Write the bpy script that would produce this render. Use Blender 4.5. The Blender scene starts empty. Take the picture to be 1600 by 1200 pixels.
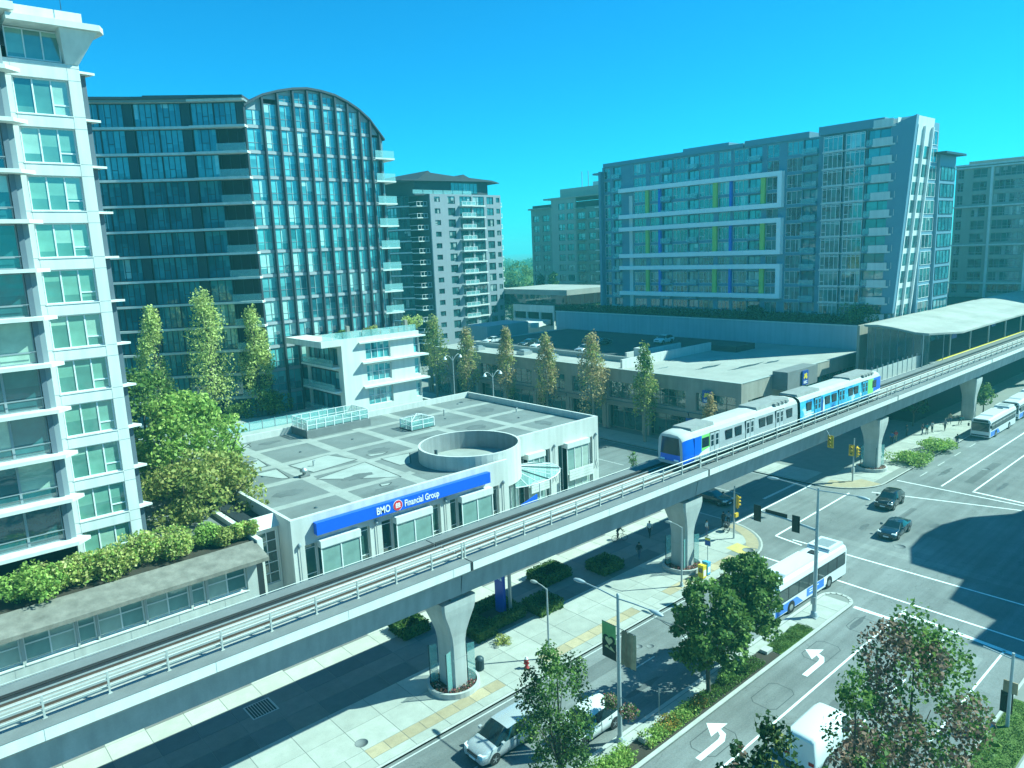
import bpy, bmesh, math, random
import numpy as np
from mathutils import Vector, Matrix
random.seed(7)
RAD = math.radians
scene = bpy.context.scene
COL = scene.collection

# ------------------------------------------------------------------ camera
# calibrated from the street grid: X runs along the main road, Y along the cross street
CR = np.array([[0.74853542, 0.14914428, -0.64610426],
               [-0.66185688, 0.10853604, -0.74173135],
               [-0.04049938, 0.98284074, 0.17995524]])
H = 30.0
FPX = 1148.0
cam_d = bpy.data.cameras.new('camera')
cam_d.sensor_width = 36.0
cam_d.lens = FPX / 1600.0 * 36.0
cam_d.clip_start = 0.5
cam_d.clip_end = 6000
cam = bpy.data.objects.new('camera', cam_d)
M4 = Matrix(CR.tolist()).to_4x4()
M4.translation = Vector((0, 0, H))
cam.matrix_world = M4
COL.objects.link(cam)
scene.camera = cam

# ------------------------------------------------------------------ world, sun, exposure
SUN = Vector((0.81, -0.586, 1.01)).normalized()
SUN_EL = math.asin(SUN.z)
world = bpy.data.worlds.new('World')
scene.world = world
world.use_nodes = True
wn = world.node_tree
for n in list(wn.nodes):
    wn.nodes.remove(n)
w_out = wn.nodes.new('ShaderNodeOutputWorld')
w_bg = wn.nodes.new('ShaderNodeBackground')
w_sky = wn.nodes.new('ShaderNodeTexSky')
w_sky.sky_type = 'NISHITA'
w_sky.sun_disc = False
w_sky.sun_elevation = SUN_EL
w_sky.sun_rotation = math.atan2(SUN.x, SUN.y)
w_sky.air_density = 1.0
w_sky.dust_density = 0.1
w_sky.ozone_density = 1.6
w_mul = wn.nodes.new('ShaderNodeMix')
w_mul.data_type = 'RGBA'
w_mul.blend_type = 'MULTIPLY'
w_mul.inputs[0].default_value = 1.0
w_mul.inputs[7].default_value = (0.03, 0.62, 0.91, 1)      # the tinted window the picture was taken through
w_bg.inputs[1].default_value = 0.10
wn.links.new(w_sky.outputs[0], w_mul.inputs[6])
wn.links.new(w_mul.outputs[2], w_bg.inputs[0])
wn.links.new(w_bg.outputs[0], w_out.inputs[0])

sun_d = bpy.data.lights.new('sun', 'SUN')
sun_d.energy = 5.0
sun_d.angle = RAD(0.5)
sun_d.color = (0.67, 0.97, 0.86)
sun_o = bpy.data.objects.new('sun', sun_d)
sun_o.rotation_euler = SUN.to_track_quat('Z', 'Y').to_euler()
sun_o.location = (0, -40, 120)
COL.objects.link(sun_o)

scene.view_settings.view_transform = 'Standard'
scene.view_settings.look = 'None'
scene.view_settings.gamma = 1.0
scene.view_settings.exposure = 1.12
scene.render.resolution_x = 1024
scene.render.resolution_y = 768

# ------------------------------------------------------------------ pixel -> place
def ray(x, y):
    v = np.array([x - 800.0, 600.0 - y, -FPX])
    return CR @ (v / np.linalg.norm(v))
def onz(x, y, z=0.0):
    r = ray(x, y); t = (z - H) / r[2]
    return Vector((r[0] * t, r[1] * t, z))
def ony(x, y, Y):
    r = ray(x, y); t = Y / r[1]
    return Vector((r[0] * t, Y, H + r[2] * t))
def onx(x, y, X):
    r = ray(x, y); t = X / r[0]
    return Vector((X, r[1] * t, H + r[2] * t))

# ------------------------------------------------------------------ materials
MATS = {}
def nt_new(name):
    m = bpy.data.materials.new(name)
    m.use_nodes = True
    nt = m.node_tree
    b = nt.nodes['Principled BSDF']
    MATS[name] = m
    return m, nt, b
def L(nt, a, b):
    nt.links.new(a, b)
def mat(name, col, rough=0.8, var=0.12, scale=0.8, metal=0.0, spec=0.3, bump=0.0, bscale=20.0,
        streak=0.0, objvar=0.0, fine=0.0):
    """paint or mineral surface: base colour, slow blotches, optional vertical streaks, optional per-object shift"""
    m, nt, b = nt_new(name)
    b.inputs['Roughness'].default_value = rough
    b.inputs['Metallic'].default_value = metal
    b.inputs['Specular IOR Level'].default_value = spec
    geo = nt.nodes.new('ShaderNodeNewGeometry')
    hsv = nt.nodes.new('ShaderNodeHueSaturation')
    hsv.inputs['Color'].default_value = (*col, 1)
    val = None
    def addv(sock, amt):
        nonlocal val
        mr = nt.nodes.new('ShaderNodeMapRange')
        mr.inputs[1].default_value = 0.25; mr.inputs[2].default_value = 0.75
        mr.inputs[3].default_value = 1 - amt; mr.inputs[4].default_value = 1 + amt
        L(nt, sock, mr.inputs[0])
        if val is None:
            val = mr.outputs[0]
        else:
            mm = nt.nodes.new('ShaderNodeMath'); mm.operation = 'MULTIPLY'
            L(nt, val, mm.inputs[0]); L(nt, mr.outputs[0], mm.inputs[1]); val = mm.outputs[0]
    if var:
        n = nt.nodes.new('ShaderNodeTexNoise')
        n.inputs['Scale'].default_value = scale; n.inputs['Detail'].default_value = 5; n.inputs['Roughness'].default_value = 0.65
        L(nt, geo.outputs['Position'], n.inputs['Vector']); addv(n.outputs[0], var)
    if fine:
        n = nt.nodes.new('ShaderNodeTexNoise')
        n.inputs['Scale'].default_value = 14; n.inputs['Detail'].default_value = 3
        L(nt, geo.outputs['Position'], n.inputs['Vector']); addv(n.outputs[0], fine)
    if streak:
        mp = nt.nodes.new('ShaderNodeMapping'); mp.inputs['Scale'].default_value = (1.7, 1.7, 0.10)
        L(nt, geo.outputs['Position'], mp.inputs[0])
        n = nt.nodes.new('ShaderNodeTexNoise'); n.inputs['Scale'].default_value = 1.0; n.inputs['Detail'].default_value = 4
        L(nt, mp.outputs[0], n.inputs['Vector']); addv(n.outputs[0], streak)
    if objvar:
        oi = nt.nodes.new('ShaderNodeObjectInfo')
        mr = nt.nodes.new('ShaderNodeMapRange')
        mr.inputs[3].default_value = 0.0; mr.inputs[4].default_value = 1.0
        L(nt, oi.outputs['Random'], mr.inputs[0])
        addv(mr.outputs[0], objvar)
    if val is not None:
        L(nt, val, hsv.inputs['Value'])
    L(nt, hsv.outputs[0], b.inputs['Base Color'])
    if bump:
        n = nt.nodes.new('ShaderNodeTexNoise'); n.inputs['Scale'].default_value = bscale; n.inputs['Detail'].default_value = 4
        L(nt, geo.outputs['Position'], n.inputs['Vector'])
        bp = nt.nodes.new('ShaderNodeBump'); bp.inputs['Strength'].default_value = bump; bp.inputs['Distance'].default_value = 0.02
        L(nt, n.outputs[0], bp.inputs['Height']); L(nt, bp.outputs[0], b.inputs['Normal'])
    return m

def glass(name, dark, mid, light, cell=1.05, plight=0.25, pmid=0.35, rough=0.04, ior=1.9, blind=True):
    """tinted pane with whatever hangs behind it: dark room, half-drawn blind or pale curtain, cell by cell"""
    m, nt, b = nt_new(name)
    b.inputs['Roughness'].default_value = rough
    b.inputs['IOR'].default_value = ior
    b.inputs['Specular IOR Level'].default_value = 0.7
    tc = nt.nodes.new('ShaderNodeTexCoord')
    oi = nt.nodes.new('ShaderNodeObjectInfo')
    sep = nt.nodes.new('ShaderNodeSeparateXYZ'); L(nt, tc.outputs['Object'], sep.inputs[0])
    def M(op, a, bb=None, v=None):
        n = nt.nodes.new('ShaderNodeMath'); n.operation = op
        if hasattr(a, 'is_output'): L(nt, a, n.inputs[0])
        else: n.inputs[0].default_value = a
        if bb is not None:
            if hasattr(bb, 'is_output'): L(nt, bb, n.inputs[1])
            else: n.inputs[1].default_value = bb
        return n.outputs[0]
    cx = M('FLOOR', M('DIVIDE', M('ADD', sep.outputs[0], cell * .5 if cell > 10 else 0.0), cell))
    seed = M('ADD', M('MULTIPLY', oi.outputs['Random'], 977.0), M('MULTIPLY', cx, 3.17))
    wnz = nt.nodes.new('ShaderNodeTexWhiteNoise'); wnz.noise_dimensions = '1D'; L(nt, seed, wnz.inputs['W'])
    # neighbouring panes of one room mostly agree
    room = nt.nodes.new('ShaderNodeTexWhiteNoise'); room.noise_dimensions = '1D'
    L(nt, M('MULTIPLY', oi.outputs['Random'], 531.0), room.inputs['W'])
    sel = M('ADD', M('MULTIPLY', wnz.outputs['Value'], 0.55), M('MULTIPLY', room.outputs['Value'], 0.45))
    cr = nt.nodes.new('ShaderNodeValToRGB'); cr.color_ramp.interpolation = 'CONSTANT'
    e = cr.color_ramp.elements
    e[0].position = 0; e[0].color = (*dark, 1)
    e[1].position = max(0.02, 1 - plight - pmid); e[1].color = (*mid, 1)
    e2 = e.new(1 - plight); e2.color = (*light, 1)
    L(nt, sel, cr.inputs[0])
    colr = cr.outputs[0]
    if blind:
        # the blind stops at its own height in each pane
        hz = M('ADD', M('MULTIPLY', M('FRACT', M('MULTIPLY', wnz.outputs['Value'], 7.3)), 2.6), -1.6)
        lt = M('LESS_THAN', sep.outputs[2], hz)
        mx = nt.nodes.new('ShaderNodeMix'); mx.data_type = 'RGBA'
        L(nt, lt, mx.inputs[0]); L(nt, cr.outputs[0], mx.inputs[6]); mx.inputs[7].default_value = (*[0.6 * d + 0.4 * k for d, k in zip(dark, mid)], 1)
        colr = mx.outputs[2]
    n = nt.nodes.new('ShaderNodeTexNoise'); n.inputs['Scale'].default_value = 0.9; n.inputs['Detail'].default_value = 3
    L(nt, tc.outputs['Object'], n.inputs['Vector'])
    mr = nt.nodes.new('ShaderNodeMapRange'); mr.inputs[3].default_value = 0.55; mr.inputs[4].default_value = 1.45
    L(nt, n.outputs[0], mr.inputs[0])
    hs = nt.nodes.new('ShaderNodeHueSaturation'); L(nt, colr, hs.inputs['Color']); L(nt, mr.outputs[0], hs.inputs['Value'])
    L(nt, hs.outputs[0], b.inputs['Base Color'])
    # slightly wavy panes
    bn = nt.nodes.new('ShaderNodeTexNoise'); bn.inputs['Scale'].default_value = 0.7
    geo = nt.nodes.new('ShaderNodeNewGeometry'); L(nt, geo.outputs['Position'], bn.inputs['Vector'])
    bp = nt.nodes.new('ShaderNodeBump'); bp.inputs['Strength'].default_value = 0.06; bp.inputs['Distance'].default_value = 0.2
    L(nt, bn.outputs[0], bp.inputs['Height']); L(nt, bp.outputs[0], b.inputs['Normal'])
    return m

def clearglass(name, col, alpha):
    m, nt, b = nt_new(name)
    b.inputs['Base Color'].default_value = (*col, 1)
    b.inputs['Roughness'].default_value = 0.05
    b.inputs['Alpha'].default_value = alpha
    b.inputs['Specular IOR Level'].default_value = 0.6
    return m

def asphalt(name, base):
    m, nt, b = nt_new(name)
    geo = nt.nodes.new('ShaderNodeNewGeometry')
    def noise(scale, detail=4, mapping=None, rough=0.6):
        n = nt.nodes.new('ShaderNodeTexNoise'); n.inputs['Scale'].default_value = scale
        n.inputs['Detail'].default_value = detail; n.inputs['Roughness'].default_value = rough
        if mapping:
            mp = nt.nodes.new('ShaderNodeMapping'); mp.inputs['Scale'].default_value = mapping
            L(nt, geo.outputs['Position'], mp.inputs[0]); L(nt, mp.outputs[0], n.inputs['Vector'])
        else:
            L(nt, geo.outputs['Position'], n.inputs['Vector'])
        return n.outputs[0]
    def rng(s, lo, hi, a=0.3, c=0.7):
        r = nt.nodes.new('ShaderNodeMapRange'); r.inputs[1].default_value = a; r.inputs[2].default_value = c
        r.inputs[3].default_value = lo; r.inputs[4].default_value = hi; L(nt, s, r.inputs[0]); return r.outputs[0]
    def mul(a, c):
        n = nt.nodes.new('ShaderNodeMath'); n.operation = 'MULTIPLY'; L(nt, a, n.inputs[0]); L(nt, c, n.inputs[1]); return n.outputs[0]
    v = mul(rng(noise(0.10, 6), 0.72, 1.2), rng(noise(9.0, 3), 0.86, 1.14))
    v = mul(v, rng(noise(0.55, 6, None, 0.75), 0.86, 1.08))
    v = mul(v, rng(noise(1.0, 4, (0.04, 1.1, 1)), 0.80, 1.12))          # wheel-track bands along the lanes
    vor = nt.nodes.new('ShaderNodeTexVoronoi'); vor.feature = 'DISTANCE_TO_EDGE'; vor.inputs['Scale'].default_value = 0.09
    mp = nt.nodes.new('ShaderNodeVectorMath'); mp.operation = 'ADD'
    nn = nt.nodes.new('ShaderNodeTexNoise'); nn.inputs['Scale'].default_value = 0.35; nn.inputs['Detail'].default_value = 4
    L(nt, geo.outputs['Position'], nn.inputs['Vector'])
    sc = nt.nodes.new('ShaderNodeVectorMath'); sc.operation = 'SCALE'; sc.inputs['Scale'].default_value = 9.0
    L(nt, nn.outputs[1], sc.inputs[0]); L(nt, geo.outputs['Position'], mp.inputs[0]); L(nt, sc.outputs[0], mp.inputs[1])
    L(nt, mp.outputs[0], vor.inputs['Vector'])
    crack = nt.nodes.new('ShaderNodeMapRange'); crack.inputs[1].default_value = 0.0; crack.inputs[2].default_value = 0.005
    crack.inputs[3].default_value = 0.72; crack.inputs[4].default_value = 1.0
    L(nt, vor.outputs['Distance'], crack.inputs[0])
    v = mul(v, crack.outputs[0])
    hs = nt.nodes.new('ShaderNodeHueSaturation'); hs.inputs['Color'].default_value = (*base, 1)
    L(nt, v, hs.inputs['Value']); L(nt, hs.outputs[0], b.inputs['Base Color'])
    b.inputs['Roughness'].default_value = 0.85
    b.inputs['Specular IOR Level'].default_value = 0.25
    bp = nt.nodes.new('ShaderNodeBump'); bp.inputs['Strength'].default_value = 0.25; bp.inputs['Distance'].default_value = 0.01
    L(nt, noise(30, 3), bp.inputs['Height']); L(nt, bp.outputs[0], b.inputs['Normal'])
    return m

def leafmat(name, c1, c2, c3=None):
    """leaf colour from face to face inside one crown, a little light passing through"""
    m, nt, b = nt_new(name)
    geo = nt.nodes.new('ShaderNodeNewGeometry')
    cr = nt.nodes.new('ShaderNodeValToRGB')
    e = cr.color_ramp.elements
    e[0].position = 0.1; e[0].color = (*c1, 1); e[1].position = 0.9; e[1].color = (*(c3 or c2), 1)
    if c3:
        k = e.new(0.55); k.color = (*c2, 1)
    L(nt, geo.outputs['Random Per Island'], cr.inputs[0])
    n = nt.nodes.new('ShaderNodeTexNoise'); n.inputs['Scale'].default_value = 0.8
    L(nt, geo.outputs['Position'], n.inputs['Vector'])
    mr = nt.nodes.new('ShaderNodeMapRange'); mr.inputs[1].default_value = 0.3; mr.inputs[2].default_value = 0.7
    mr.inputs[3].default_value = 0.75; mr.inputs[4].default_value = 1.25; L(nt, n.outputs[0], mr.inputs[0])
    hs = nt.nodes.new('ShaderNodeHueSaturation'); L(nt, cr.outputs[0], hs.inputs['Color']); L(nt, mr.outputs[0], hs.inputs['Value'])
    L(nt, hs.outputs[0], b.inputs['Base Color'])
    b.inputs['Roughness'].default_value = 0.6
    b.inputs['Specular IOR Level'].default_value = 0.25
    tr = nt.nodes.new('ShaderNodeBsdfTranslucent'); L(nt, hs.outputs[0], tr.inputs[0])
    mx = nt.nodes.new('ShaderNodeMixShader'); mx.inputs[0].default_value = 0.4
    out = nt.nodes['Material Output']
    L(nt, b.outputs[0], mx.inputs[1]); L(nt, tr.outputs[0], mx.inputs[2]); L(nt, mx.outputs[0], out.inputs[0])
    return m

asphalt('asphalt', (0.20, 0.205, 0.20))
asphalt('asphalt_dark', (0.17, 0.18, 0.175))
asphalt('asphalt_patch', (0.135, 0.14, 0.138))
asphalt('asphalt_pale', (0.235, 0.24, 0.23))
mat('oil_stain', (0.10, 0.105, 0.105), 0.6, var=0.3, scale=1.5, fine=0.2)
mat('roof_stain', (0.125, 0.135, 0.135), 0.9, var=0.25, scale=0.8, fine=0.15)
mat('ground', (0.12, 0.14, 0.10), var=0.3, scale=0.05)
mat('paint_white', (0.80, 0.80, 0.78), 0.6, var=0.16, scale=2.5, fine=0.15)
mat('paint_worn', (0.48, 0.48, 0.46), 0.7, var=0.2, scale=2.5, fine=0.2)
mat('seal', (0.06, 0.065, 0.065), 0.7, var=0.1)
mat('sidewalk', (0.37, 0.365, 0.325), 0.85, var=0.14, scale=0.9, objvar=0.07, fine=0.08, bump=0.2)
mat('sidewalk_joint', (0.22, 0.22, 0.20), 0.9, var=0.1)
mat('paver_grey', (0.13, 0.135, 0.135), 0.85, var=0.12, scale=1.2, objvar=0.08, fine=0.08)
mat('paver_pink', (0.20, 0.18, 0.165), 0.85, var=0.12, scale=1.2, objvar=0.06, fine=0.08)
mat('paver_cream', (0.46, 0.43, 0.36), 0.85, var=0.10, scale=1.0, objvar=0.05, fine=0.06)
mat('tan_brick', (0.40, 0.31, 0.20), 0.85, var=0.15, scale=2.0, objvar=0.12, fine=0.1)
mat('tactile', (0.55, 0.42, 0.14), 0.8, var=0.12, scale=2.0)
mat('kerb', (0.42, 0.41, 0.38), 0.85, var=0.14, scale=1.2, fine=0.1)
mat('concrete', (0.42, 0.42, 0.40), 0.85, var=0.10, scale=0.5, streak=0.14, fine=0.05, bump=0.15, bscale=6)
mat('concrete_web', (0.36, 0.365, 0.36), 0.85, var=0.13, scale=0.5, streak=0.16, fine=0.05)
mat('concrete_dark', (0.17, 0.175, 0.175), 0.85, var=0.15, scale=0.7, fine=0.08)
mat('concrete_ledge', (0.20, 0.18, 0.155), 0.9, var=0.28, scale=0.9, streak=0.2, fine=0.12, bump=0.4, bscale=5)
mat('ballast', (0.40, 0.37, 0.35), 0.9, var=0.15, scale=1.5, fine=0.15)
mat('rail_steel', (0.16, 0.11, 0.09), 0.45, var=0.2, metal=0.6)
mat('cable', (0.02, 0.02, 0.022), 0.6, var=0.1)
mat('galv', (0.42, 0.44, 0.44), 0.45, var=0.1, metal=0.55)
mat('railing_metal', (0.50, 0.50, 0.47), 0.5, var=0.12, metal=0.3, scale=3)
mat('pole_grey', (0.40, 0.43, 0.44), 0.5, var=0.1, metal=0.3, scale=3)
mat('stucco', (0.54, 0.53, 0.50), 0.75, var=0.07, scale=0.5, streak=0.12, fine=0.04)
mat('white_panel', (0.62, 0.62, 0.59), 0.6, var=0.07, scale=0.4, streak=0.12)
mat('panel_joint', (0.30, 0.31, 0.31), 0.8, var=0.1)
mat('white_wall', (0.63, 0.62, 0.57), 0.7, var=0.07, scale=0.4, streak=0.12)
mat('frame_white', (0.72, 0.73, 0.72), 0.45, var=0.04)
mat('frame_grey', (0.24, 0.28, 0.30), 0.5, var=0.05)
mat('frame_dark', (0.03, 0.055, 0.07), 0.45, var=0.06)
mat('frame_mid', (0.45, 0.48, 0.48), 0.5, var=0.04)
mat('frame_bright', (0.86, 0.86, 0.85), 0.6, var=0.03)
mat('fin_dark', (0.055, 0.065, 0.08), 0.45, var=0.08, streak=0.05)
mat('spandrel', (0.10, 0.14, 0.16), 0.35, var=0.1)
mat('spandrel_grey', (0.36, 0.38, 0.40), 0.5, var=0.06)
mat('slab_edge', (0.64, 0.64, 0.60), 0.8, var=0.10, streak=0.12)
mat('grey_wall', (0.27, 0.29, 0.32), 0.8, var=0.06, scale=0.3, streak=0.05)
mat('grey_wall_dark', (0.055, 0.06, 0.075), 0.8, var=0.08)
mat('green_wall', (0.20, 0.23, 0.19), 0.8, var=0.08, scale=0.3, streak=0.06)
mat('beige_wall', (0.34, 0.34, 0.29), 0.8, var=0.08, scale=0.3, streak=0.06)
mat('tower_panel', (0.13, 0.25, 0.33), 0.55, var=0.06, scale=0.3)
mat('brown_wall', (0.30, 0.27, 0.23), 0.85, var=0.12, scale=0.5, streak=0.14, fine=0.05)
mat('brown_trim', (0.22, 0.20, 0.17), 0.85, var=0.1)
mat('parkade_wall', (0.38, 0.42, 0.46), 0.8, var=0.07, scale=0.25, streak=0.10)
mat('roof_grey', (0.165, 0.175, 0.17), 0.9, var=0.24, scale=0.30, fine=0.12)
mat('roof_band', (0.31, 0.315, 0.29), 0.9, var=0.2, scale=0.5, fine=0.10)
mat('roof_pale', (0.35, 0.365, 0.34), 0.9, var=0.16, scale=0.5, fine=0.08)
mat('roof_line', (0.04, 0.045, 0.045), 0.8, var=0.1)
mat('drum_inner_shade', (0.24, 0.25, 0.25), 0.85, var=0.12, streak=0.15)  # inner face of the drum, its shade put into a darker colour
mat('roof_dark', (0.06, 0.065, 0.07), 0.9, var=0.15, scale=0.5, fine=0.1)
mat('roof_white', (0.34, 0.33, 0.30), 0.9, var=0.2, scale=0.2, fine=0.08)
mat('puddle', (0.10, 0.13, 0.14), 0.12, var=0.2, spec=0.6)
mat('interior', (0.02, 0.025, 0.03), 0.9, var=0.1)
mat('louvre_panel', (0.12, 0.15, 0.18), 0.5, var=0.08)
mat('sign_blue', (0.005, 0.10, 0.62), 0.45, var=0.04, spec=0.4)
mat('sign_blue_side', (0.01, 0.06, 0.25), 0.5, var=0.05)
mat('sign_white', (0.80, 0.80, 0.80), 0.5, var=0.0)
mat('sign_red', (0.62, 0.03, 0.05), 0.5, var=0.0)
mat('sign_yellow', (0.75, 0.55, 0.05), 0.5, var=0.0)
mat('sign_navy', (0.02, 0.06, 0.28), 0.4, var=0.06)
mat('accent_green', (0.36, 0.56, 0.12), 0.4, var=0.05)
mat('accent_blue', (0.02, 0.12, 0.62), 0.4, var=0.05)
glass('glass_tower', (0.012, 0.06, 0.075), (0.05, 0.19, 0.20), (0.26, 0.42, 0.40), cell=1.0, plight=0.16, pmid=0.42)
glass('glass_arch', (0.02, 0.13, 0.16), (0.12, 0.44, 0.45), (0.42, 0.66, 0.60), cell=0.9, plight=0.36, pmid=0.46)
glass('glass_wing', (0.015, 0.12, 0.16), (0.05, 0.26, 0.30), (0.30, 0.52, 0.52), cell=0.95, plight=0.14, pmid=0.42)
glass('glass_condo', (0.03, 0.13, 0.12), (0.16, 0.34, 0.26), (0.30, 0.46, 0.36), cell=50, plight=0.38, pmid=0.42)
glass('glass_condo_bay', (0.010, 0.07, 0.085), (0.03, 0.14, 0.15), (0.32, 0.44, 0.36), cell=50, plight=0.45, pmid=0.25)
glass('glass_pale', (0.10, 0.20, 0.19), (0.22, 0.34, 0.31), (0.40, 0.48, 0.42), cell=50, plight=0.4, pmid=0.4, blind=False)
glass('glass_shop', (0.015, 0.05, 0.05), (0.05, 0.12, 0.11), (0.15, 0.22, 0.20), cell=1.3, plight=0.15, pmid=0.4)
glass('glass_far', (0.012, 0.05, 0.06), (0.04, 0.13, 0.14), (0.34, 0.42, 0.40), cell=0.8, plight=0.25, pmid=0.35)
clearglass('glass_clear', (0.25, 0.55, 0.52), 0.32)
clearglass('glass_balustrade', (0.30, 0.58, 0.58), 0.40)
clearglass('glass_station', (0.03, 0.12, 0.13), 0.72)
mat('fascia', (0.66, 0.66, 0.63), 0.8, var=0.06, scale=0.6, streak=0.08, fine=0.04)  # paler than the web: the sunlit edge's brightness is put into the colour
clearglass('glass_canopy', (0.35, 0.60, 0.55), 0.45)
mat('bark', (0.09, 0.075, 0.055), 0.9, var=0.25, scale=4, bump=0.6, bscale=12)
mat('bark_pale', (0.22, 0.20, 0.16), 0.9, var=0.2, scale=4, bump=0.5, bscale=12)
leafmat('leaf_lime', (0.34, 0.42, 0.10), (0.55, 0.60, 0.18), (0.72, 0.72, 0.30))
leafmat('leaf_green', (0.05, 0.12, 0.025), (0.11, 0.20, 0.04), (0.22, 0.31, 0.07))
leafmat('leaf_bright', (0.17, 0.30, 0.05), (0.31, 0.44, 0.09), (0.48, 0.56, 0.15))
leafmat('leaf_olive', (0.18, 0.23, 0.05), (0.34, 0.36, 0.09), (0.52, 0.46, 0.15))
leafmat('leaf_yellow', (0.32, 0.34, 0.07), (0.52, 0.50, 0.15), (0.66, 0.60, 0.26))
leafmat('leaf_brown', (0.30, 0.22, 0.09), (0.48, 0.34, 0.16), (0.64, 0.46, 0.24))
leafmat('leaf_dark', (0.015, 0.045, 0.014), (0.035, 0.08, 0.02), (0.07, 0.12, 0.03))
leafmat('leaf_red', (0.10, 0.09, 0.05), (0.24, 0.14, 0.10), (0.38, 0.22, 0.16))
leafmat('leaf_hedge', (0.02, 0.06, 0.012), (0.04, 0.10, 0.015), (0.08, 0.16, 0.02))
leafmat('flower_pink', (0.05, 0.10, 0.03), (0.45, 0.12, 0.12), (0.60, 0.40, 0.35))
leafmat('flower_orange', (0.06, 0.12, 0.03), (0.30, 0.24, 0.05), (0.60, 0.30, 0.06))
leafmat('grass', (0.05, 0.12, 0.02), (0.09, 0.18, 0.03), (0.15, 0.22, 0.05))
mat('soil', (0.05, 0.04, 0.03), 0.95, var=0.2)
mat('turf', (0.09, 0.14, 0.03), 0.95, var=0.35, scale=3.0, fine=0.3)

def G(name):
    return MATS[name]

# ------------------------------------------------------------------ mesh builder
class MB:
    def __init__(s):
        s.v = []; s.f = []; s.m = []; s.mats = []; s.smooth = []
    def mi(s, m):
        if m not in s.mats: s.mats.append(m)
        return s.mats.index(m)
    def add(s, verts, faces, m, smooth=False):
        o = len(s.v); k = s.mi(m)
        s.v += [tuple(p) for p in verts]
        for f in faces:
            s.f.append([i + o for i in f]); s.m.append(k); s.smooth.append(smooth)
        return s
    def box(s, x0, x1, y0, y1, z0, z1, m):
        vs = [(x0, y0, z0), (x1, y0, z0), (x1, y1, z0), (x0, y1, z0), (x0, y0, z1), (x1, y0, z1), (x1, y1, z1), (x0, y1, z1)]
        return s.add(vs, [(0, 3, 2, 1), (4, 5, 6, 7), (0, 1, 5, 4), (1, 2, 6, 5), (2, 3, 7, 6), (3, 0, 4, 7)], m)
    def prism(s, poly, z0, z1, m, axis='z', smooth=False, caps=True):
        """poly (a,b) counter-clockwise, extruded along axis"""
        n = len(poly)
        def P(a, b, c):
            return {'z': (a, b, c), 'y': (a, c, b), 'x': (c, a, b)}[axis]
        vs = [P(a, b, z0) for a, b in poly] + [P(a, b, z1) for a, b in poly]
        fs = [(i, (i + 1) % n, n + (i + 1) % n, n + i) for i in range(n)]
        s.add(vs, fs, m, smooth)
        if caps:
            s.add(vs, [tuple(range(n))[::-1], tuple(range(n, 2 * n))], m)
        return s
    def tube(s, pts, rs, m, n=8, caps=True, smooth=True):
        pts = [Vector(p) for p in pts]
        if not hasattr(rs, '__len__'): rs = [rs] * len(pts)
        vs = []; up = None
        for i, p in enumerate(pts):
            d = (pts[min(i + 1, len(pts) - 1)] - pts[max(i - 1, 0)])
            d = d.normalized() if d.length > 1e-9 else Vector((0, 0, 1))
            if up is None:
                up = Vector((0, 0, 1)) if abs(d.z) < 0.9 else Vector((1, 0, 0))
            a = d.cross(up); a = a.normalized() if a.length > 1e-6 else d.orthogonal().normalized()
            b = a.cross(d).normalized(); up = b
            for k in range(n):
                t = 2 * math.pi * k / n
                vs.append(p + (a * math.cos(t) + b * math.sin(t)) * rs[i])
        fs = []
        for i in range(len(pts) - 1):
            for k in range(n):
                fs.append((i * n + k, i * n + (k + 1) % n, (i + 1) * n + (k + 1) % n, (i + 1) * n + k))
        s.add(vs, fs, m, smooth)
        if caps:
            e = (len(pts) - 1) * n
            s.add(vs, [tuple(range(n))[::-1], tuple(range(e, e + n))], m)
        return s
    def lathe(s, prof, m, n=16, c=(0, 0), smooth=True):
        """prof [(r,z)...] bottom to top"""
        vs = []
        for r, z in prof:
            for k in range(n):
                t = 2 * math.pi * k / n
                vs.append((c[0] + r * math.cos(t), c[1] + r * math.sin(t), z))
        fs = []
        for i in range(len(prof) - 1):
            for k in range(n):
                fs.append((i * n + k, i * n + (k + 1) % n, (i + 1) * n + (k + 1) % n, (i + 1) * n + k))
        s.add(vs, fs, m, smooth)
        e = (len(prof) - 1) * n
        s.add(vs, [tuple(range(n))[::-1], tuple(range(e, e + n))], m)
        return s
    def quad(s, a, b, c, d, m):
        return s.add([a, b, c, d], [(0, 1, 2, 3)], m)
    def mesh(s, name, origin=(0, 0, 0)):
        me = bpy.data.meshes.new(name)
        o = origin
        me.from_pydata([(p[0] - o[0], p[1] - o[1], p[2] - o[2]) for p in s.v], [], s.f)
        for m in s.mats: me.materials.append(G(m) if isinstance(m, str) else m)
        me.polygons.foreach_set('material_index', s.m)
        me.polygons.foreach_set('use_smooth', s.smooth)
        me.update()
        return me
    def obj(s, name, parent=None, origin=None):
        """world coordinates in, object with its origin at the bottom centre of the shape out"""
        if origin is None:
            xs = [p[0] for p in s.v]; ys = [p[1] for p in s.v]; zs = [p[2] for p in s.v]
            origin = ((min(xs) + max(xs)) / 2, (min(ys) + max(ys)) / 2, min(zs))
        o = bpy.data.objects.new(name, s.mesh(name, origin))
        COL.objects.link(o)
        put(o, parent, origin)
        return o

WPOS = {}
WROT = {}
def put(o, parent, loc, rz=0.0):
    """place by world location and heading; parent's own place is taken off"""
    loc = Vector(loc)
    if parent is not None:
        o.parent = parent
        pr = WROT.get(parent.name, 0.0)
        o.location = Matrix.Rotation(-pr, 3, 'Z') @ (loc - WPOS[parent.name])
        o.rotation_euler = (0, 0, rz - pr)
    else:
        o.location = loc
        o.rotation_euler = (0, 0, rz)
    WPOS[o.name] = loc; WROT[o.name] = rz

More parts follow.
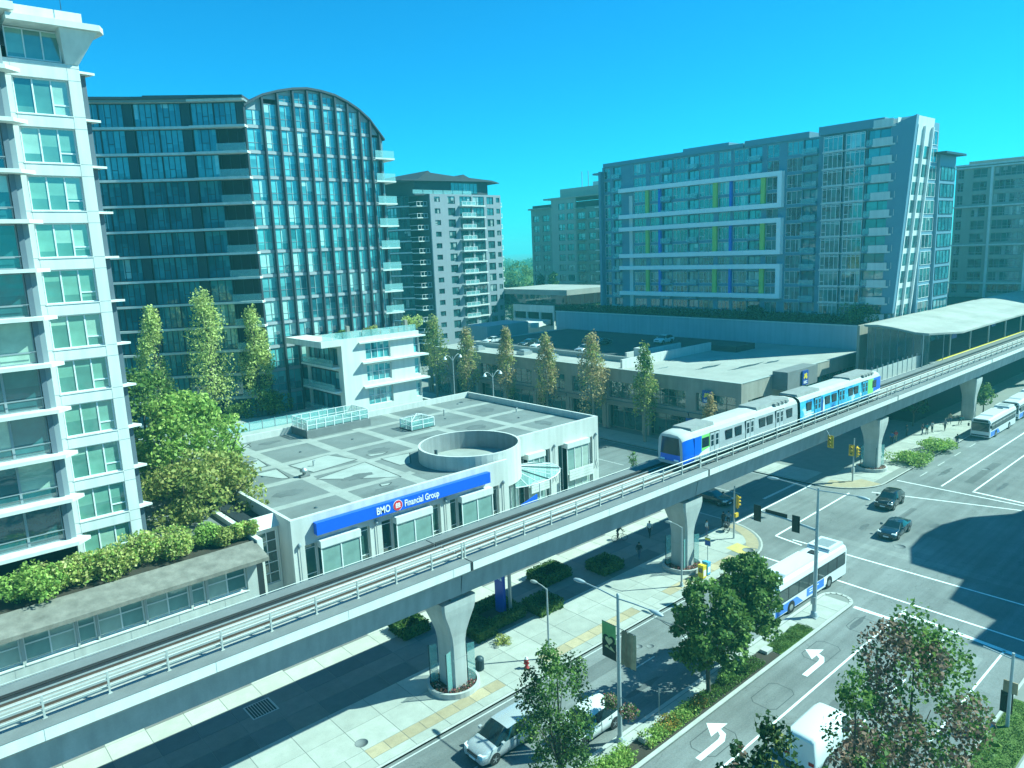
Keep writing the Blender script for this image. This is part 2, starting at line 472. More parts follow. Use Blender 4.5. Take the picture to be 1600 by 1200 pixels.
def tag(o, label=None, cat=None, group=None, kind=None):
    if label: o['label'] = label
    if cat: o['category'] = cat
    if group: o['group'] = group
    if kind: o['kind'] = kind
    return o
def thing(name, loc, label, cat, group=None, rz=0.0):
    o = bpy.data.objects.new(name, None)
    o.empty_display_size = 0.2
    COL.objects.link(o)
    put(o, None, loc, rz)
    return tag(o, label, cat, group)
def inst(me, name, parent, loc, rz=0.0):
    o = bpy.data.objects.new(name, me)
    COL.objects.link(o)
    put(o, parent, loc, rz)
    return o
def copy_tree(src, loc, rz, label=None):
    def cp(o, par):
        c = o.copy(); COL.objects.link(c)
        if par is not None:
            c.parent = par
        for ch in o.children: cp(ch, c)
        return c
    r = cp(src, None)
    r.location = loc; r.rotation_euler = (0, 0, rz)
    WPOS[r.name] = Vector(loc); WROT[r.name] = rz
    if label: r['label'] = label
    return r
def struct(name, mb, parent=None):
    o = mb.obj(name, parent)
    if parent is None: o['kind'] = 'structure'
    return o

CACHE = {}
def cached(key, fn):
    if key not in CACHE: CACHE[key] = fn()
    return CACHE[key]

# local frame of a facade: +x to the right as seen from outside, outside is -y
def xf(org, rz, u, n=0.0, z=0.0):
    c, s = math.cos(rz), math.sin(rz)
    return Vector((org[0] + c * u - s * n, org[1] + s * u + c * n, org[2] + z))

def window(parent, org, rz, u0, u1, z0, z1, cols=2, rows=(), fm='frame_dark', gm='glass_far', bar=0.06, recess=0.16, split=False, depth=0.10, pane_name='pane'):
    """frame with mullions and transoms, glass set back in it"""
    w = round(u1 - u0, 3); h = round(z1 - z0, 3)
    if not hasattr(cols, '__len__'): cols = [i / cols for i in range(1, cols)]
    key = ('win', w, h, tuple(cols), tuple(rows), fm, bar, depth)
    def mk():
        b = MB(); t = bar
        b.box(-w / 2, -w / 2 + t, 0, depth, 0, h, fm); b.box(w / 2 - t, w / 2, 0, depth, 0, h, fm)
        b.box(-w / 2 + t, w / 2 - t, 0, depth, 0, t, fm); b.box(-w / 2 + t, w / 2 - t, 0, depth, h - t, h, fm)
        for c in cols: b.box(-w / 2 + c * w - t / 2, -w / 2 + c * w + t / 2, 0.002, depth, t, h - t, fm)
        for r in rows:
            lo, hi, rz_ = (0, 1, r) if not hasattr(r, '__len__') else r
            b.box(-w / 2 + lo * w + t / 2, -w / 2 + hi * w - t / 2, 0.004, depth - 0.004, rz_ * h - t / 2, rz_ * h + t / 2, fm)
        return b.mesh('window')
    me = cached(key, mk)
    p = xf(org, rz, (u0 + u1) / 2, recess, z0)
    o = inst(me, 'window', parent, p, rz)
    if split:
        cs = [0] + list(cols) + [1]
        for i in range(len(cs) - 1):
            pw = round((cs[i + 1] - cs[i]) * w - bar, 3)
            kp = ('pane', pw, h, gm, bar)
            pm = cached(kp, lambda: MB().box(-pw / 2, pw / 2, 0, 0.02, -h / 2 + bar, h / 2 - bar, gm).mesh('pane'))
            inst(pm, 'pane', o, xf(org, rz, u0 + (cs[i] + cs[i + 1]) / 2 * w, recess + depth * 0.6, z0 + h / 2), rz)
    else:
        kp = ('pane', w, h, gm, bar)
        pm = cached(kp, lambda: MB().box(-w / 2 + bar * .6, w / 2 - bar * .6, 0, 0.02, -h / 2 + bar * .6, h / 2 - bar * .6, gm).mesh('pane'))
        inst(pm, pane_name, o, xf(org, rz, (u0 + u1) / 2, recess + depth * 0.6, z0 + h / 2), rz)
    return o

def facade(parent, org, rz, u0, u1, z0, z1, holes, wm, thick=0.35, name='wall'):
    """wall with real openings: holes (u0,u1,z0,z1)"""
    us = sorted({u0, u1} | {round(h[0], 4) for h in holes} | {round(h[1], 4) for h in holes})
    us = [u for u in us if u0 <= u <= u1]
    zs = sorted({z0, z1} | {round(h[2], 4) for h in holes} | {round(h[3], 4) for h in holes})
    zs = [z for z in zs if z0 <= z <= z1]
    b = MB()
    for j in range(len(zs) - 1):
        zc = (zs[j] + zs[j + 1]) / 2; run = None
        for i in range(len(us)):
            solid = False
            if i < len(us) - 1:
                uc = (us[i] + us[i + 1]) / 2
                solid = not any(h[0] < uc < h[1] and h[2] < zc < h[3] for h in holes)
            if solid and run is None: run = us[i]
            if not solid and run is not None:
                b.box(run, us[i], 0, thick, zs[j], zs[j + 1], wm); run = None
    if not b.v: return None
    me = b.mesh(name)
    return inst(me, name, parent, xf(org, rz, 0, 0, 0), rz)

def core(parent, poly, z0, z1, m='interior', name='core'):  # dark filler box added behind the facade to block light
    return MB().prism(poly, z0, z1, m).obj(name, parent)
def lbox(parent, org, rz, u0, u1, n0, n1, z0, z1, m, name):
    """box given in facade coordinates"""
    cx, cn = (u0 + u1) / 2, (n0 + n1) / 2
    key = ('lb', round(u1 - u0, 3), round(n1 - n0, 3), round(z1 - z0, 3), m)
    me = cached(key, lambda: MB().box(-(u1 - u0) / 2, (u1 - u0) / 2, -(n1 - n0) / 2, (n1 - n0) / 2, 0, z1 - z0, m).mesh(name))
    return inst(me, name, parent, xf(org, rz, cx, cn, z0), rz)

def textmesh(txt, size, m, depth=0.02, name='lettering', bold=0.0, spacing=1.0):
    cu = bpy.data.curves.new('t', 'FONT')
    cu.body = txt; cu.size = size; cu.extrude = depth; cu.offset = bold; cu.space_character = spacing
    cu.align_x = 'LEFT'; cu.resolution_u = 3
    to = bpy.data.objects.new('t', cu); COL.objects.link(to)
    dg = bpy.context.evaluated_depsgraph_get()
    me = bpy.data.meshes.new_from_object(to.evaluated_get(dg))
    bpy.data.objects.remove(to); bpy.data.curves.remove(cu)
    me.name = name
    me.materials.clear(); me.materials.append(G(m))
    # stand the letters up: text plane x,y -> x,z ; faces -y
    me.transform(Matrix.Rotation(math.pi / 2, 4, 'X'))
    return me
FA_Y = 0.0                 # facade that faces -Y
FA_X = -math.pi / 2        # facade that faces -X
# ================================================================== ground, roads, pavements
def arc(cx, cy, r, a0, a1, n=8):
    return [(cx + r * math.cos(RAD(a0 + (a1 - a0) * i / n)), cy + r * math.sin(RAD(a0 + (a1 - a0) * i / n))) for i in range(n + 1)]
def sheet(poly, z, m):
    b = MB(); b.add([(x, y, z) for x, y in poly], [tuple(range(len(poly)))], m); return b
KN, KW, KE, KS = 35.0, 67.0, 84.4, 11.8          # kerb lines
SW = 0.13                                          # pavement height
struct('ground', sheet([(-2500, -2500), (3500, -2500), (3500, 3500), (-2500, 3500)], -0.03, 'ground'))
struct('main_road', sheet([(-90, KS - 1), (420, KS - 1), (420, KN + 8), (-90, KN + 8)], 0.0, 'asphalt'))
struct('cross_road', sheet([(KW - 6, KN + 8), (KE + 5, KN + 8), (KE + 5, 420), (KW - 6, 420)], 0.0, 'asphalt_dark'))
struct('cross_road', sheet([(KW - 6, -90), (KE + 5, -90), (KE + 5, KS - 1), (KW - 6, KS - 1)], 0.0, 'asphalt_dark'))

def block(name, poly, m, kerbw=0.18):
    """raised pavement with a kerb stone round it"""
    st = struct(name, MB().prism(poly, -0.02, SW - 0.012, 'sidewalk_joint'))
    n = len(poly); b = MB()
    for i in range(n):
        p, q = Vector((*poly[i], 0)), Vector((*poly[(i + 1) % n], 0))
        d = (q - p)
        if d.length < 1e-4: continue
        nrm = Vector((-d.y, d.x, 0)).normalized()
        ext = d.normalized() * 0.0
        a, c = p + nrm * kerbw, q + nrm * kerbw
        vs = [(p.x, p.y, 0.001), (q.x, q.y, 0.001), (q.x, q.y, SW), (p.x, p.y, SW), (a.x, a.y, SW), (c.x, c.y, SW)]
        b.add(vs, [(0, 1, 2, 3), (3, 2, 5, 4)], 'kerb')
    k = b.obj('kerb', st)
    return st
NW = [(-90, KN)] + arc(KW - 7, KN + 7, 7, -90, 0, 10) + [(KW, 330), (-90, 330)]
NE = [(420, KN), (420, 330), (KE, 330)] + arc(KE + 6, KN + 6, 6, 180, 270, 8)
SWB = [(-90, -90), (KW - 6, -90)] + [(KW - 6, KS - 6)] + arc(KW - 11, KS - 5, 5, 0, 90, 8) + [(-90, KS)]
SEB = [(KE + 3, -90), (420, -90), (420, KS)] + arc(KE + 9, KS - 6, 6, 90, 180, 8)
pv_nw = block('pavement_north_west', NW, 'sidewalk')
pv_ne = block('pavement_north_east', NE, 'sidewalk')
pv_sw = block('pavement_south_west', SWB, 'sidewalk')
pv_se = block('pavement_south_east', SEB, 'sidewalk')

def slab_mesh(w, d, m, t=0.014, j=0.02):
    return cached(('slab', round(w, 3), round(d, 3), m, j), lambda: MB().box(-w / 2 + j, w / 2 - j, -d / 2 + j, d / 2 - j, 0, t, m).mesh('paving_slab'))
def slabs(parent, x0, x1, y0, y1, nx, ny, m, skip=None, name='paving_slab', pick=None):
    w, d = (x1 - x0) / nx, (y1 - y0) / ny
    for i in range(nx):
        for k in range(ny):
            cx, cy = x0 + (i + .5) * w, y0 + (k + .5) * d
            if skip and skip(cx, cy): continue
            mm = pick(i, k) if pick else m
            inst(slab_mesh(w, d, mm), name, parent, (cx, cy, SW - 0.012))
# slabs between kerb and plaza, one by one
corner = lambda x, y: (x > KW - 8 and y < KN + 7 and (Vector((x, y)) - Vector((KW - 7, KN + 7))).length > 5.2)
slabs(pv_nw, 0.2, 59.2, 37.0, 41.8, 22, 2, 'sidewalk')
slabs(pv_nw, 0.2, 59.2, 35.2, 36.0, 22, 1, 'sidewalk')
slabs(pv_nw, 0.2, 59.2, 36.0, 37.0, 44, 1, 'tan_brick', name='brick_panel',
      pick=lambda i, k: 'sidewalk' if i % 11 in (0, 1, 2) and i > 3 else 'tan_brick')
slabs(pv_nw, 59.2, 66.8, 37.4, 41.8, 3, 2, 'sidewalk', skip=corner)
# plaza in front of the bank: cream bands round grey and rose fields
def plaza(i, k):
    if k == 3 or (k > 3 and i % 4 == 3): return 'paver_cream'
    if k == 1 or i % 4 == 3: return 'paver_pink'
    return 'paver_pink' if k in (4, 6) else 'paver_grey'
slabs(pv_nw, 0.2, 66.8, 41.8, 54.4, 28, 7, 'paver_grey', pick=plaza)
# tan dropped kerb and yellow tactile plate at the corner
b = MB(); pts_o = arc(KW - 7, KN + 7, 6.6, -70, -8, 8); pts_i = arc(KW - 7, KN + 7, 5.4, -70, -8, 8)
for i in range(8):
    b.add([(*pts_i[i], SW + .006), (*pts_o[i], SW + .006), (*pts_o[i + 1], SW + .006), (*pts_i[i + 1], SW + .006)], [(0, 1, 2, 3)], 'tan_brick')
b.obj('brick_band', pv_nw)
pa = [onz(*p, SW + .012) for p in ((1134, 856), (1152, 848), (1180, 859), (1163, 868))]
b = MB(); b.add(pa, [(3, 2, 1, 0)], 'tactile'); b.obj('tactile_plate', pv_nw)
# concrete field of the north-east corner, sunlit forecourt under the line
slabs(pv_ne, 86.0, 130.0, 36.2, 41.2, 18, 2, 'sidewalk', skip=lambda x, y: x < 89 and y < 39)
slabs(pv_ne, 84.8, 89.5, 42.5, 132.0, 1, 32, 'sidewalk')
b = MB(); pts_o = arc(KE + 6, KN + 6, 5.8, 190, 262, 8); pts_i = arc(KE + 6, KN + 6, 3.2, 190, 262, 8)
for i in range(8):
    b.add([(*pts_i[i], SW + .006), (*pts_o[i], SW + .006), (*pts_o[i + 1], SW + .006), (*pts_i[i + 1], SW + .006)], [(0, 1, 2, 3)], 'tan_brick')
b.obj('brick_band', pv_ne)
# south side: grass boulevard and walk
b = MB(); b.box(-60, 52, 9.6, 11.55, SW - .01, SW + .02, 'turf'); b.obj('grass_verge', pv_sw)
slabs(pv_sw, 0, 56, 6.0, 9.5, 20, 1, 'sidewalk')

# ------------------------------------------------------------------ median
MY0, MY1, MX1 = 24.35, 27.05, 58.6
mpoly = [(-90, MY0), (MX1 - 1.35, MY0)] + arc(MX1 - 1.35, (MY0 + MY1) / 2, 1.35, -90, 90, 8)[1:] + [(-90, MY1)]
median = struct('median', MB().prism(mpoly, -0.02, SW - 0.012, 'sidewalk_joint'))
b = MB()
n = len(mpoly)
for i in range(n):
    p, q = Vector((*mpoly[i], 0)), Vector((*mpoly[(i + 1) % n], 0)); d = q - p
    nr = Vector((-d.y, d.x, 0)).normalized() * 0.28
    b.add([(p.x, p.y, .001), (q.x, q.y, .001), (q.x, q.y, SW + .02), (p.x, p.y, SW + .02), (p.x + nr.x, p.y + nr.y, SW + .02), (q.x + nr.x, q.y + nr.y, SW + .02)],
          [(0, 1, 2, 3), (3, 2, 5, 4)], 'kerb')
b.obj('kerb', median)
slabs(median, 51.6, 57.4, MY0 + .3, MY1 - .3, 3, 1, 'sidewalk')
slabs(median, 0.0, 51.6, MY1 - 1.0, MY1 - .3, 24, 1, 'sidewalk')
b = MB(); b.box(46.4, 51.4, MY0 + .3, MY1 - 1.05, SW - .012, SW + .03, 'turf'); b.obj('turf_panel', median)
b = MB(); b.box(-60, 46.3, MY0 + .3, MY1 - 1.05, SW - .012, SW + .02, 'soil'); b.obj('planting_bed', median)

# ------------------------------------------------------------------ painted markings
def mark(pts, m='paint_white', name='road_marking', z=0.004):
    b = MB(); b.add([(p[0], p[1], z) for p in pts], [tuple(range(len(pts)))], m)
    return struct(name, b)
def line(a, c, w, m='paint_white', name='lane_line', z=0.004):
    a, c = Vector(a), Vector(c); d = (c - a).normalized(); nr = Vector((-d.y, d.x)) * w / 2
    return mark([a - nr, c - nr, c + nr, a + nr], m, name, z)
line((20, 21.1), (59.7, 21.1), 0.16)
line((59.0, 21.0), (58.0, KS + .4), 0.42, name='stop_line')
line((57.3, 24.2), (57.3, 21.2), 0.42, name='stop_line')
for x in (52.6, 46.6, 40.6, 34.6, 28.6): line((x, 17.3), (min(x + 6, 58.0) if x > 50 else x + 3, 17.3), 0.14)
line((44, 13.75), (58.2, 13.75), 0.14)
line((67.0, 30.2), (66.8, 12.4), 0.20, name='crosswalk_line'); line((61.1, 27.4), (60.6, 12.2), 0.20, name='crosswalk_line')
line((66.9, 34.6), (67.0, 30.2), 0.20, name='crosswalk_line'); line((61.2, 34.7), (61.1, 27.4), 0.20, name='crosswalk_line')
line((66.7, 36.35), (84.3, 36.75), 0.20, name='crosswalk_line'); line((67.2, 41.2), (84.3, 41.4), 0.20, name='crosswalk_line')
line((66.7, 36.35), (66.2, 33.3), 0.22, name='crosswalk_line')
line((86.3, 35.0), (90.6, 21.0), 0.20, name='crosswalk_line'); line((92.6, 34.6), (92.2, 14.0), 0.20, name='crosswalk_line')
line((93.7, 29.95), (190, 29.95), 0.18); line((94.3, 26.65), (190, 26.65), 0.18)
line((93.9, 26.7), (93.2, 20.4), 0.32, name='stop_line')
for i in range(6): line((96 + i * 6.0, 33.2), (98.4 + i * 6.0, 33.2), 0.12, 'paint_worn')
# broken lane line on the far carriageway, each dash at its place in the street
for x in (14.6, 20.6, 26.9, 31.4, 37.4, 43.4, 49.4, 55.4):
    line((x, 31.15), (x + 2.6, 31.15), 0.12, 'paint_worn')
line((5, 34.72), (59, 34.72), 0.10, 'paint_worn', name='gutter_line')
for i in range(9):
    line((75.7, 46 + i * 9), (75.7, 51 + i * 9), 0.14, 'paint_worn')
line((75.9, 43.0), (83.9, 43.0), 0.35, 'paint_worn', name='stop_line')
line((KE - .35, 45), (KE - .35, 200), 0.10, 'paint_worn', name='gutter_line')
def arrow(ox, oy):
    # left-turn arrow pointing up the lane (+X), hooked towards +Y
    s = 1.0
    pts = [(0, -.22), (2.5, -.22), (3.15, .10), (3.35, .62), (3.05, .62), (2.75, .26), (2.4, .16), (0, .16)]
    mark([(ox + a * s, oy + c * s) for a, c in pts], name='turn_arrow')
    hd = [(2.55, .62), (3.85, .62), (3.15, 1.45)]
    hd = [(2.3, .60), (4.1, .60), (3.2, 1.55)]
    mark([(ox + a * s, oy + c * s) for a, c in hd], name='turn_arrow', z=.0055)
arrow(45.3, 22.3)
arrow(32.9, 22.5)
def loop(cx, cy, w=2.0, d=1.7):
    o = MB(); ch = .35
    pp = [(-w / 2 + ch, -d / 2), (w / 2 - ch, -d / 2), (w / 2, -d / 2 + ch), (w / 2, d / 2 - ch), (w / 2 - ch, d / 2), (-w / 2 + ch, d / 2), (-w / 2, d / 2 - ch), (-w / 2, -d / 2 + ch)]
    for i in range(8):
        a, c = Vector(pp[i]), Vector(pp[(i + 1) % 8]); dd = (c - a).normalized(); nr = Vector((-dd.y, dd.x)) * .025
        q = [a - nr, c - nr, c + nr, a + nr]
        o.add([(cx + p.x, cy + p.y, .0035) for p in q], [(0, 1, 2, 3)], 'seal')
    struct('loop_sealant', o)
for cx, cy in ((54.8, 22.4), (49.0, 22.9), (41.6, 22.6), (35.0, 22.8), (55.0, 19.0)): loop(cx, cy, 2.4 if cx > 50 else 3.0, 1.8)
def manhole(x, y, r=.38, z=.006):
    b = MB(); b.lathe([(r, z - .004), (r, z), (r * .93, z + .002), (r * .93, z - .001), (0.01, z + .001)], 'concrete_dark', 20, (x, y))
    o = b.obj('manhole_cover')
    tag(o, MH.pop(0), 'manhole', 'iron manhole covers')
MH = ['round iron manhole cover in the pale slabs beside the tan brick strip', 'round iron manhole cover in the road near the banner pole',
      'smaller round iron cover just behind the banner-pole one in the road', 'round iron manhole cover in the crossing behind the dark sedan',
      'iron cover let into the yellow tactile plate at the street corner', 'round iron manhole cover in the far lanes beyond the crossing']
p = onz(565, 1161, SW); manhole(p.x, p.y, .42, SW + .012)
p = onz(998, 1010); manhole(p.x, p.y, .30)
p = onz(1016, 1009.5); manhole(p.x, p.y, .30)
p = onz(1406, 854); manhole(p.x, p.y, .55)
p = onz(1169, 859.5, SW); manhole(p.x, p.y, .55, SW + .022)
p = onz(1540, 733); manhole(p.x, p.y, .55)

# repairs, worn wheel tracks and oil on the asphalt
def rpatch(x0, x1, y0, y1, m, z=.0022):
    j = random.Random(int(x0 * 10 + y0)).uniform
    b = MB(); b.add([(x0 + j(-.1, .1), y0, z), (x1, y0 + j(-.08, .08), z), (x1 + j(-.1, .1), y1, z), (x0, y1 + j(-.08, .08), z)], [(0, 1, 2, 3)], m); struct('road_patch', b)
for a in ((33.0, 38.5, 32.2, 33.6, 'asphalt_patch'), (46.0, 48.2, 28.2, 30.4, 'asphalt_patch'), (62.0, 65.8, 31.8, 33.4, 'asphalt_pale'), (72.0, 76.5, 23.5, 25.4, 'asphalt_pale'), (69.5, 70.6, 13, 34, 'asphalt_pale'), (38.0, 44.0, 18.2, 19.6, 'asphalt_patch'), (78.5, 84.0, 29.0, 29.7, 'asphalt_patch'), (97, 108, 27.6, 28.6, 'asphalt_patch'), (24, 27, 18.4, 20.2, 'asphalt_patch'), (49.5, 56.0, 14.4, 15.2, 'asphalt_pale')):
    rpatch(*a)
for q, (x, y, a, c) in enumerate(((55.0, 22.9, 1.6, .25), (54.0, 19.2, 1.8, .28), (52.5, 15.6, 1.5, .25), (36.5, 31.9 - 2.6, 2.2, .3), (46.0, 33.0, 2.4, .3), (30, 33.0, 2.0, .28), (64.0, 28.6, 1.0, .4), (75.0, 31.0, 1.4, .4), (80.0, 26.0, 1.2, .4), (100, 31.6, 2.6, .35), (98, 24.8, 2.2, .3))):
    r_ = random.Random(q); n = 14
    b = MB(); b.add([(x + a * math.cos(6.283 * t / n) * r_.uniform(.6, 1.1), y + c * math.sin(6.283 * t / n) * r_.uniform(.6, 1.2), .0028) for t in range(n)], [tuple(range(n))], 'oil_stain'); struct('oil_stain', b)
# ================================================================== white condominium tower on the left
ct = thing('condominium_tower', (8, 66, 0), 'white panelled condominium tower rising above the shrub-lined podium', 'tower')
cx0, cx1, cy = 9.55, 14.15, 62.0
core(ct, [(-6, 63.6), (13.9, 63.6), (13.9, 84), (-6, 84)], 0, 45.3)
holes = []; FH = 3.3
joints = [30.73 + FH * k for k in range(-7, 5)]
O = (0, cy, 0)
for zj in joints:                       # white band sits just under each joint line, window below it
    z1 = zj - 0.84; z0 = zj - FH
    holes.append((9.95, 13.35, z0, z1))
facade(ct, O, FA_Y, cx0, cx1, 6.9, 44.2, holes, 'white_panel', 0.5)
b = MB()
for zj in joints:
    for zz in (zj, zj - 0.84): b.box(cx0, cx1, cy - 0.006, cy + .01, zz - .02, zz + .02, 'panel_joint')
for x in (13.36, 9.94): b.box(x - .015, x + .015, cy - .007, cy + .01, 7, 44, 'panel_joint')
b.obj('panel_joints', ct)
for i, zj in enumerate(joints):
    window(ct, O, FA_Y, 9.96, 13.34, zj - FH + .01, zj - .85, cols=(0.345, 0.68), rows=((0.68, 1, 0.30),), fm='frame_white', gm='glass_condo', bar=0.09, recess=0.22, split=True)
    lbox(ct, O, FA_Y, 9.9, 13.4, -0.05, 0.2, zj - FH - .05, zj - FH + .012, 'slab_edge', 'window_sill')
# dark recessed return and pointed slab tips behind the white pier
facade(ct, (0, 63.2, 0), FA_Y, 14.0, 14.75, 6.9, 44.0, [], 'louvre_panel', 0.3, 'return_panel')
for k in range(12):
    z = 30.9 + FH * (k - 7) - .32
    MB().prism([(14.16, 62.5), (15.3, 62.75), (14.7, 64.2), (14.16, 64.2)], z, z + .16, 'slab_edge').obj('slab_tip', ct)
# glazed bay with projecting slabs
by = 61.55
for k in range(11):
    zb = 9.8 + 3.33 * k
    MB().prism([(-6, 60.25), (9.4, 60.25), (10.35, 61.1), (9.6, 61.95), (-6, 61.95)], zb, zb + .26, 'slab_edge').obj('floor_slab', ct)
    O2 = (0, by, 0)
    zt = zb + 3.33
    window(ct, O2, FA_Y, -1.3, 2.6, zb + .27, zt - .02, cols=2, rows=(0.26,), fm='frame_grey', gm='glass_condo_bay', bar=0.08, recess=0.0, split=True)
    window(ct, O2, FA_Y, 2.6, 6.5, zb + .27, zt - .02, cols=2, rows=(0.26,), fm='frame_grey', gm='glass_condo_bay', bar=0.08, recess=0.0, split=True)
    window(ct, O2, FA_Y, 6.5, 8.75, zb + .27, zt - .02, cols=1, rows=(0.26,), fm='frame_grey', gm='glass_condo_bay', bar=0.08, recess=0.0, split=True)
    lbox(ct, O2, FA_Y, 8.78, 9.12, -0.25, 0.5, zb + .262, zt - .004, 'louvre_panel', 'side_panel')
    lbox(ct, O2, FA_Y, 9.14, 9.5, -0.05, 0.5, zb + .262, zt - .004, 'frame_grey', 'side_panel')
    # the railing bar across the glass
    MB().box(-1.3, 8.75, by - .30, by - .26, zb + 1.10, zb + 1.15, 'frame_grey').obj('guard_rail', ct)
# roof slab, angular soffit, upper deck
b = MB(); b.prism([(9.9, 60.6), (15.5, 60.6), (15.9, 61.4), (15.1, 66), (9.9, 66)], 46.35, 46.75, 'slab_edge'); b.obj('roof_slab', ct)
b = MB()
b.add([(13.3, 61.95, 44.2), (14.15, 61.95, 44.2), (15.4, 60.9, 46.34), (13.0, 60.9, 46.34), (14.15, 65, 44.2), (15.1, 65.5, 46.34), (13.3, 65, 44.2), (13.0, 65.5, 46.34)],
      [(0, 1, 2, 3), (1, 4, 5, 2), (0, 3, 7, 6), (4, 6, 7, 5), (0, 6, 4, 1)], 'white_panel'); b.obj('roof_bracket', ct)
window(ct, O, FA_Y, 9.9, 13.2, 44.3, 46.3, cols=3, fm='frame_white', gm='glass_condo', bar=.08, recess=.3, split=True)
b = MB(); b.box(-6, 10.4, 60.4, 66, 46.9, 47.4, 'slab_edge'); b.obj('roof_slab', ct)
b = MB(); b.box(10.5, 14.9, 62.6, 70, 46.76, 47.9, 'white_panel'); b.obj('parapet', ct)
MB().tube([(10.6, 62.3, 47.9), (10.6, 62.3, 48.9), (13.6, 62.3, 48.9), (13.6, 62.3, 47.9)], .03, 'frame_dark', 5).obj('guard_rail', ct)

# ================================================================== podium below the tower
pd = thing('office_podium', (8, 60, 0), 'low concrete office podium with ribbon windows and a weathered planter ledge', 'building')
PY = 55.0
core(pd, [(-8, PY + .5), (21.0, PY + .5), (21.0, 86), (-8, 86)], 0, 6.7)
wins = [(-1.1, 1.2), (1.35, 4.4), (4.6, 7.61), (7.74, 8.86), (8.98, 11.98), (12.13, 15.13), (15.3, 16.31), (16.5, 19.48)]
facade(pd, (0, PY, 0), FA_Y, -8, 20.3, 0, 7.1, [(a, c, 4.45, 6.62) for a, c in wins], 'concrete', 0.45)
for a, c in wins:
    window(pd, (0, PY, 0), FA_Y, a, c, 4.46, 6.61, cols=(2 if c - a > 2 else 1), rows=(0.58,), fm='frame_white', gm='glass_pale', bar=.09, recess=.28, split=True)
    lbox(pd, (0, PY, 0), FA_Y, a - .05, c + .05, -.06, .3, 4.37, 4.452, 'slab_edge', 'window_sill')
b = MB()
for x in (-3.5, 0, 3.9, 7.3, 10.9, 14.2, 17.6): b.box(x - .02, x + .02, PY - .006, PY + .01, .1, 4.3, 'panel_joint')
b.obj('panel_joints', pd)
# weathered concrete ledge in front of the planting: sloping cap and lip
b = MB()
b.prism([(53.75, 6.86), (55.6, 6.86), (56.5, 7.55), (56.5, 7.75), (54.9, 7.42), (53.75, 7.16)], -8, 20.9, 'concrete_ledge', 'x')
b.obj('planter_ledge', pd)
b = MB(); b.box(-8, 21, 56.5, 86, 6.7, 7.45, 'concrete_dark'); b.obj('roof_deck', pd)
b = MB(); b.box(-8, 20.8, 56.6, 61.2, 7.452, 7.60, 'soil'); b.obj('planting_bed', pd)
b = MB()                                    # return parapet beside the shrubs towards the bank
b.prism([(20.9, 55.9), (21.35, 55.9), (21.35, 66), (20.9, 66)], 0, 7.9, 'white_wall'); b.obj('side_wall', pd)

# ================================================================== glazed link between podium and bank
lk = thing('glazed_link', (22.3, 58.5, 0), 'dark glazed link wall between the podium and the bank corner', 'building')
facade(lk, (0, 57.5, 0), FA_Y, 21.36, 23.35, 0, 8.1, [(21.5, 23.2, 3.1, 7.7)], 'white_wall', .3)
window(lk, (0, 57.5, 0), FA_Y, 21.51, 23.19, 3.11, 7.69, cols=2, rows=(.2, .4, .6, .82), fm='frame_white', gm='glass_shop', bar=.06, recess=.12, split=True)
b = MB(); b.prism([(57.2, 8.1), (57.9, 8.1), (58.4, 8.9), (58.2, 8.95)], 21.3, 23.4, 'white_wall', 'x'); b.obj('sloped_cap', lk)
core(lk, [(21.4, 57.85), (23.3, 57.85), (23.3, 70), (21.4, 70)], 0, 8.0)

# ================================================================== the bank
bk = thing('bank_building', (45, 70, 0), 'low white bank with a blue sign band and a round drum on its flat roof', 'bank')
BT, BD = 9.0, 8.2
X0, X1, YL, YR, YB = 23.4, 67.1, 55.0, 60.9, 87.3
XM = 46.9; RC = (46.7, 61.0); RR = 5.5
core(bk, [(24, 55.9), (46.2, 55.9), (46.2, 62), (66.5, 62), (66.5, 86.9), (24, 86.9)], 0, 6.4)
# left front with three projecting bays
recs = [(24.45, 25.55), (29.4, 30.6), (31.8, 32.95), (37.0, 38.25), (39.4, 40.35), (44.35, 45.55)]
bays = [(25.6, 29.35), (33.0, 36.95), (40.4, 44.3)]
holes = [(a, c, .6, 6.6) for a, c in recs] + [(a, c, .6, 6.75) for a, c in bays]
OL = (0, YL, 0)
facade(bk, OL, FA_Y, X0, XM, 0, BT, holes, 'stucco', .4)
for a, c in recs: window(bk, OL, FA_Y, a + .02, c - .02, .6, 6.58, cols=1, rows=(.55, .93), fm='frame_white', gm='glass_shop', bar=.05, recess=.30, split=True)
for a, c in bays:
    window(bk, (0, YL - .55, 0), FA_Y, a, c, .6, 6.15, cols=2, rows=(.45,), fm='frame_white', gm='glass_pale', bar=.10, recess=0.02, split=True)
    lbox(bk, OL, FA_Y, a - .02, c + .02, -.62, .38, 6.16, 6.78, 'white_panel', 'bay_head')
    lbox(bk, OL, FA_Y, a - .02, a + .10, -.5, .38, .6, 6.155, 'glass_shop', 'bay_side')
    lbox(bk, OL, FA_Y, c - .10, c + .02, -.5, .38, .6, 6.155, 'glass_shop', 'bay_side')
# columns' rod braces
for x in (23.95, 31.2, 38.8, 46.1):
    b = MB(); b.tube([(x, YL - .12, 6.7), (x, YL - .12, 3.6)], .035, 'frame_grey', 6)
    b.tube([(x, YL - .12, 3.6), (x - .35, YL - .1, 2.4)], .03, 'frame_grey', 5); b.tube([(x, YL - .12, 3.6), (x + .35, YL - .1, 2.4)], .03, 'frame_grey', 5)
    b.lathe([(.16, 6.68), (.16, 6.9), (.05, 7.0)], 'frame_grey', 10, (x, YL - .14)); b.obj('rod_brace', bk)
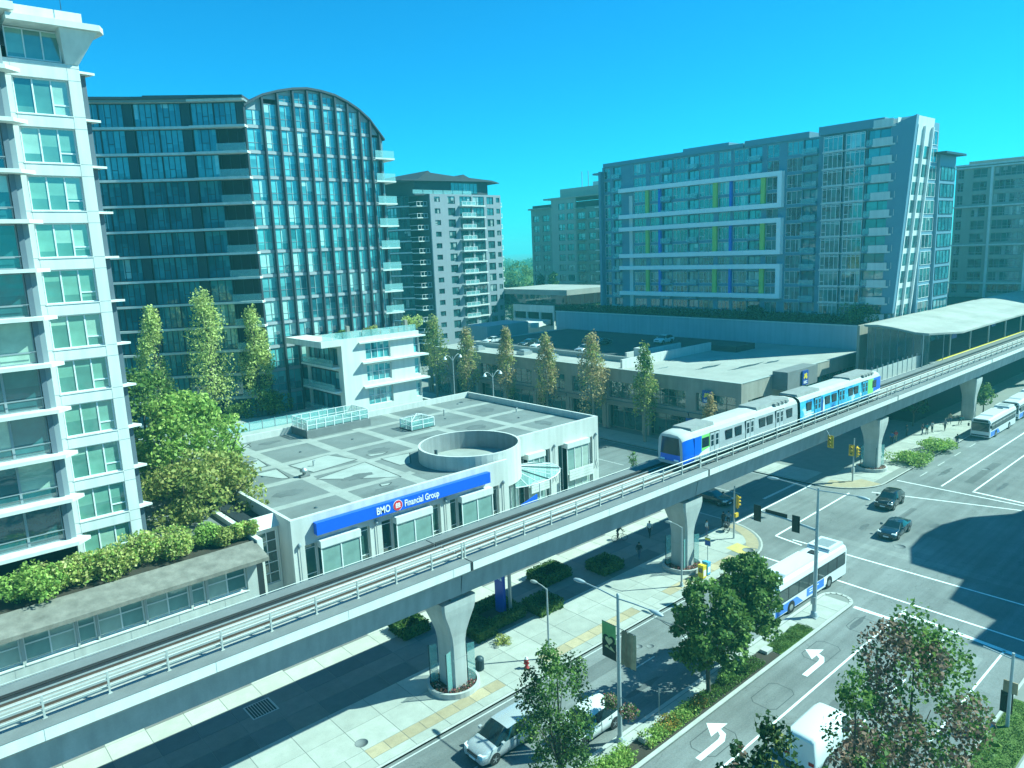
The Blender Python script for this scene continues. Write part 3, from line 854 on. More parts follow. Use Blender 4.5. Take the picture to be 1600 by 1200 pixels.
# right front, set back
OR = (0, YR, 0)
facade(bk, OR, FA_Y, 52.0, X1, 0, BT, [(53.3, 58.6, .5, 6.6), (59.95, 66.0, .5, 6.6)], 'stucco', .4)
for a, c, ww in ((53.3, 58.6, (54.6, 57.3)), (59.95, 66.0, (61.0, 64.9))):
    window(bk, OR, FA_Y, a, ww[0] - .02, .5, 6.58, cols=1, rows=(.5,), fm='frame_white', gm='glass_shop', bar=.06, recess=.3, split=True)
    window(bk, OR, FA_Y, ww[1] + .02, c, .5, 6.58, cols=1, rows=(.5,), fm='frame_white', gm='glass_shop', bar=.06, recess=.3, split=True)
    window(bk, (0, YR - .5, 0), FA_Y, ww[0], ww[1], .5, 6.1, cols=3, rows=(.42,), fm='frame_white', gm='glass_pale', bar=.08, recess=.02, split=True)
    lbox(bk, OR, FA_Y, ww[0] - .03, ww[1] + .03, -.6, .38, 6.12, 6.75, 'white_panel', 'bay_head')
    for q in range(4): lbox(bk, OR, FA_Y, ww[0] - .15, ww[1] + .15, -.95, -.9 + .05, 2.2 + q * .33, 2.2 + q * .33 + .29, 'white_panel', 'balcony_board')
for x in (59.25, 66.55):
    b = MB(); b.tube([(x, YR - .12, 6.7), (x, YR - .12, 3.6)], .035, 'frame_grey', 6)
    b.tube([(x, YR - .12, 3.6), (x - .35, YR - .1, 2.4)], .03, 'frame_grey', 5); b.tube([(x, YR - .12, 3.6), (x + .35, YR - .1, 2.4)], .03, 'frame_grey', 5)
    b.lathe([(.16, 6.68), (.16, 6.9), (.05, 7.0)], 'frame_grey', 10, (x, YR - .14)); b.obj('rod_brace', bk)
facade(bk, (X0, YB, 0), FA_X, 0, YB - YL - .4, 0, BT, [], 'stucco', .3, 'side_wall')
facade(bk, (X1, YR + .4, 0), math.pi / 2, 0, YB - YR - .4, 0, BT, [(4, 9, .5, 6), (12, 17, .5, 6), (20, 24, .5, 6)], 'stucco', .3, 'side_wall')
for a, c in ((4, 9), (12, 17), (20, 24)): window(bk, (X1, YR + .4, 0), math.pi / 2, a, c, .5, 6, cols=3, rows=(.6,), fm='frame_white', gm='glass_shop', recess=.1)
b = MB(); b.box(X0 + .3, X1 - .3, YB - .3, YB, 0, BT, 'stucco'); b.obj('rear_wall', bk)
# the drum
nseg = 56
b = MB()
def ringpt(r, a): return (RC[0] + r * math.cos(a), RC[1] + r * math.sin(a))
for k in range(nseg):
    a0, a1 = 2 * math.pi * k / nseg, 2 * math.pi * (k + 1) / nseg
    p, q = ringpt(RR, a0), ringpt(RR, a1); r, s = ringpt(RR - .25, a0), ringpt(RR - .25, a1)
    am = math.degrees((a0 + a1) / 2) % 360
    zb = 5.9 if 270 < am < 358 else 6.8
    b.add([(*p, zb), (*q, zb), (*q, 9.75), (*p, 9.75), (*r, zb), (*s, zb), (*s, 9.75), (*r, 9.75)],
          [(0, 1, 2, 3), (3, 2, 6, 7), (0, 4, 5, 1)], 'stucco')
    b.add([(*p, zb), (*q, zb), (*q, 9.75), (*p, 9.75), (*r, zb), (*s, zb), (*s, 9.75), (*r, 9.75)], [(5, 4, 7, 6)], 'drum_inner_shade')
drum = b.obj('roof_drum', bk)
b = MB()
for k in range(nseg):
    if k % 2: continue
    a0 = 2 * math.pi * k / nseg
    p = ringpt(RR + .006, a0 - .0018); q = ringpt(RR + .006, a0 + .0018)
    b.add([(*p, 8.25), (*q, 8.25), (*q, 9.7), (*p, 9.7)], [(0, 1, 2, 3)], 'panel_joint')
b.obj('drum_joints', drum)
b = MB(); b.add([(*ringpt(RR - .25, 2 * math.pi * k / nseg), 7.75) for k in range(nseg)], [tuple(range(nseg))], 'roof_band'); b.obj('drum_floor', drum)
b = MB(); b.box(43.4, 43.6, 62.6, 62.9, 7.75, 9.3, 'frame_dark'); b.box(43.1, 44.3, 61.6, 62.55, 7.76, 8.1, 'frame_grey'); b.obj('drum_vent', drum)
# curved glazing of the entrance under the drum, and the fan canopy
b = MB()
for k in range(12):
    a0, a1 = RAD(272 + 7 * k), RAD(272 + 7 * (k + 1)); p, q = ringpt(RR - .5, a0), ringpt(RR - .5, a1)
    b.add([(*p, 0), (*q, 0), (*q, 6), (*p, 6)], [(0, 1, 2, 3)], 'glass_pale' if k % 3 else 'glass_shop')
b.obj('entrance_glazing', bk)
for k in range(7):
    a = RAD(272 + 14 * k); b = MB(); p = ringpt(RR - .42, a)
    b.tube([(*p, 0), (*p, 6)], .05, 'frame_white', 6); b.obj('mullion', bk)
cn = thing('glass_canopy', (54, 57, 0), 'fan-shaped glass canopy over the bank entrance', 'canopy')
fan = [(51.4 + 5.0 * math.cos(RAD(t)), 58.2 + 3.6 * math.sin(RAD(t)), 5.6 + .12 * math.cos(RAD(t))) for t in range(-130, 41, 17)]
hub = (51.2, 60.0, 6.3)
for i in range(len(fan) - 1):
    b = MB(); b.add([hub, fan[i], fan[i + 1]], [(0, 1, 2)], 'glass_canopy'); b.obj('canopy_pane', cn)
for i, p in enumerate(fan):
    b = MB(); b.tube([hub, p], .05 if i % 3 else .09, 'frame_white' if i % 3 else 'frame_dark', 6); b.obj('canopy_rib', cn)
b = MB(); b.tube(fan, .06, 'frame_white', 6); b.obj('canopy_rim', cn)
for p in (fan[2], fan[5], fan[8]):
    b = MB(); b.tube([(p[0], p[1], SW), p], .06, 'frame_white', 8); b.obj('canopy_post', cn)
cn['label'] = 'fan-shaped glass canopy over the bank entrance below the round drum'

# parapets and deck
b = MB()
# deck in strips round the drum opening
def deckrect(x0, x1, y0, y1): b.add([(x0, y0, BD), (x1, y0, BD), (x1, y1, BD), (x0, y1, BD)], [(0, 1, 2, 3)], 'roof_grey')
ys_ = [YL + .4] + [RC[1] - RR + .15 + (2 * RR - .3) * i / 36 for i in range(37)]
for i in range(len(ys_) - 1):
    ya_, yb_ = ys_[i], ys_[i + 1]; ym = (ya_ + yb_) / 2
    d_ = abs(ym - RC[1]); half = math.sqrt(max(0, (RR - .12) ** 2 - d_ ** 2)) if d_ < RR - .12 else 0
    deckrect(X0 + .3, RC[0] - half, ya_, yb_)
    xr_ = X1 - .3 if ym > YR + .4 else None
    if xr_ and RC[0] + half < xr_: deckrect(RC[0] + half, xr_, ya_, yb_)
deckrect(X0 + .3, X1 - .3, ys_[-1], YB - .3)
deck = b.obj('roof_deck', bk)
def rb(x0, x1, y0, y1, m='roof_band', z=.004, name='roof_band'):
    b = MB(); b.box(x0, x1, y0, y1, BD - .05, BD + z, m); b.obj(name, deck)
for x, y0 in ((31.0, 55.5), (38.1, 55.5), (45.1, 67.0), (52.1, 66.2), (59.15, 61.4)): rb(x - .62, x + .62, y0, YB - .35)
for y in (68.1, 74.2, 81.4):
    rb(X0 + .35, X1 - .35, y - .55, y + .55, z=.008)
rb(X0 + .35, 39.3, 61.0 - .5, 61.0 + .5, z=.008)
def patch(pts, m='roof_pale', z=.012):
    b = MB(); b.add([(x, y, BD + z) for x, y in pts], [tuple(range(len(pts)))], m); b.obj('roof_patch', deck)
    o = MB(); n = len(pts)
    for i in range(n):
        a, c = Vector(pts[i]), Vector(pts[(i + 1) % n]); d = (c - a)
        if d.length < .1: continue
        nr = Vector((-d.y, d.x)).normalized() * .06
        o.add([(*(a - nr), BD + z + .003), (*(c - nr), BD + z + .003), (*(c + nr), BD + z + .003), (*(a + nr), BD + z + .003)], [(0, 1, 2, 3)], 'roof_line')
    o.obj('roof_seam', deck)
def pz(*ps): return [tuple(onz(x, y, BD)[:2]) for x, y in ps]
patch(pz((452, 728), (512, 711), (558, 718), (490, 738)))
patch(pz((494, 749), (570, 722), (627, 745), (560, 748)))
patch(pz((385, 720), (402, 717), (418, 728), (380, 737)))
patch(pz((395, 742), (432, 733), (452, 747), (440, 748)))
patch(pz((595, 717), (640, 708), (642, 724), (625, 727)))
patch(pz((572, 711), (606, 706), (598, 710), (580, 713)))
patch(pz((376, 695), (386, 694), (392, 698), (380, 699)))
patch(pz((593, 757), (612, 754), (607, 758), (596, 760)))
# worn stains, drains and pipe stubs
def blob(x, y, a, c, seed, n=16):
    r_ = random.Random(seed); return [(x + a * math.cos(2 * math.pi * t / n) * r_.uniform(.65, 1.15), y + c * math.sin(2 * math.pi * t / n) * r_.uniform(.65, 1.15)) for t in range(n)]
for q, (x, y, a, c) in enumerate(((27.5, 64.5, 1.6, 1.0), (34.8, 64.0, 1.9, .8), (28.2, 78.0, 1.8, 1.2), (41.5, 71.2, 1.5, .9), (55.5, 71.0, 1.6, 1.2), (48.5, 71.5, 1.3, .7), (62.8, 77.8, 1.5, 1.4), (34.5, 84.5, 1.4, .8), (55.6, 84.4, 1.6, .9), (62.6, 66.0, 1.1, 1.6), (34.4, 58.3, 1.7, .7))):
    b = MB(); b.add([(px_, py_, BD + .0155) for px_, py_ in blob(x, y, a, c, 300 + q)], [tuple(range(16))], 'roof_stain'); b.obj('roof_stain', deck)
for x, y in ((28.0, 71.5), (35.0, 77.5), (42.0, 78.0), (55.8, 77.9), (62.4, 70.6), (62.7, 84.2), (27.4, 58.6), (55.4, 64.6)):
    b = MB(); b.lathe([(.16, BD), (.16, BD + .05), (.09, BD + .09)], 'frame_dark', 10, (x, y)); b.obj('roof_drain', deck)
for x, y, h in ((33.4, 71.0, .6), (56.9, 79.6, .8), (64.6, 73.5, .5), (40.3, 84.0, .7)):
    b = MB(); b.tube([(x, y, BD), (x, y, BD + h)], .09, 'galv', 8); b.tube([(x, y, BD + h - .05), (x + .18, y, BD + h + .02)], .09, 'galv', 8); b.obj('pipe_stub', deck)
rv = thing('roof_vent', (31.0, 68.2, BD), 'small grey vent hood standing where roof bands cross on the bank', 'vent')
b = MB(); b.lathe([(.18, BD), (.18, BD + .5), (.42, BD + .55), (.42, BD + .75), (.1, BD + .95)], 'galv', 10, (31.0, 68.2)); b.obj('hood', rv)
b = MB(); b.box(30.5, 31.5, 67.9, 68.5, BD + .009, BD + .2, 'concrete_dark'); b.obj('base', rv)
# blue sign band with lettering
sg = thing('bank_sign', (34.8, 54.4, 7.4), 'long blue bank sign band with white lettering and a red roundel', 'sign')
SY = 54.4
b = MB(); b.box(25.35, 44.05, SY, SY + .55, 7.36, 8.42, 'sign_blue'); b.obj('sign_box', sg)
def letters(par, txt, size, x, z, y, m='sign_white', bold=.012, h=None, sx=1.0):
    me = textmesh(txt, size, m, .015, bold=bold)
    me.transform(Matrix.Scale(sx, 4, (1, 0, 0)))
    return inst(me, 'lettering', par, (x, y - .02, z))
pB = ony(589, 803, SY); pF = ony(632, 789, SY)
letters(sg, 'BMO', .92, pB.x - .05, 7.58, SY, sx=.72)
letters(sg, 'Financial Group', .86, pF.x, 7.60, SY, sx=.70)
pc = ony(621.5, 789.5, SY)
b = MB()
def disc(b, cx, cz, r, y, m, n=28, t=.02):
    b.prism([(cx + r * math.cos(2 * math.pi * k / n), cz + r * math.sin(2 * math.pi * k / n)) for k in range(n)], y - t, y, m, 'y')
disc(b, pc.x, pc.z, .50, SY - .002, 'sign_white', t=.02)
disc(b, pc.x, pc.z, .46, SY - .012, 'sign_red', t=.03)
for dx, w in ((-.17, .13), (0, .10), (.17, .13)):
    b.box(pc.x + dx - w / 2, pc.x + dx + w / 2, SY - .052, SY - .04, pc.z - .02, pc.z + .15, 'sign_white')
b.prism([(pc.x - .24, pc.z + .15), (pc.x - .12, pc.z + .27), (pc.x, pc.z + .17), (pc.x + .12, pc.z + .27), (pc.x + .24, pc.z + .15)][::-1], SY - .052, SY - .04, 'sign_white', 'y')
b.box(pc.x - .25, pc.x + .25, SY - .052, SY - .04, pc.z - .07, pc.z - .02, 'sign_white')
b.box(pc.x - .25, pc.x + .25, SY - .052, SY - .04, pc.z - .2, pc.z - .13, 'sign_white')
b.obj('roundel', sg)
# small blue entrance sign below the canopy
es = tag(MB().prism([(47.9, 3.2), (50.2, 3.2), (50.2, 4.6), (47.9, 4.0)], 54.3, 54.42, 'sign_blue', 'y').obj('entrance_sign'), 'small tilted blue sign panel beside the bank entrance', 'sign')
# roof cages
def cage(cx0, cx1, cy0, cy1, h, label, hip=False, zb=BD):
    t = thing('roof_guard', ((cx0 + cx1) / 2, (cy0 + cy1) / 2, zb), label, 'guard rail', 'white guard rails on the bank roof')
    def post(x, y): MB().box(x - .05, x + .05, y - .05, y + .05, zb, zb + h, 'frame_white').obj('post', t)
    nx = max(2, int((cx1 - cx0) / 1.2)); ny = max(2, int((cy1 - cy0) / 1.2))
    for i in range(nx + 1):
        for y in (cy0, cy1): post(cx0 + (cx1 - cx0) * i / nx, y)
    for i in range(1, ny):
        for x in (cx0, cx1): post(x, cy0 + (cy1 - cy0) * i / ny)
    for z in (.45 * h, h - .05):
        b = MB()
        b.box(cx0, cx1, cy0 - .04, cy0 + .04, zb + z, zb + z + .07, 'frame_white'); b.box(cx0, cx1, cy1 - .04, cy1 + .04, zb + z, zb + z + .07, 'frame_white')
        b.box(cx0 - .04, cx0 + .04, cy0 + .05, cy1 - .05, zb + z, zb + z + .07, 'frame_white'); b.box(cx1 - .04, cx1 + .04, cy0 + .05, cy1 - .05, zb + z, zb + z + .07, 'frame_white')
        b.obj('rail', t)
    for (x0, x1, y0, y1) in ((cx0 + .06, cx1 - .06, cy0 - .01, cy0 + .01), (cx0 + .06, cx1 - .06, cy1 - .01, cy1 + .01), (cx0 - .01, cx0 + .01, cy0 + .06, cy1 - .06), (cx1 - .01, cx1 + .01, cy0 + .06, cy1 - .06)):
        MB().box(x0, x1, y0, y1, zb + .12, zb + h - .1, 'glass_clear').obj('mesh_panel', t)
    if hip:
        b = MB(); top = ((cx0 + cx1) / 2, (cy0 + cy1) / 2, zb + h + .55)
        for x in (cx0, cx1):
            for y in (cy0, cy1): b.tube([(x, y, zb + h), top], .04, 'frame_white', 5)
        b.obj('hip_rails', t)
    return t
mb = MB().box(38.4, 47.3, 82.6, 87.1, BD + .01, BD + .95, 'concrete_dark').obj('roof_hatch')
tag(mb, 'raised grey roof kerb under the long white guard rail', 'roof hatch')
cage(38.6, 47.1, 82.8, 86.9, 1.3, 'long white guard rail round the raised kerb at the rear of the bank roof', zb=BD + .955)
cage(49.0, 52.4, 75.6, 78.2, 1.25, 'small white skylight cage with a hipped top on the bank roof', hip=True)
b = MB(); b.box(48.9, 52.5, 75.5, 78.3, BD + .009, BD + .12, 'roof_dark'); b.obj('roof_hatch')
for o in list(COL.objects):
    if o.name == 'roof_hatch.001': tag(o, 'flat dark skylight kerb under the small white cage', 'roof hatch')

# ================================================================== white three-storey block behind the bank
lw = thing('white_apartment_block', (55, 96, 0), 'white three-storey block with roof garden behind the bank', 'building')
LY = 90.0; LX0, LX1 = 47.9, 60.6
core(lw, [(LX0 + .4, LY + .5), (LX1 - .3, LY + .5), (LX1 - .3, 101), (LX0 + .4, 101)], 0, 18.0)
LT = 18.9
zf = [ony(560, 562, LY).z, ony(563, 600, LY).z]
z_s = [15.75, 12.3]
hl = []
for z1 in (18.0, 14.9, 11.5):
    hl += [(51.6, 55.6, z1 - 2.35, z1), (59.6, 60.55, z1 - 2.35, z1)]
facade(lw, (0, LY, 0), FA_Y, LX0, LX1, 0, LT, hl, 'white_wall', .4)
for z1 in (18.0, 14.9, 11.5):
    window(lw, (0, LY, 0), FA_Y, 51.62, 55.58, z1 - 2.34, z1 - .01, cols=4, rows=(.55,), fm='frame_white', gm='glass_arch', bar=.07, recess=.2, split=True)
    window(lw, (0, LY, 0), FA_Y, 59.62, 60.54, z1 - 2.34, z1 - .01, cols=1, rows=(.5,), fm='frame_white', gm='glass_arch', bar=.07, recess=.2)
for z in z_s:
    MB().prism([(50.6, LY - .9), (61.6, LY - .9), (61.6, LY + .8), (LX1 + .01, LY + .8), (LX1 + .01, LY - .002), (50.9, LY - .002)], z - .5, z - .28, 'slab_edge').obj('slab', lw)
MB().prism([(50.4, LY - .6), (61.4, LY - .6), (61.4, LY + .8), (LX1 + .01, LY + .8), (LX1 + .01, LY - .002), (50.6, LY - .002)], 18.05, 18.25, 'slab_edge').obj('slab', lw)
# shaded west side with balconies
facade(lw, (LX0, LY + 10.8, 0), FA_X, 0, 10.38, 0, LT, [(.8, 9.5, 15.2, 17.6), (.8, 9.5, 11.8, 14.4), (.8, 9.5, 8.4, 11.0)], 'white_wall', .35)
for z in (15.2, 11.8, 8.4):
    for a in (.8, 3.7, 6.6): window(lw, (LX0, LY + 10.8, 0), FA_X, a, a + 2.88, z, z + 2.4 + .19 * 0, cols=2, fm='frame_dark', gm='glass_wing', recess=.2)
    lbox(lw, (LX0, LY + 10.8, 0), FA_X, .4, 10.0, -1.1, -.003, z - .35, z - .12, 'slab_edge', 'slab')
    lbox(lw, (LX0, LY + 10.8, 0), FA_X, .45, 9.95, -1.08, -1.04, z - .11, z + .9, 'glass_balustrade', 'balustrade')
MB().prism([(44.9, LY - .12), (LX0 - .002, LY - .12), (LX0 - .002, LY + 10.7), (44.9, LY + 10.7)], 18.05, LT, 'white_wall').obj('terrace_parapet', lw)
b = MB(); b.box(LX0 + .4, LX1, LY + .4, 101, LT - .5, LT - .25, 'roof_band'); b.obj('roof_deck', lw)
# balustrade and planting boxes of the roof garden
for i in range(10):
    x = LX0 - 2.6 + i * 1.5
    MB().box(x, x + 1.42, LY + .12, LY + .16, LT + .002, LT + .95, 'glass_balustrade').obj('balustrade', lw)
for x0, x1 in ((52.0, 55.2), (57.2, 60.0)):
    MB().box(x0, x1, LY + 1.2, LY + 2.2, LT - .24, LT + .5, 'brown_wall').obj('planter_box', lw)
for x in (49.5, 59.0):
    MB().box(x, x + .45, LY + 1.0, LY + 1.45, LT - .24, LT + 1.6, 'brown_wall').obj('chimney_pier', lw)
# low terrace at its east side and retaining strip along the bank rear
tr = thing('garden_terrace', (64, 96, 0), 'low pale garden terrace beside the white block, next to the side street', 'terrace')
MB().prism([(60.7, 89.4), (66.4, 89.4), (66.4, 104), (60.7, 104)], 0, 6.0, 'white_wall').obj('wall', tr)
MB().box(61.2, 66.0, 90.0, 103.5, 6.0, 6.25, 'roof_pale').obj('deck', tr)
MB().box(61.2, 66.2, 89.5, 89.8, 6.0, 6.9, 'white_wall').obj('parapet', tr)
MB().box(65.95, 66.35, 89.82, 103.5, 6.0, 6.9, 'white_wall').obj('parapet', tr)
# garden court between the tower podium and the wing
gc = thing('garden_court', (33, 92, 0), 'pale paved garden court with glass fences behind the bank roof', 'terrace')
MB().prism([(21.6, 87.6), (47.0, 87.6), (47.0, 99), (12, 99), (12, 86.2), (21.6, 86.2)], 0, 8.35, 'white_wall').obj('retaining_wall', gc)
MB().prism([(21.8, 87.8), (46.9, 87.8), (46.9, 98.8), (12.2, 98.8), (12.2, 86.4), (21.8, 86.4)], 8.352, 8.45, 'roof_pale').obj('paving', gc)
for i in range(9):
    x = 31.5 + i * 1.7
    MB().box(x, x + 1.62, 91.5, 91.54, 8.46, 9.6, 'glass_balustrade').obj('glass_fence', gc)
    MB().box(x + 1.62, x + 1.69, 91.48, 91.56, 8.45, 9.68, 'frame_grey').obj('post', gc)
MB().box(24.0, 31.0, 89.3, 92.0, 8.45, 8.9, 'concrete').obj('planter_wall', gc)
# ================================================================== curved glass tower with the arched roof
at = thing('arched_glass_tower', (50, 115, 0), 'dark glass tower with an arched roof and tall vertical fins', 'tower')
AY = 103.0
ftops = [(379, 163), (407, 147), (431, 141), (455, 137.5), (477.5, 137), (499.5, 141), (521, 147.5), (540.5, 157.5), (559, 170), (576, 185.5), (591, 206), (599, 217)]
arch = [ony(x, y, AY) for x, y in ftops]
FHA = 3.42
zs_a = [27.9 + FHA * k for k in range(-7, 9)]          # sill lines
prof = [(p.x, p.z) for p in arch]
def archz(x):
    for i in range(len(prof) - 1):
        if prof[i][0] <= x <= prof[i + 1][0]:
            t = (x - prof[i][0]) / (prof[i + 1][0] - prof[i][0]); return prof[i][1] * (1 - t) + prof[i + 1][1] * t
    return prof[-1][1]
ax0, ax1 = prof[0][0], prof[-1][0]
# body behind the glass follows the arch
poly = [(ax0, 2)] + [(ax1, 2)] + [(x, z - .35) for x, z in reversed(prof)]
MB().prism([(x, z) for x, z in poly], AY + .75, AY + 17, 'interior', 'y').obj('core', at)
# curved roof shell
b = MB()
for i in range(len(prof) - 1):
    (xa, za), (xb, zb) = prof[i], prof[i + 1]
    b.add([(xa, AY - .45, za), (xb, AY - .45, zb), (xb, AY + 17.2, zb), (xa, AY + 17.2, za), (xa, AY - .45, za - .30), (xb, AY - .45, zb - .30), (xb, AY + 17.2, zb - .3), (xa, AY + 17.2, za - .3)],
          [(0, 1, 2, 3), (7, 6, 5, 4), (4, 5, 1, 0), (6, 7, 3, 2)], 'fin_dark')
b.obj('arched_roof', at)
# fins
for i, (x, z) in enumerate(prof[:-1]):
    MB().box(x - .12, x + .12, AY - .35, AY + .72, 4, z - .305, 'fin_dark').obj('fin', at)
# bays between the fins
for i in range(len(prof) - 1):
    xa, xb = prof[i][0] + .13, prof[i + 1][0] - .13
    if xb - xa < .4: continue
    zt_all = min(prof[i][1], prof[i + 1][1]) - .5
    for z in zs_a:
        z1 = z + FHA - .42
        if z < 4 or z > zt_all - .6: continue
        z1 = min(z1, zt_all)
        window(at, (0, AY, 0), FA_Y, xa, xb, z + .02, z1, cols=2, rows=(.36,), fm='frame_grey', gm='glass_arch', bar=.06, recess=.22, depth=.10)
        lbox(at, (0, AY, 0), FA_Y, xa, xb, .10, .5, z - .40, z, 'spandrel_grey', 'spandrel')
    # wedge of dark cladding between the last window and the curve
    za, zb_ = prof[i][1] - .31, prof[i + 1][1] - .31
    MB().prism([(xa, zt_all), (xb, zt_all), (xb, zb_), (xa, za)], AY + .2, AY + .5, 'spandrel_grey', 'y').obj('head_panel', at)
# balconies on its right flank
for k, z in enumerate(zs_a):
    if z > 47 or z < 17: continue
    xr = ax1 - .9 - max(0, (z - 40)) * .0
    MB().prism([(xr - 1.6, AY - 1.3), (xr + 1.9, AY - 1.3), (xr + 2.3, AY + .4), (xr + 2.3, AY + 4), (xr - .1, AY + 4), (xr - .1, AY - .75), (xr - 1.6, AY - .75)], z - .42, z - .2, 'slab_edge').obj('slab', at)
    MB().box(xr - 1.5, xr + 1.85, AY - 1.26, AY - 1.22, z - .198, z + .9, 'glass_balustrade').obj('balustrade', at)
MB().box(ax1 - .2, ax1 + .05, AY + .7, AY + 17, 2, 46.5, 'fin_dark').obj('side_wall', at)

# angled wing on the left, floors of glass between pale slab edges
PW = Vector((ax0 + .2, AY - .2, 0))
angs = [-38, -33, -29, -25, -21]
pts = [PW]
for i, a in enumerate(angs):
    L_ = 1.0 if i == 99 else 7.4
    d = Vector((math.cos(RAD(a)), math.sin(RAD(a)), 0)); pts.append(pts[-1] - d * L_)
roofz = 52.0
wing_z = [27.75 + FHA * k for k in range(-7, 8)]
core_poly = [(p.x, p.y + .55) for p in reversed(pts)] + [(pts[0].x, pts[0].y + 16), (pts[-1].x, pts[-1].y + 16)]
core(at, core_poly, 2, roofz - .6)
for i, a in enumerate(angs):
    org = pts[i + 1]; rz = RAD(a); ln = 7.4
    for j, z in enumerate(wing_z):
        if z > roofz - 2: continue
        z1 = min(z + FHA - .34, roofz - .5)
        if i == 0 and 1 < j < 13:
            # balcony zone next to the arch: glass set back behind a balustrade
            window(at, org, rz, .1, 3.2, z, z1, cols=3, rows=((.34, .67, .4),), fm='frame_dark', gm='glass_wing', recess=.0, bar=.08)
            window(at, org, rz, 3.3, 7.2, z, z1, cols=3, fm='frame_dark', gm='glass_wing', recess=.38, bar=.08)
            lbox(at, org, rz, 3.3, 7.3, -1.0, -.96, z, z + 1.0, 'glass_balustrade', 'balustrade')
        else:
            window(at, org, rz, .1, 3.1, z, z1, cols=4, rows=((.5, .75, .42),), fm='frame_dark', gm='glass_wing', recess=.0, bar=.08)
            window(at, org, rz, 3.15, 6.15, z, z1, cols=4, rows=((.25, .5, .42),), fm='frame_dark', gm='glass_wing', recess=.0, bar=.08)
            lbox(at, org, rz, 6.2, 7.35, .0, .5, z, z1, 'frame_dark', 'spandrel')
    for j, z in enumerate(wing_z):
        if z > roofz: continue
        lbox(at, org, rz, -.02, 7.42, (-1.05 if i == 0 else -.62), .5, z - .32, z - .01, 'slab_edge', 'slab')
    lbox(at, org, rz, -.1, 7.5, -1.3, 2.0, roofz - .3, roofz, 'fin_dark', 'roof_edge')
    lbox(at, org, rz, -.1, 7.5, -.9, 1.2, roofz - .62, roofz - .31, 'frame_grey', 'roof_soffit')
lbox(at, pts[2], RAD(angs[1]), 1, 13, 1.5, 6, roofz, roofz + .7, 'fin_dark', 'roof_edge')
MB().lathe([(1.0, roofz), (1.0, roofz + 1.0), (.5, roofz + 1.3)], 'galv', 12, (pts[1].x + 4.4, pts[1].y + 4)).obj('roof_plant', at)

# ================================================================== brown two-storey commercial block with flat roof
br = thing('commercial_block', (96, 85, 0), 'brown two-storey shop block with a flat roof and street columns', 'building')
BX = 90.3; BZ = 10.2; BY0, BY1 = 54.9, 131.0
core(br, [(BX + 1.8, BY0 + 1.5), (131.5, BY0 + 1.5), (131.5, BY1 - .5), (BX + 1.8, BY1 - .5)], 0, 9.4)
og = (BX, BY1, 0)
n_b = 9; bw = (BY1 - BY0) / n_b
hl = []
for i in range(n_b):
    u = i * bw
    hl += [(u + .9, u + bw - .9, 5.4, 8.1), (u + .7, u + bw - .7, 0, 4.1)]
facade(br, og, FA_X, 0, BY1 - BY0, 0, BZ, hl, 'brown_wall', .6)
for i in range(n_b):
    u = i * bw
    window(br, og, FA_X, u + .92, u + bw - .92, 5.42, 8.08, cols=4, rows=(.55,), fm='brown_trim', gm='glass_shop', bar=.08, recess=.35, depth=.1)
    window(br, og, FA_X, u + .75, u + bw - .75, 0.15, 4.05, cols=3, rows=(.75,), fm='brown_trim', gm='glass_shop', bar=.10, recess=1.2, depth=.1)
    lbox(br, og, FA_X, u + .1, u + bw - .1, -.5, -.003, 4.35, 5.0, 'brown_trim', 'canopy_band')
    lbox(br, og, FA_X, u - .3, u + .3, -.18, -.003, .13, 4.34, 'brown_wall', 'pilaster')
# south face, lit
og2 = (BX + .6, BY0, 0)
facade(br, og2, FA_Y, 0, 40.5, 0, BZ, [(1.2, 5.6, 0, 7.6), (14.5, 38, 5.2, 8.0)], 'brown_wall', .5)
window(br, og2, FA_Y, 1.25, 5.55, .15, 7.55, cols=3, rows=(.5,), fm='brown_trim', gm='glass_shop', recess=.9)
window(br, og2, FA_Y, 14.55, 37.95, 5.22, 7.98, cols=10, fm='brown_trim', gm='glass_shop', recess=.2)
b = MB(); b.prism([(BX + .62, BY0 + .52), (131.8, BY0 + .52), (131.8, BY1), (BX + .62, BY1)], 9.42, 9.85, 'roof_white'); dk = b.obj('roof_deck', br)
MB().box(BX - .12, BX + .45, BY0 + .002, BY1, BZ + .001, BZ + .08, 'roof_pale').obj('coping', br)
MB().box(BX + .46, 131.5, BY0 - .06, BY0 + .4, BZ + .001, BZ + .08, 'roof_pale').obj('coping', br)
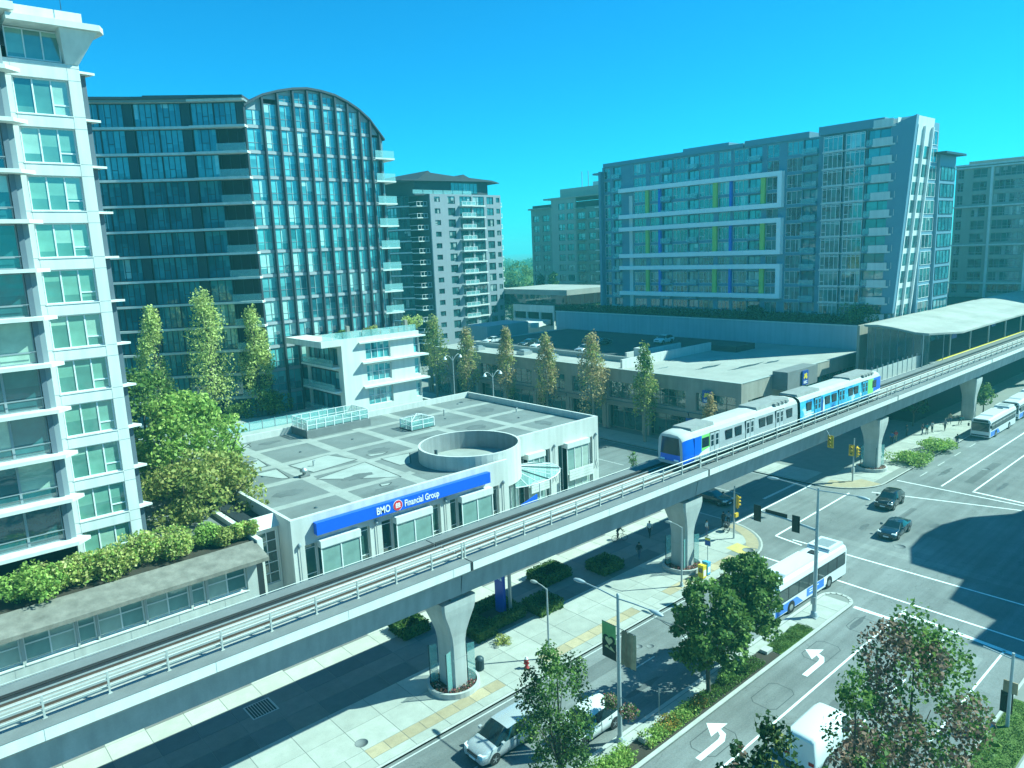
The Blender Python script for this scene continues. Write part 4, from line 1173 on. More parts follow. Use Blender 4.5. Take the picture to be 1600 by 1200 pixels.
# car deck coloured dark for the shadow lying on it, low white walls across the roof
b = MB(); b.box(98.5, 131.4, 79.0, 129.0, 9.86, 9.90, 'roof_dark'); b.obj('car_deck', dk)
b = MB(); b.box(98.2, 98.5, 78.7, 129.3, 9.852, 10.75, 'roof_pale'); b.obj('deck_wall', dk)
b = MB(); b.box(92.4, 118.0, 78.2, 78.6, 9.852, 11.4, 'stucco'); b.obj('deck_wall', dk)
b = MB(); b.box(100, 116.0, 83.6, 84.0, 9.902, 11.2, 'stucco'); b.obj('deck_wall', dk)
b = MB(); b.box(118.1, 124.5, 73.0, 78.6, 9.852, 10.9, 'roof_dark'); b.obj('deck_wall', dk)
b = MB(); b.box(100.0, 101.4, 80.4, 82.0, 9.902, 12.2, 'stucco'); b.obj('stair_head', dk)
for q, (x0, x1, y0, y1) in enumerate(((94.0, 96.2, 104, 106.2), (93.6, 95.4, 96, 97.8), (93.2, 95.0, 117, 118.6))):
    b = MB(); b.box(x0, x1, y0, y1, 9.852, 10.5, 'galv'); b.box(x0 + .3, x1 - .3, y0 + .3, y1 - .3, 10.5, 10.75, 'frame_grey'); o = b.obj('roof_unit')
    tag(o, ['grey ventilation unit on the pale strip of the shop roof, beside the car deck middle', 'small grey ventilation unit nearest the white deck wall on the shop roof', 'grey ventilation unit at the far end of the shop roof strip'][q], 'roof unit', 'roof units on the brown shop block')
for (x, y, a, c) in ((102, 68, 3.4, .5), (106, 63.5, 5, .45), (112, 62.5, 2.5, .4), (108, 71, 1.2, .5), (97, 73.5, 1.5, .3)):
    b = MB(); b.add([(x + a * math.cos(t * .4488) * (1 + .3 * math.sin(t * 2.3)), y + c * math.sin(t * .4488) * (1 + .4 * math.cos(t * 1.7)), 9.856) for t in range(14)], [tuple(range(14))], 'puddle'); b.obj('puddle', dk)
# deck cars, seen as low dark shapes
# signs on the block
def bank_badge(loc, rz, w, label):
    t = thing('bank_badge', loc, label, 'sign', None, rz)
    me = MB().box(-w / 2, w / 2, -.1, .1, 0, w * 1.25, 'sign_navy').mesh('panel'); inst(me, 'panel', t, loc, rz)
    b = MB()
    blob = [(-.30, .55), (-.2, .52), (-.1, .66), (.05, .62), (.12, .50), (.28, .52), (.32, .70), (.22, .82), (.28, .95), (.12, 1.05), (0, .95), (-.12, 1.02), (-.26, .92), (-.2, .78), (-.32, .70)]
    b.prism([(p * w, q * w) for p, q in blob], -.13, -.105, 'sign_yellow', 'y'); inst(b.mesh('emblem'), 'emblem', t, loc, rz)
    me = textmesh('RBC', .34 * w, 'sign_white', .01, bold=.01 * w)
    c, s = math.cos(rz), math.sin(rz)
    inst(me, 'lettering', t, Vector(loc) + Vector((c * -.33 * w + s * .12, s * -.33 * w - c * .12, .12 * w)), rz)
    return t
p = onx(1105, 619, BX - .5); bank_badge((BX - .55, p.y, 6.9), FA_X, 1.5, 'small blue bank badge on the shaded brown facade facing the side street')
MB().box(98.6, 107.6, BY0 - 2.4, BY0 - .005, 8.2, 10.9, 'concrete_dark').obj('sign_box', br)
bank_badge((103.4, BY0 - 2.55, 8.45), FA_Y, 1.7, 'blue bank badge on the grey box above the brown corner')
# blue shop window sign behind the train nose
MB().box(BX - .56, BX - .5, 59.0, 63.8, 2.6, 4.2, 'sign_navy').obj('shop_fascia', br)

# ================================================================== parkade podium and the long tower with white frames
pk = thing('parkade_podium', (134, 95, 0), 'long plain blank parkade wall below the framed tower', 'building')
WX = 132.2
MB().prism([(WX, 57.0), (230, 57.0), (230, 133.6), (WX, 133.6)], 0, 14.0, 'parkade_wall').obj('wall', pk)
b = MB(); b.box(WX - .08, WX + .5, 56.9, 133.7, 14.001, 14.18, 'white_wall'); b.obj('coping', pk)
b = MB(); b.box(WX + .6, 229, 57.5, 133, 14.001, 14.3, 'soil'); b.obj('planting_deck', pk)
for y in range(62, 132, 9):
    MB().box(WX - .006, WX + .01, y - .02, y + .02, 9.9, 13.9, 'panel_joint').obj('wall_joint', pk)

rt = thing('framed_tower', (142, 88, 0), 'long blue-grey glass tower with three white two-storey frames and lime and blue fins', 'tower')
TX = 136.0
def ty(px, py=400): return onx(px, py, TX).y
YT0 = ty(943, 380)
FHT = 3.02
ztop = 48.1
og = (TX, YT0, 0)
uof = lambda px, py=400: YT0 - ty(px, py)
uR = uof(1386, 400)
core(rt, [(TX + .6, YT0 - uR), (TX + 18, YT0 - uR), (TX + 18, YT0), (TX + .6, YT0)], 14, ztop - .5)
zfl = [31.45 + FHT * k - 1.51 for k in range(-5, 7)]
cols_px = [('w', 946, 955), ('p', 955, 960), ('d', 960, 972), ('p', 985, 990), ('w', 991, 1010), ('g', 1011, 1015.5), ('w', 1016, 1030.5), ('b', 1031, 1034.5), ('d', 1035, 1050), ('w', 1051, 1074),
           ('d', 1075, 1091), ('w', 1092, 1114.5), ('g', 1115, 1121), ('w', 1121.5, 1140), ('b', 1140.5, 1144), ('w', 1144.5, 1167), ('d', 1168, 1188), ('g', 1188.5, 1195), ('w', 1195.5, 1214),
           ('w', 1226, 1250), ('d', 1251, 1274), ('W', 1283, 1312), ('W', 1317, 1346), ('d', 1348, 1384)]
fz = [(onx(1223, 267, TX).z, onx(1222, 324, TX).z), (onx(1222, 340, TX).z, onx(1221, 397, TX).z), (onx(1221, 412, TX).z, onx(1220, 466, TX).z)]
inframe = lambda z: any(b_ < z + 1.3 < a_ for a_, b_ in fz)
hol = []
for k, z in enumerate(zfl):
    for t, a, c in cols_px:
        if t in 'wWd' and z + FHT <= ztop: hol.append((uof(a), uof(c), z + .35, z + FHT - .25))
facade(rt, og, FA_X, 0, uR, 14, ztop, [h for h in hol if h[3] < ztop], 'tower_panel', .35)
for k, z in enumerate(zfl):
    if z + FHT > ztop: continue
    for t, a, c in cols_px:
        ua, uc = uof(a), uof(c)
        if t == 'w': window(rt, og, FA_X, ua, uc, z + .35, z + FHT - .25, cols=max(1, round((uc - ua) / 1.1)), rows=((0, .34, .3),), fm='frame_white' if inframe(z) else 'frame_mid', gm='glass_tower', bar=.07, recess=.10)
        elif t == 'W':
            window(rt, (TX - .5, YT0, 0), FA_X, ua, uc, z + .1, z + FHT - .3, cols=4, rows=((0, .25, .28), .88), fm='frame_white', gm='glass_tower', bar=.08, recess=0.0)
            lbox(rt, og, FA_X, ua - .2, uc + .2, -.55, -.003, z - .18, z + .08, 'white_panel', 'sill_band')
        elif t == 'd':
            window(rt, og, FA_X, ua, uc, z + .35, z + FHT - .25, cols=2, fm='frame_dark', gm='glass_wing', bar=.06, recess=.28)
            lbox(rt, og, FA_X, ua, uc, -.7, -.004, z - .1, z + .14, 'tower_panel', 'balcony_slab')
            lbox(rt, og, FA_X, ua, uc, -.72, -.68, z + .15, z + 1.15, 'glass_balustrade', 'balustrade')
for a_, b_ in fz:
    u0f, u1f = uof(972), uof(1223)
    fr = [(u0f, u1f, a_ - .9, a_), (u0f, u1f, b_, b_ + .9), (u1f - .9, u1f, b_ + .901, a_ - .901)]
    bb = MB()
    for (ua, uc, z0, z1) in fr: bb.box(ua, uc, -1.1, -.006, z0, z1, 'frame_bright')
    inst(bb.mesh('white_frame'), 'white_frame', rt, og, FA_X)
    for t, a, c in cols_px:
        if t in 'gb': lbox(rt, og, FA_X, uof(a), uof(c), -.55, -.006, b_ + .902, a_ - .902, 'accent_green' if t == 'g' else 'accent_blue', 'colour_fin')
        if t == 'p' and a > 970: lbox(rt, og, FA_X, uof(a), uof(c), -.3, -.006, 15, 41, 'white_panel', 'pier')
# mullion strip at left end, roof band, steps
lbox(rt, og, FA_X, -.4, 0.3, -1.0, .6, 14.3, 47.2, 'tower_panel', 'corner_pier')
lbox(rt, og, FA_X, uof(946), uof(1160), -.35, 4, ztop + .001, ztop + .8, 'tower_panel', 'roof_parapet')
lbox(rt, og, FA_X, uof(1162), uof(1260), -.3, 4, ztop + .001, ztop + 1.1, 'tower_panel', 'roof_parapet')
lbox(rt, og, FA_X, uof(1276), uof(1375), -.75, 7, ztop + .001, ztop + 1.5, 'tower_panel', 'roof_parapet')
lbox(rt, og, FA_X, uof(1050), uof(1120), 4, 9, ztop + .801, ztop + 2.0, 'tower_panel', 'roof_plant')
lbox(rt, og, FA_X, -2.4, -.2, -.8, 3, 46.6, 47.0, 'frame_grey', 'roof_wing')
# rounded balconies at the corner
yb = YT0 - uR
for k, z in enumerate(zfl):
    if z + FHT > ztop + 3: continue
    b = MB(); pts_b = [(TX - 1.1, yb + 3.0)] + [(TX - 1.1 + 1.0 - math.cos(RAD(t)), yb - 2.2 + 2.2 - 2.2 * math.sin(RAD(t)) * .5) for t in range(0, 91, 30)] + [(TX + 3, yb - 1.1), (TX + 3, yb + 3.0)]
    b.prism([(x, y) for x, y in pts_b], z - .15, z + .12, 'white_panel'); b.obj('balcony_slab', rt)
    b = MB(); b.box(TX - 1.05, TX - .99, yb - .4, yb + 2.9, z + .121, z + 1.2, 'white_panel'); b.box(TX - .9, TX + 2.6, yb - 1.06, yb - 1.0, z + .121, z + 1.2, 'white_panel'); b.obj('balcony_front', rt)
# leaning white blade with the sunlit end glazing behind it
q = [onx(1376, 490, TX - .8), onx(1394, 490, TX - .8), onx(1433, 178, TX - .8), onx(1393, 196, TX - .8)]
b = MB(); vs = [(TX - .8, p.y, p.z) for p in q] + [(TX + .2, p.y, p.z) for p in q]
b.add(vs, [(0, 3, 2, 1), (4, 5, 6, 7), (0, 1, 5, 4), (1, 2, 6, 5), (2, 3, 7, 6), (3, 0, 4, 7)], 'tower_panel'); b.obj('leaning_blade', rt)
yb0, zb0, yb1, zb1 = q[1].y, q[1].z, q[2].y, q[2].z
def yl(z): return yb0 + (yb1 - yb0) * (z - zb0) / (zb1 - zb0)
b = MB(); vs = []
for x in (TX + .55, TX + 8):
    for (dy, z) in ((0, 14.2), (0, zb1), (9, zb1), (9, 14.2)): vs.append((x, yl(z) + .3 + dy * 1.0, z))
b.add(vs, [(0, 1, 2, 3), (7, 6, 5, 4), (0, 4, 5, 1), (1, 5, 6, 2), (2, 6, 7, 3), (3, 7, 4, 0)], 'white_panel'); b.obj('end_bay', rt)
for z in zfl:
    for x0, x1 in ((TX + .5, TX + 3.4), (TX + 3.8, TX + 6.9)):
        if z + 2.6 > zb1 - 2: continue
        y0, y1 = yl(z + .5) + .285, yl(z + 2.6) + .285
        b = MB(); b.add([(x0, y0, z + .5), (x1, y0, z + .5), (x1, y1, z + 2.6), (x0, y1, z + 2.6)], [(0, 1, 2, 3)], 'glass_tower'); b.obj('end_pane', rt)
for x in (TX + .35, TX + 3.6, TX + 7.1):
    b = MB(); vs = []
    for (z) in (14.5, zb1 - 1.5):
        for dx, dy in ((-.14, .28), (.14, .28), (.14, -.1), (-.14, -.1)): vs.append((x + dx, yl(z) + dy, z))
    b.add(vs, [(0, 1, 5, 4), (1, 2, 6, 5), (2, 3, 7, 6), (3, 0, 4, 7), (4, 5, 6, 7)], 'frame_white'); b.obj('mullion', rt)
# set-back rear part with white framed boxes
def yy(px, py, X): return onx(px, py, X)
for (pa, pb_, m_) in (((1466, 277), (1497, 345), 0), ((1461, 357), (1491, 438), 0)):
    X_ = 152.0
    A, B = yy(*pa, X_), yy(*pb_, X_)
    yA = A.y; z1, z0 = A.z, B.z
    ws = MB().box(X_ - 2.6, X_ + 5.2, yA - .2, yA + 6, z0, z1, 'white_panel').obj('white_box', rt)
    nf = 3
    for k in range(nf):
        h = (z1 - z0 - 1.6) / nf
        window(rt, (X_ - 2.6, yA - .2, 0), FA_Y, .9, 7.2, z0 + .9 + k * h, z0 + .9 + (k + 1) * h - .25, cols=4, rows=((0, .25, .3),), fm='frame_white', gm='glass_tower', bar=.1, recess=-.12)
A = yy(1455, 190, 146.0)
MB().box(143.9, 150, A.y, A.y + 14, 14, A.z, 'tower_panel').obj('rear_wall', rt)
for k, z in enumerate(zfl):
    if z < A.z - 3: window(rt, (143.9, A.y, 0), FA_Y, .5, 5.5, z + .3, z + FHT - .3, cols=3, fm='frame_white', gm='glass_tower', recess=-.1)
A = yy(1470, 240, 153.0)
MB().box(150.1, 158, A.y - 1, A.y + 12, 14, A.z - .4, 'tower_panel').obj('rear_wall', rt)
MB().box(148.8, 159, A.y - 2.4, A.y + 3, A.z - .38, A.z, 'frame_dark').obj('roof_wing', rt)
for k, z in enumerate(zfl):
    if 14.3 < z < A.z - 3.4: window(rt, (150.1, A.y - 1, 0), FA_Y, .5, 7.4, z + .3, z + FHT - .3, cols=4, fm='frame_dark', gm='glass_wing', recess=-.1)

# ================================================================== grey tower with the butterfly roof
gt = thing('grey_tower', (118, 170, 0), 'grey apartment tower with small windows, white balconies and a dark winged roof', 'tower')
GY = 160.0
gx0 = ony(677, 400, GY).x; gx1 = ony(785.5, 400, GY).x
zt_g = ony(680, 303, GY).z
FHG = 2.98
nf = int((zt_g - 4) / FHG)
core(gt, [(gx0 + .4, GY + .5), (gx1 - .3, GY + .5), (gx1 - .3, GY + 24), (gx0 - 2, GY + 24), (gx0 - 2, GY + 6), (gx0 + .4, GY + 6)], 0, zt_g - .3)
gw = gx1 - gx0
u = lambda f: gx0 + f * gw
cdefs = [(u(.055), u(.13), 'small'), (u(.235), u(.335), 'mid'), (u(.40), u(.57), 'balc'), (u(.59), u(.75), 'big'), (u(.79), u(.89), 'mid'), (u(.93), u(.985), 'small')]
hl = []; 
for k in range(nf):
    z = zt_g - (k + 1) * FHG
    for a, c, t in cdefs:
        if t == 'small': hl.append((a, c, z + 1.0, z + 2.3))
        elif t == 'mid': hl.append((a, c, z + .5, z + 2.45))
        else: hl.append((a, c, z + .2, z + 2.5))
facade(gt, (0, GY, 0), FA_Y, gx0, gx1, 0, zt_g, hl, 'grey_wall', .4)
for k in range(nf):
    z = zt_g - (k + 1) * FHG
    for a, c, t in cdefs:
        if t == 'small': window(gt, (0, GY, 0), FA_Y, a, c, z + 1.0, z + 2.3, cols=2, rows=((0, .5, .35),), fm='frame_dark', gm='glass_far', bar=.09, recess=.15)
        elif t == 'mid': window(gt, (0, GY, 0), FA_Y, a, c, z + .5, z + 2.45, cols=2, rows=((.5, 1, .35),), fm='frame_dark', gm='glass_far', bar=.09, recess=.15)
        else: window(gt, (0, GY, 0), FA_Y, a, c, z + .2, z + 2.5, cols=3, rows=(.3,), fm='frame_dark', gm='glass_far', bar=.09, recess=.1 if t == 'big' else .3)
        if t == 'balc':
            lbox(gt, (0, GY, 0), FA_Y, a - .4, c + .1, -1.5, -.003, z - .15, z + .1, 'slab_edge', 'balcony_slab')
            lbox(gt, (0, GY, 0), FA_Y, a - .4, c + .1, -1.5, -1.45, z + .12, z + .2, 'frame_white', 'balcony_rail')
            lbox(gt, (0, GY, 0), FA_Y, a - .4, c + .1, -1.5, -1.45, z + 1.05, z + 1.13, 'frame_white', 'balcony_rail')
            for q in range(4): lbox(gt, (0, GY, 0), FA_Y, a - .4 + q * (c - a + .5) / 3 - .0 * q, a - .3 + q * (c - a + .5) / 3, -1.5, -1.45, z + .201, z + 1.049, 'frame_white', 'baluster')
            lbox(gt, (0, GY, 0), FA_Y, a - .35, c + .05, -1.48, -1.46, z + .21, z + 1.04, 'glass_balustrade', 'balustrade')
        if t == 'big': lbox(gt, (0, GY, 0), FA_Y, a - .1, c + .1, -.5, -.003, z - .15, z + .18, 'slab_edge', 'balcony_slab')
# west side: rounded dark glass bay and balconies
wx = gx0 - 4.5
for k in range(nf):
    z = zt_g - (k + 1) * FHG
    pts_c = [(gx0 - 3.0, GY + 5.2), (gx0 - 5.5, GY + 7.5), (gx0 - 6.5, GY + 12), (gx0 - 6.5, GY + 21)]
    for i in range(3):
        a = Vector((*pts_c[i + 1], 0)); c = Vector((*pts_c[i], 0)); d = c - a
        rz = math.atan2(d.y, d.x); ln = d.length
        window(gt, a, rz, .05, ln - .05, z + .35, z + FHG - .15, cols=max(2, round(ln / 1.3)), rows=(.3,), fm='frame_dark', gm='glass_far', bar=.09, recess=0)
        lbox(gt, a, rz, 0, ln, -.25, .4, z - .02, z + .34, 'grey_wall_dark' if k % 1 else 'slab_edge', 'floor_band')
    MB().prism([(gx0 - 3.4, GY + 1.2), (gx0 - .02, GY + 1.2), (gx0 - .02, GY + 5.1), (gx0 - 3.0, GY + 5.1)], z - .12, z + .12, 'slab_edge').obj('balcony_slab', gt)
    b = MB(); b.box(gx0 - 3.38, gx0 - .1, GY + 1.2, GY + 1.26, z + 1.05, z + 1.13, 'frame_white'); b.box(gx0 - 3.38, gx0 - 3.32, GY + 1.27, GY + 5, z + 1.05, z + 1.13, 'frame_white')
    for q in range(4): b.box(gx0 - 3.38 + q * 1.05, gx0 - 3.3 + q * 1.05, GY + 1.2, GY + 1.26, z + .12, z + 1.049, 'frame_white')
    b.obj('balcony_rail', gt)
core(gt, [(gx0 - 2.6, GY + 5.6), (gx0 - .02, GY + 5.6), (gx0 - .02, GY + 21), (gx0 - 6.1, GY + 21), (gx0 - 6.1, GY + 12), (gx0 - 5.2, GY + 7.8)], 0, zt_g)
facade(gt, (gx0, GY + 5.5, 0), FA_X, 0, 5.0, 0, zt_g, [], 'grey_wall_dark', .4, 'side_wall')  # west face takes a much darker grey, its shade put into the colour
# east balconies
for k in range(nf):
    z = zt_g - (k + 1) * FHG
    MB().box(gx1 + .02, gx1 + 2.2, GY + 2, GY + 5, z - .12, z + .1, 'slab_edge').obj('balcony_slab', gt)
    b = MB(); b.box(gx1 + .02, gx1 + 2.2, GY + 2, GY + 2.06, z + 1.0, z + 1.1, 'frame_white'); b.box(gx1 + 2.1, gx1 + 2.2, GY + 2, GY + 2.06, z + .1, z + .999, 'frame_white'); b.box(gx1 + 1.0, gx1 + 1.08, GY + 2, GY + 2.06, z + .1, z + .999, 'frame_white'); b.obj('balcony_rail', gt)
# penthouse and winged roof
ph0 = zt_g
MB().box(gx0 - 3, gx1 - 2.5, GY + 2.4, GY + 22, ph0 - .2, ph0 + 3.6, 'grey_wall_dark').obj('penthouse', gt)
window(gt, (0, GY + 2.4, 0), FA_Y, u(.36), u(.74), ph0 + .5, ph0 + 3.2, cols=7, fm='frame_dark', gm='glass_tower', recess=-.1)
b = MB(); b.prism([(gx0 - 8, 3.4), (gx0 - 3, 3.6), (gx0 + .5, 5.9), (gx0 + 1.2, 5.4), (u(.45), 4.6), (u(.5), 5.3), (u(.58), 4.5), (gx1 - 2, 4.0), (gx1 + .6, 3.4), (gx1 + .4, 3.25), (gx1 - 3, 3.65), (gx0 - 3, 3.3), (gx0 - 8, 3.2)][::-1], GY + .8, GY + 22, 'grey_wall_dark', 'y')
o = b.obj('winged_roof', gt); o.location.z += 0
o.data.transform(Matrix.Translation((0, 0, ph0)))
for i in range(6):
    x = gx0 - 5 + i * 3.2
    MB().box(x, x + 3.0, GY + .25, GY + .3, ph0 + .02, ph0 + 1.0, 'glass_balustrade').obj('balustrade', gt)

# ================================================================== green-grey tower
gn = thing('green_grey_tower', (190, 180, 0), 'green-grey apartment block stepping up behind the trees', 'tower')
NX = 190.0
ya, yb_ = onx(832, 400, NX).y, onx(944, 400, NX).y
zt_n = onx(850, 318, NX).z; zh_n = onx(900, 298, NX).z
on_ = (NX, ya, 0); wN = ya - yb_
core(gn, [(NX + .6, yb_ + .3), (NX + 20, yb_ + .3), (NX + 20, ya - .3), (NX + .6, ya - .3)], 0, zt_n - .5)
FHN = 3.55
cd = [(.03, .12), (.17, .27), (.40, .49), (.52, .61), (.66, .76), (.81, .90), (.93, .99)]
hl = []
nfn = int((zt_n - 6) / FHN)
for k in range(nfn):
    z = zt_n - (k + 1) * FHN
    for a, c in cd: hl.append((a * wN, c * wN, z + .7, z + 2.9))
facade(gn, on_, FA_X, 0, .30 * wN, 0, zt_n - 2, [h for h in hl if h[1] < .3 * wN and h[3] < zt_n - 2.2], 'green_wall', .4)
on2 = (NX - .02, ya, 0)
facade(gn, on_, FA_X, .3 * wN, .64 * wN, 0, zt_n + 1, [h for h in hl if .3 * wN < h[1] < .64 * wN], 'beige_wall', .4)
facade(gn, on_, FA_X, .64 * wN, wN, 0, zt_n - 2.5, [h for h in hl if h[0] > .64 * wN and h[3] < zt_n - 2.7], 'green_wall', .4)
for h in hl:
    if h[3] < (zt_n + 1 if .3 * wN < h[1] < .64 * wN else zt_n - 2.7):
        window(gn, on_, FA_X, h[0], h[1], h[2], h[3], cols=2, rows=(.3,), fm='frame_dark', gm='glass_far', bar=.12, recess=.2)
MB().box(NX - .5, NX + 18, yb_, ya - .2 * wN, zt_n + 1.001, zt_n + 1.5, 'beige_wall').obj('roof_edge', gn)
MB().box(NX - .8, NX + 18, ya - .3 * wN, ya + .8, zt_n - 1.999, zt_n - 1.5, 'green_wall').obj('roof_edge', gn)
MB().box(NX + 3, NX + 12, yb_ + 3, ya - .35 * wN, zt_n + 1.501, zt_n + 4.5, 'beige_wall').obj('roof_plant', gn)
MB().box(NX + 5, NX + 9, yb_ + 5, yb_ + 9, zt_n + 4.501, zt_n + 6, 'white_panel').obj('roof_plant', gn)
for q in (0, 3): MB().tube([(NX + 6, yb_ + 12 + q, zt_n + 4.5), (NX + 6, yb_ + 12 + q, zt_n + 10)], .12, 'frame_grey', 5).obj('antenna', gn)
for k in range(nfn):
    z = zt_n - (k + 1) * FHN
    lbox(gn, on_, FA_X, .655 * wN, .77 * wN, -1.2, -.003, z + .3, z + .6, 'green_wall', 'balcony_slab')
    lbox(gn, on_, FA_X, .92 * wN, 1.0 * wN, -1.2, -.003, z + .3, z + .6, 'slab_edge', 'balcony_slab')

# ================================================================== pale block on the far right
fr = thing('beige_block', (205, 50, 0), 'beige apartment block with wide glass bays beyond the station roof', 'tower')
FX = 200.0
y0 = onx(1489, 350, FX).y; zt_f = onx(1495, 262, FX).z
of = (FX, y0, 0); wF = 44.0
core(fr, [(FX + .6, y0 - wF), (FX + 20, y0 - wF), (FX + 20, y0 - .3), (FX + .6, y0 - .3)], 0, zt_f - .4)
hl = []; FHF = 2.98
nff = int((zt_f - 3) / FHF)
cf = [(.4, 1.7, 'n'), (3.6, 6.6, 'n'), (8.0, 14.5, 'w'), (16.2, 18.2, 'n'), (20, 27, 'w'), (29, 32, 'n'), (34, 41, 'w')]
for k in range(nff):
    z = zt_f - (k + 1) * FHF - .3
    for a, c, t in cf: hl.append((a, c, z + .5, z + 2.6))
facade(fr, of, FA_X, 0, wF, 0, zt_f, hl, 'beige_wall', .4)
for k in range(nff):
    z = zt_f - (k + 1) * FHF - .3
    for a, c, t in cf:
        window(fr, of, FA_X, a, c, z + .5, z + 2.6, cols=(6 if t == 'w' else 2), rows=(.3,), fm='frame_grey', gm='glass_far', bar=.1, recess=.2)
    if k % 3 == 0: lbox(fr, of, FA_X, -.3, wF, -.5, -.003, z + 2.72, z + 3.05, 'slab_edge', 'floor_band')
for a in (7.4, 15.1, 19.4, 27.8, 33.2): lbox(fr, of, FA_X, a, a + .5, -.4, -.004, 2, zt_f - .5, 'slab_edge', 'pier')
lbox(fr, of, FA_X, 2, 16, 2, 10, zt_f, zt_f + 1.2, 'beige_wall', 'roof_plant')
lbox(fr, of, FA_X, -.4, wF, -.6, .5, zt_f + .001, zt_f + .4, 'slab_edge', 'roof_edge')

# ================================================================== low white parkade ramp and small stucco box behind the shop block
rp = thing('parkade_ramp', (133, 138, 0), 'low white parkade with a curved ramp and shaded openings', 'building')
RX = 137.0
c_ = [onx(800, 505, RX), onx(864, 490, RX)]
ya, yb2 = onx(803, 510, RX).y, onx(866, 510, RX).y
MB().box(RX, RX + 20, yb2, ya, 0, 9.5, 'white_wall').obj('wall', rp)
MB().box(RX, RX + .4, yb2, ya, 13.0, 14.9, 'white_wall').obj('parapet', rp)
MB().box(RX + .6, RX + 20, yb2, ya, 9.51, 12.9, 'interior').obj('car_bays', rp)
for q in range(4): MB().box(RX, RX + .5, yb2 + q * (ya - yb2 - .5) / 3, yb2 + q * (ya - yb2 - .5) / 3 + .5, 9.51, 12.99, 'white_wall').obj('column', rp)
MB().box(RX + 1, RX + 22, yb2 - 4, ya + 8, 17.6, 19.0, 'roof_white').obj('upper_roof', rp)
MB().box(RX + 2, RX + 20, yb2 - 2, ya + 6, 14.5, 17.59, 'glass_shop').obj('clerestory', rp)
b = MB(); b.prism([(RX - 1, ya - 1), (RX - 3.5, ya - 9), (RX - 7, yb2 + 3), (RX - 9.5, yb2 - 1), (RX - 8, yb2 - 2), (RX - 4, yb2), (RX - .2, yb2 + 1), (RX - .2, ya - 1)][::-1], 10.0, 11.2, 'white_wall'); b.obj('curved_ramp', rp)
sb = thing('stucco_box', (119, 137, 0), 'small pale stucco hut with dark slots at the end of the shop roof', 'building')
MB().box(108, 121, 132.0, 140, 0, 12.6, 'grey_wall').obj('wall', sb)
for q in range(3): MB().box(111.5 + q * .3, 113 + q * .3, 131.95, 131.99, 10.3 + q * .55, 10.5 + q * .55, 'frame_dark').obj('slot', sb)

# ================================================================== rounded tower outside the frame whose shadow falls on the crossing
sh = thing('rounded_tower', (100, 0, 0), 'tall tower with a rounded glass front standing south of the crossing', 'tower')
hS = 26.0
shift = Vector((SUN.x, SUN.y)) * (hS / SUN.z)
shadow = [(57.6, 15.9), (62.6, 15.6), (63.9, 19.3), (68.5, 19.7), (68.9, 24.2), (72.5, 25.6), (76.7, 26.0), (80.8, 25.6), (84.9, 24.3), (86.3, 22.0), (90.9, 20.9)]
rp_ = [Vector(p) + shift for p in shadow]
rp_ = [(p.x, p.y) for p in rp_]
y_low = -24.0
poly = [(rp_[0][0], y_low), (rp_[-1][0], y_low)] + list(reversed(rp_))
MB().prism(poly, 0.1, hS, 'stucco').obj('wall', sh)
for k in range(7):
    z = 2 + k * 3.4
    for i in range(1, len(rp_) - 1):
        a, c = Vector((*rp_[i + 1], 0)), Vector((*rp_[i], 0)); d = c - a
        if d.length < 3: continue
        window(sh, a, math.atan2(d.y, d.x), .3, d.length - .3, z, z + 2.4, cols=2, fm='frame_grey', gm='glass_far', recess=-.08)
# ================================================================== elevated guideway
gy0, gy1 = 36.0, 41.3
DZ = 10.12
gd = thing('elevated_guideway', (60, 38.7, 7), 'long concrete elevated rail guideway crossing over the plaza and the side street', 'guideway')
secs = [(-34, -0.05), (0.05, 27.15), (27.25, 54.0), (54.1, 95.0), (95.1, 131.0), (131.1, 168), (168.1, 205), (205.1, 245)]
prof_g = [(36.0, 9.52), (36.3, 9.25), (37.05, 9.05), (37.35, 7.35), (40.0, 7.35), (40.3, 9.05), (41.1, 9.22), (41.35, 9.40), (41.35, 10.12), (41.2, 10.12), (41.2, 9.95), (36.0, 9.95)]
for a, c in secs:
    MB().prism(prof_g, a, c, 'concrete_web', 'x').obj('girder', gd)
    MB().box(a, c, 35.94, 35.998, 9.53, 10.10, 'fascia').obj('edge_beam', gd)
for a, c in secs:
    # near and far walkways, ballastless deck between them
    MB().box(a, c, 35.93, 36.86, 10.101, 10.13, 'concrete_dark').obj('walkway_cap', gd)
    MB().box(a, c, 36.0, 36.86, 9.951, 10.1, 'concrete_dark').obj('walkway', gd)
    MB().box(a, c, 39.95, 41.19, 9.951, 10.16, 'concrete_dark').obj('walkway', gd)
    MB().box(a, c, 36.861, 39.949, 9.951, 9.99, 'ballast').obj('track_slab', gd)
    for y in (37.75, 39.2):
        MB().box(a, c, y - .28, y + .28, 9.991, 10.18, 'ballast').obj('plinth', gd)
        b = MB(); b.box(a, c, y - .07, y + .07, 10.181, 10.20, 'rail_steel'); b.box(a, c, y - .02, y + .02, 10.2, 10.31, 'rail_steel'); b.box(a, c, y - .045, y + .045, 10.311, 10.36, 'galv'); b.obj('rail', gd)
    MB().box(a, c, 38.40, 38.56, 9.991, 10.22, 'railing_metal').obj('reaction_rail', gd)
    MB().box(a, c, 36.95, 37.05, 10.3, 10.48, 'railing_metal').obj('power_rail', gd)
    for q, y in enumerate((40.05, 39.86)):
        b = MB(); b.tube([(a, y, 10.24 + .02 * q), (c, y, 10.24 + .02 * q)], .05, 'cable', 5); b.obj('cable', gd)
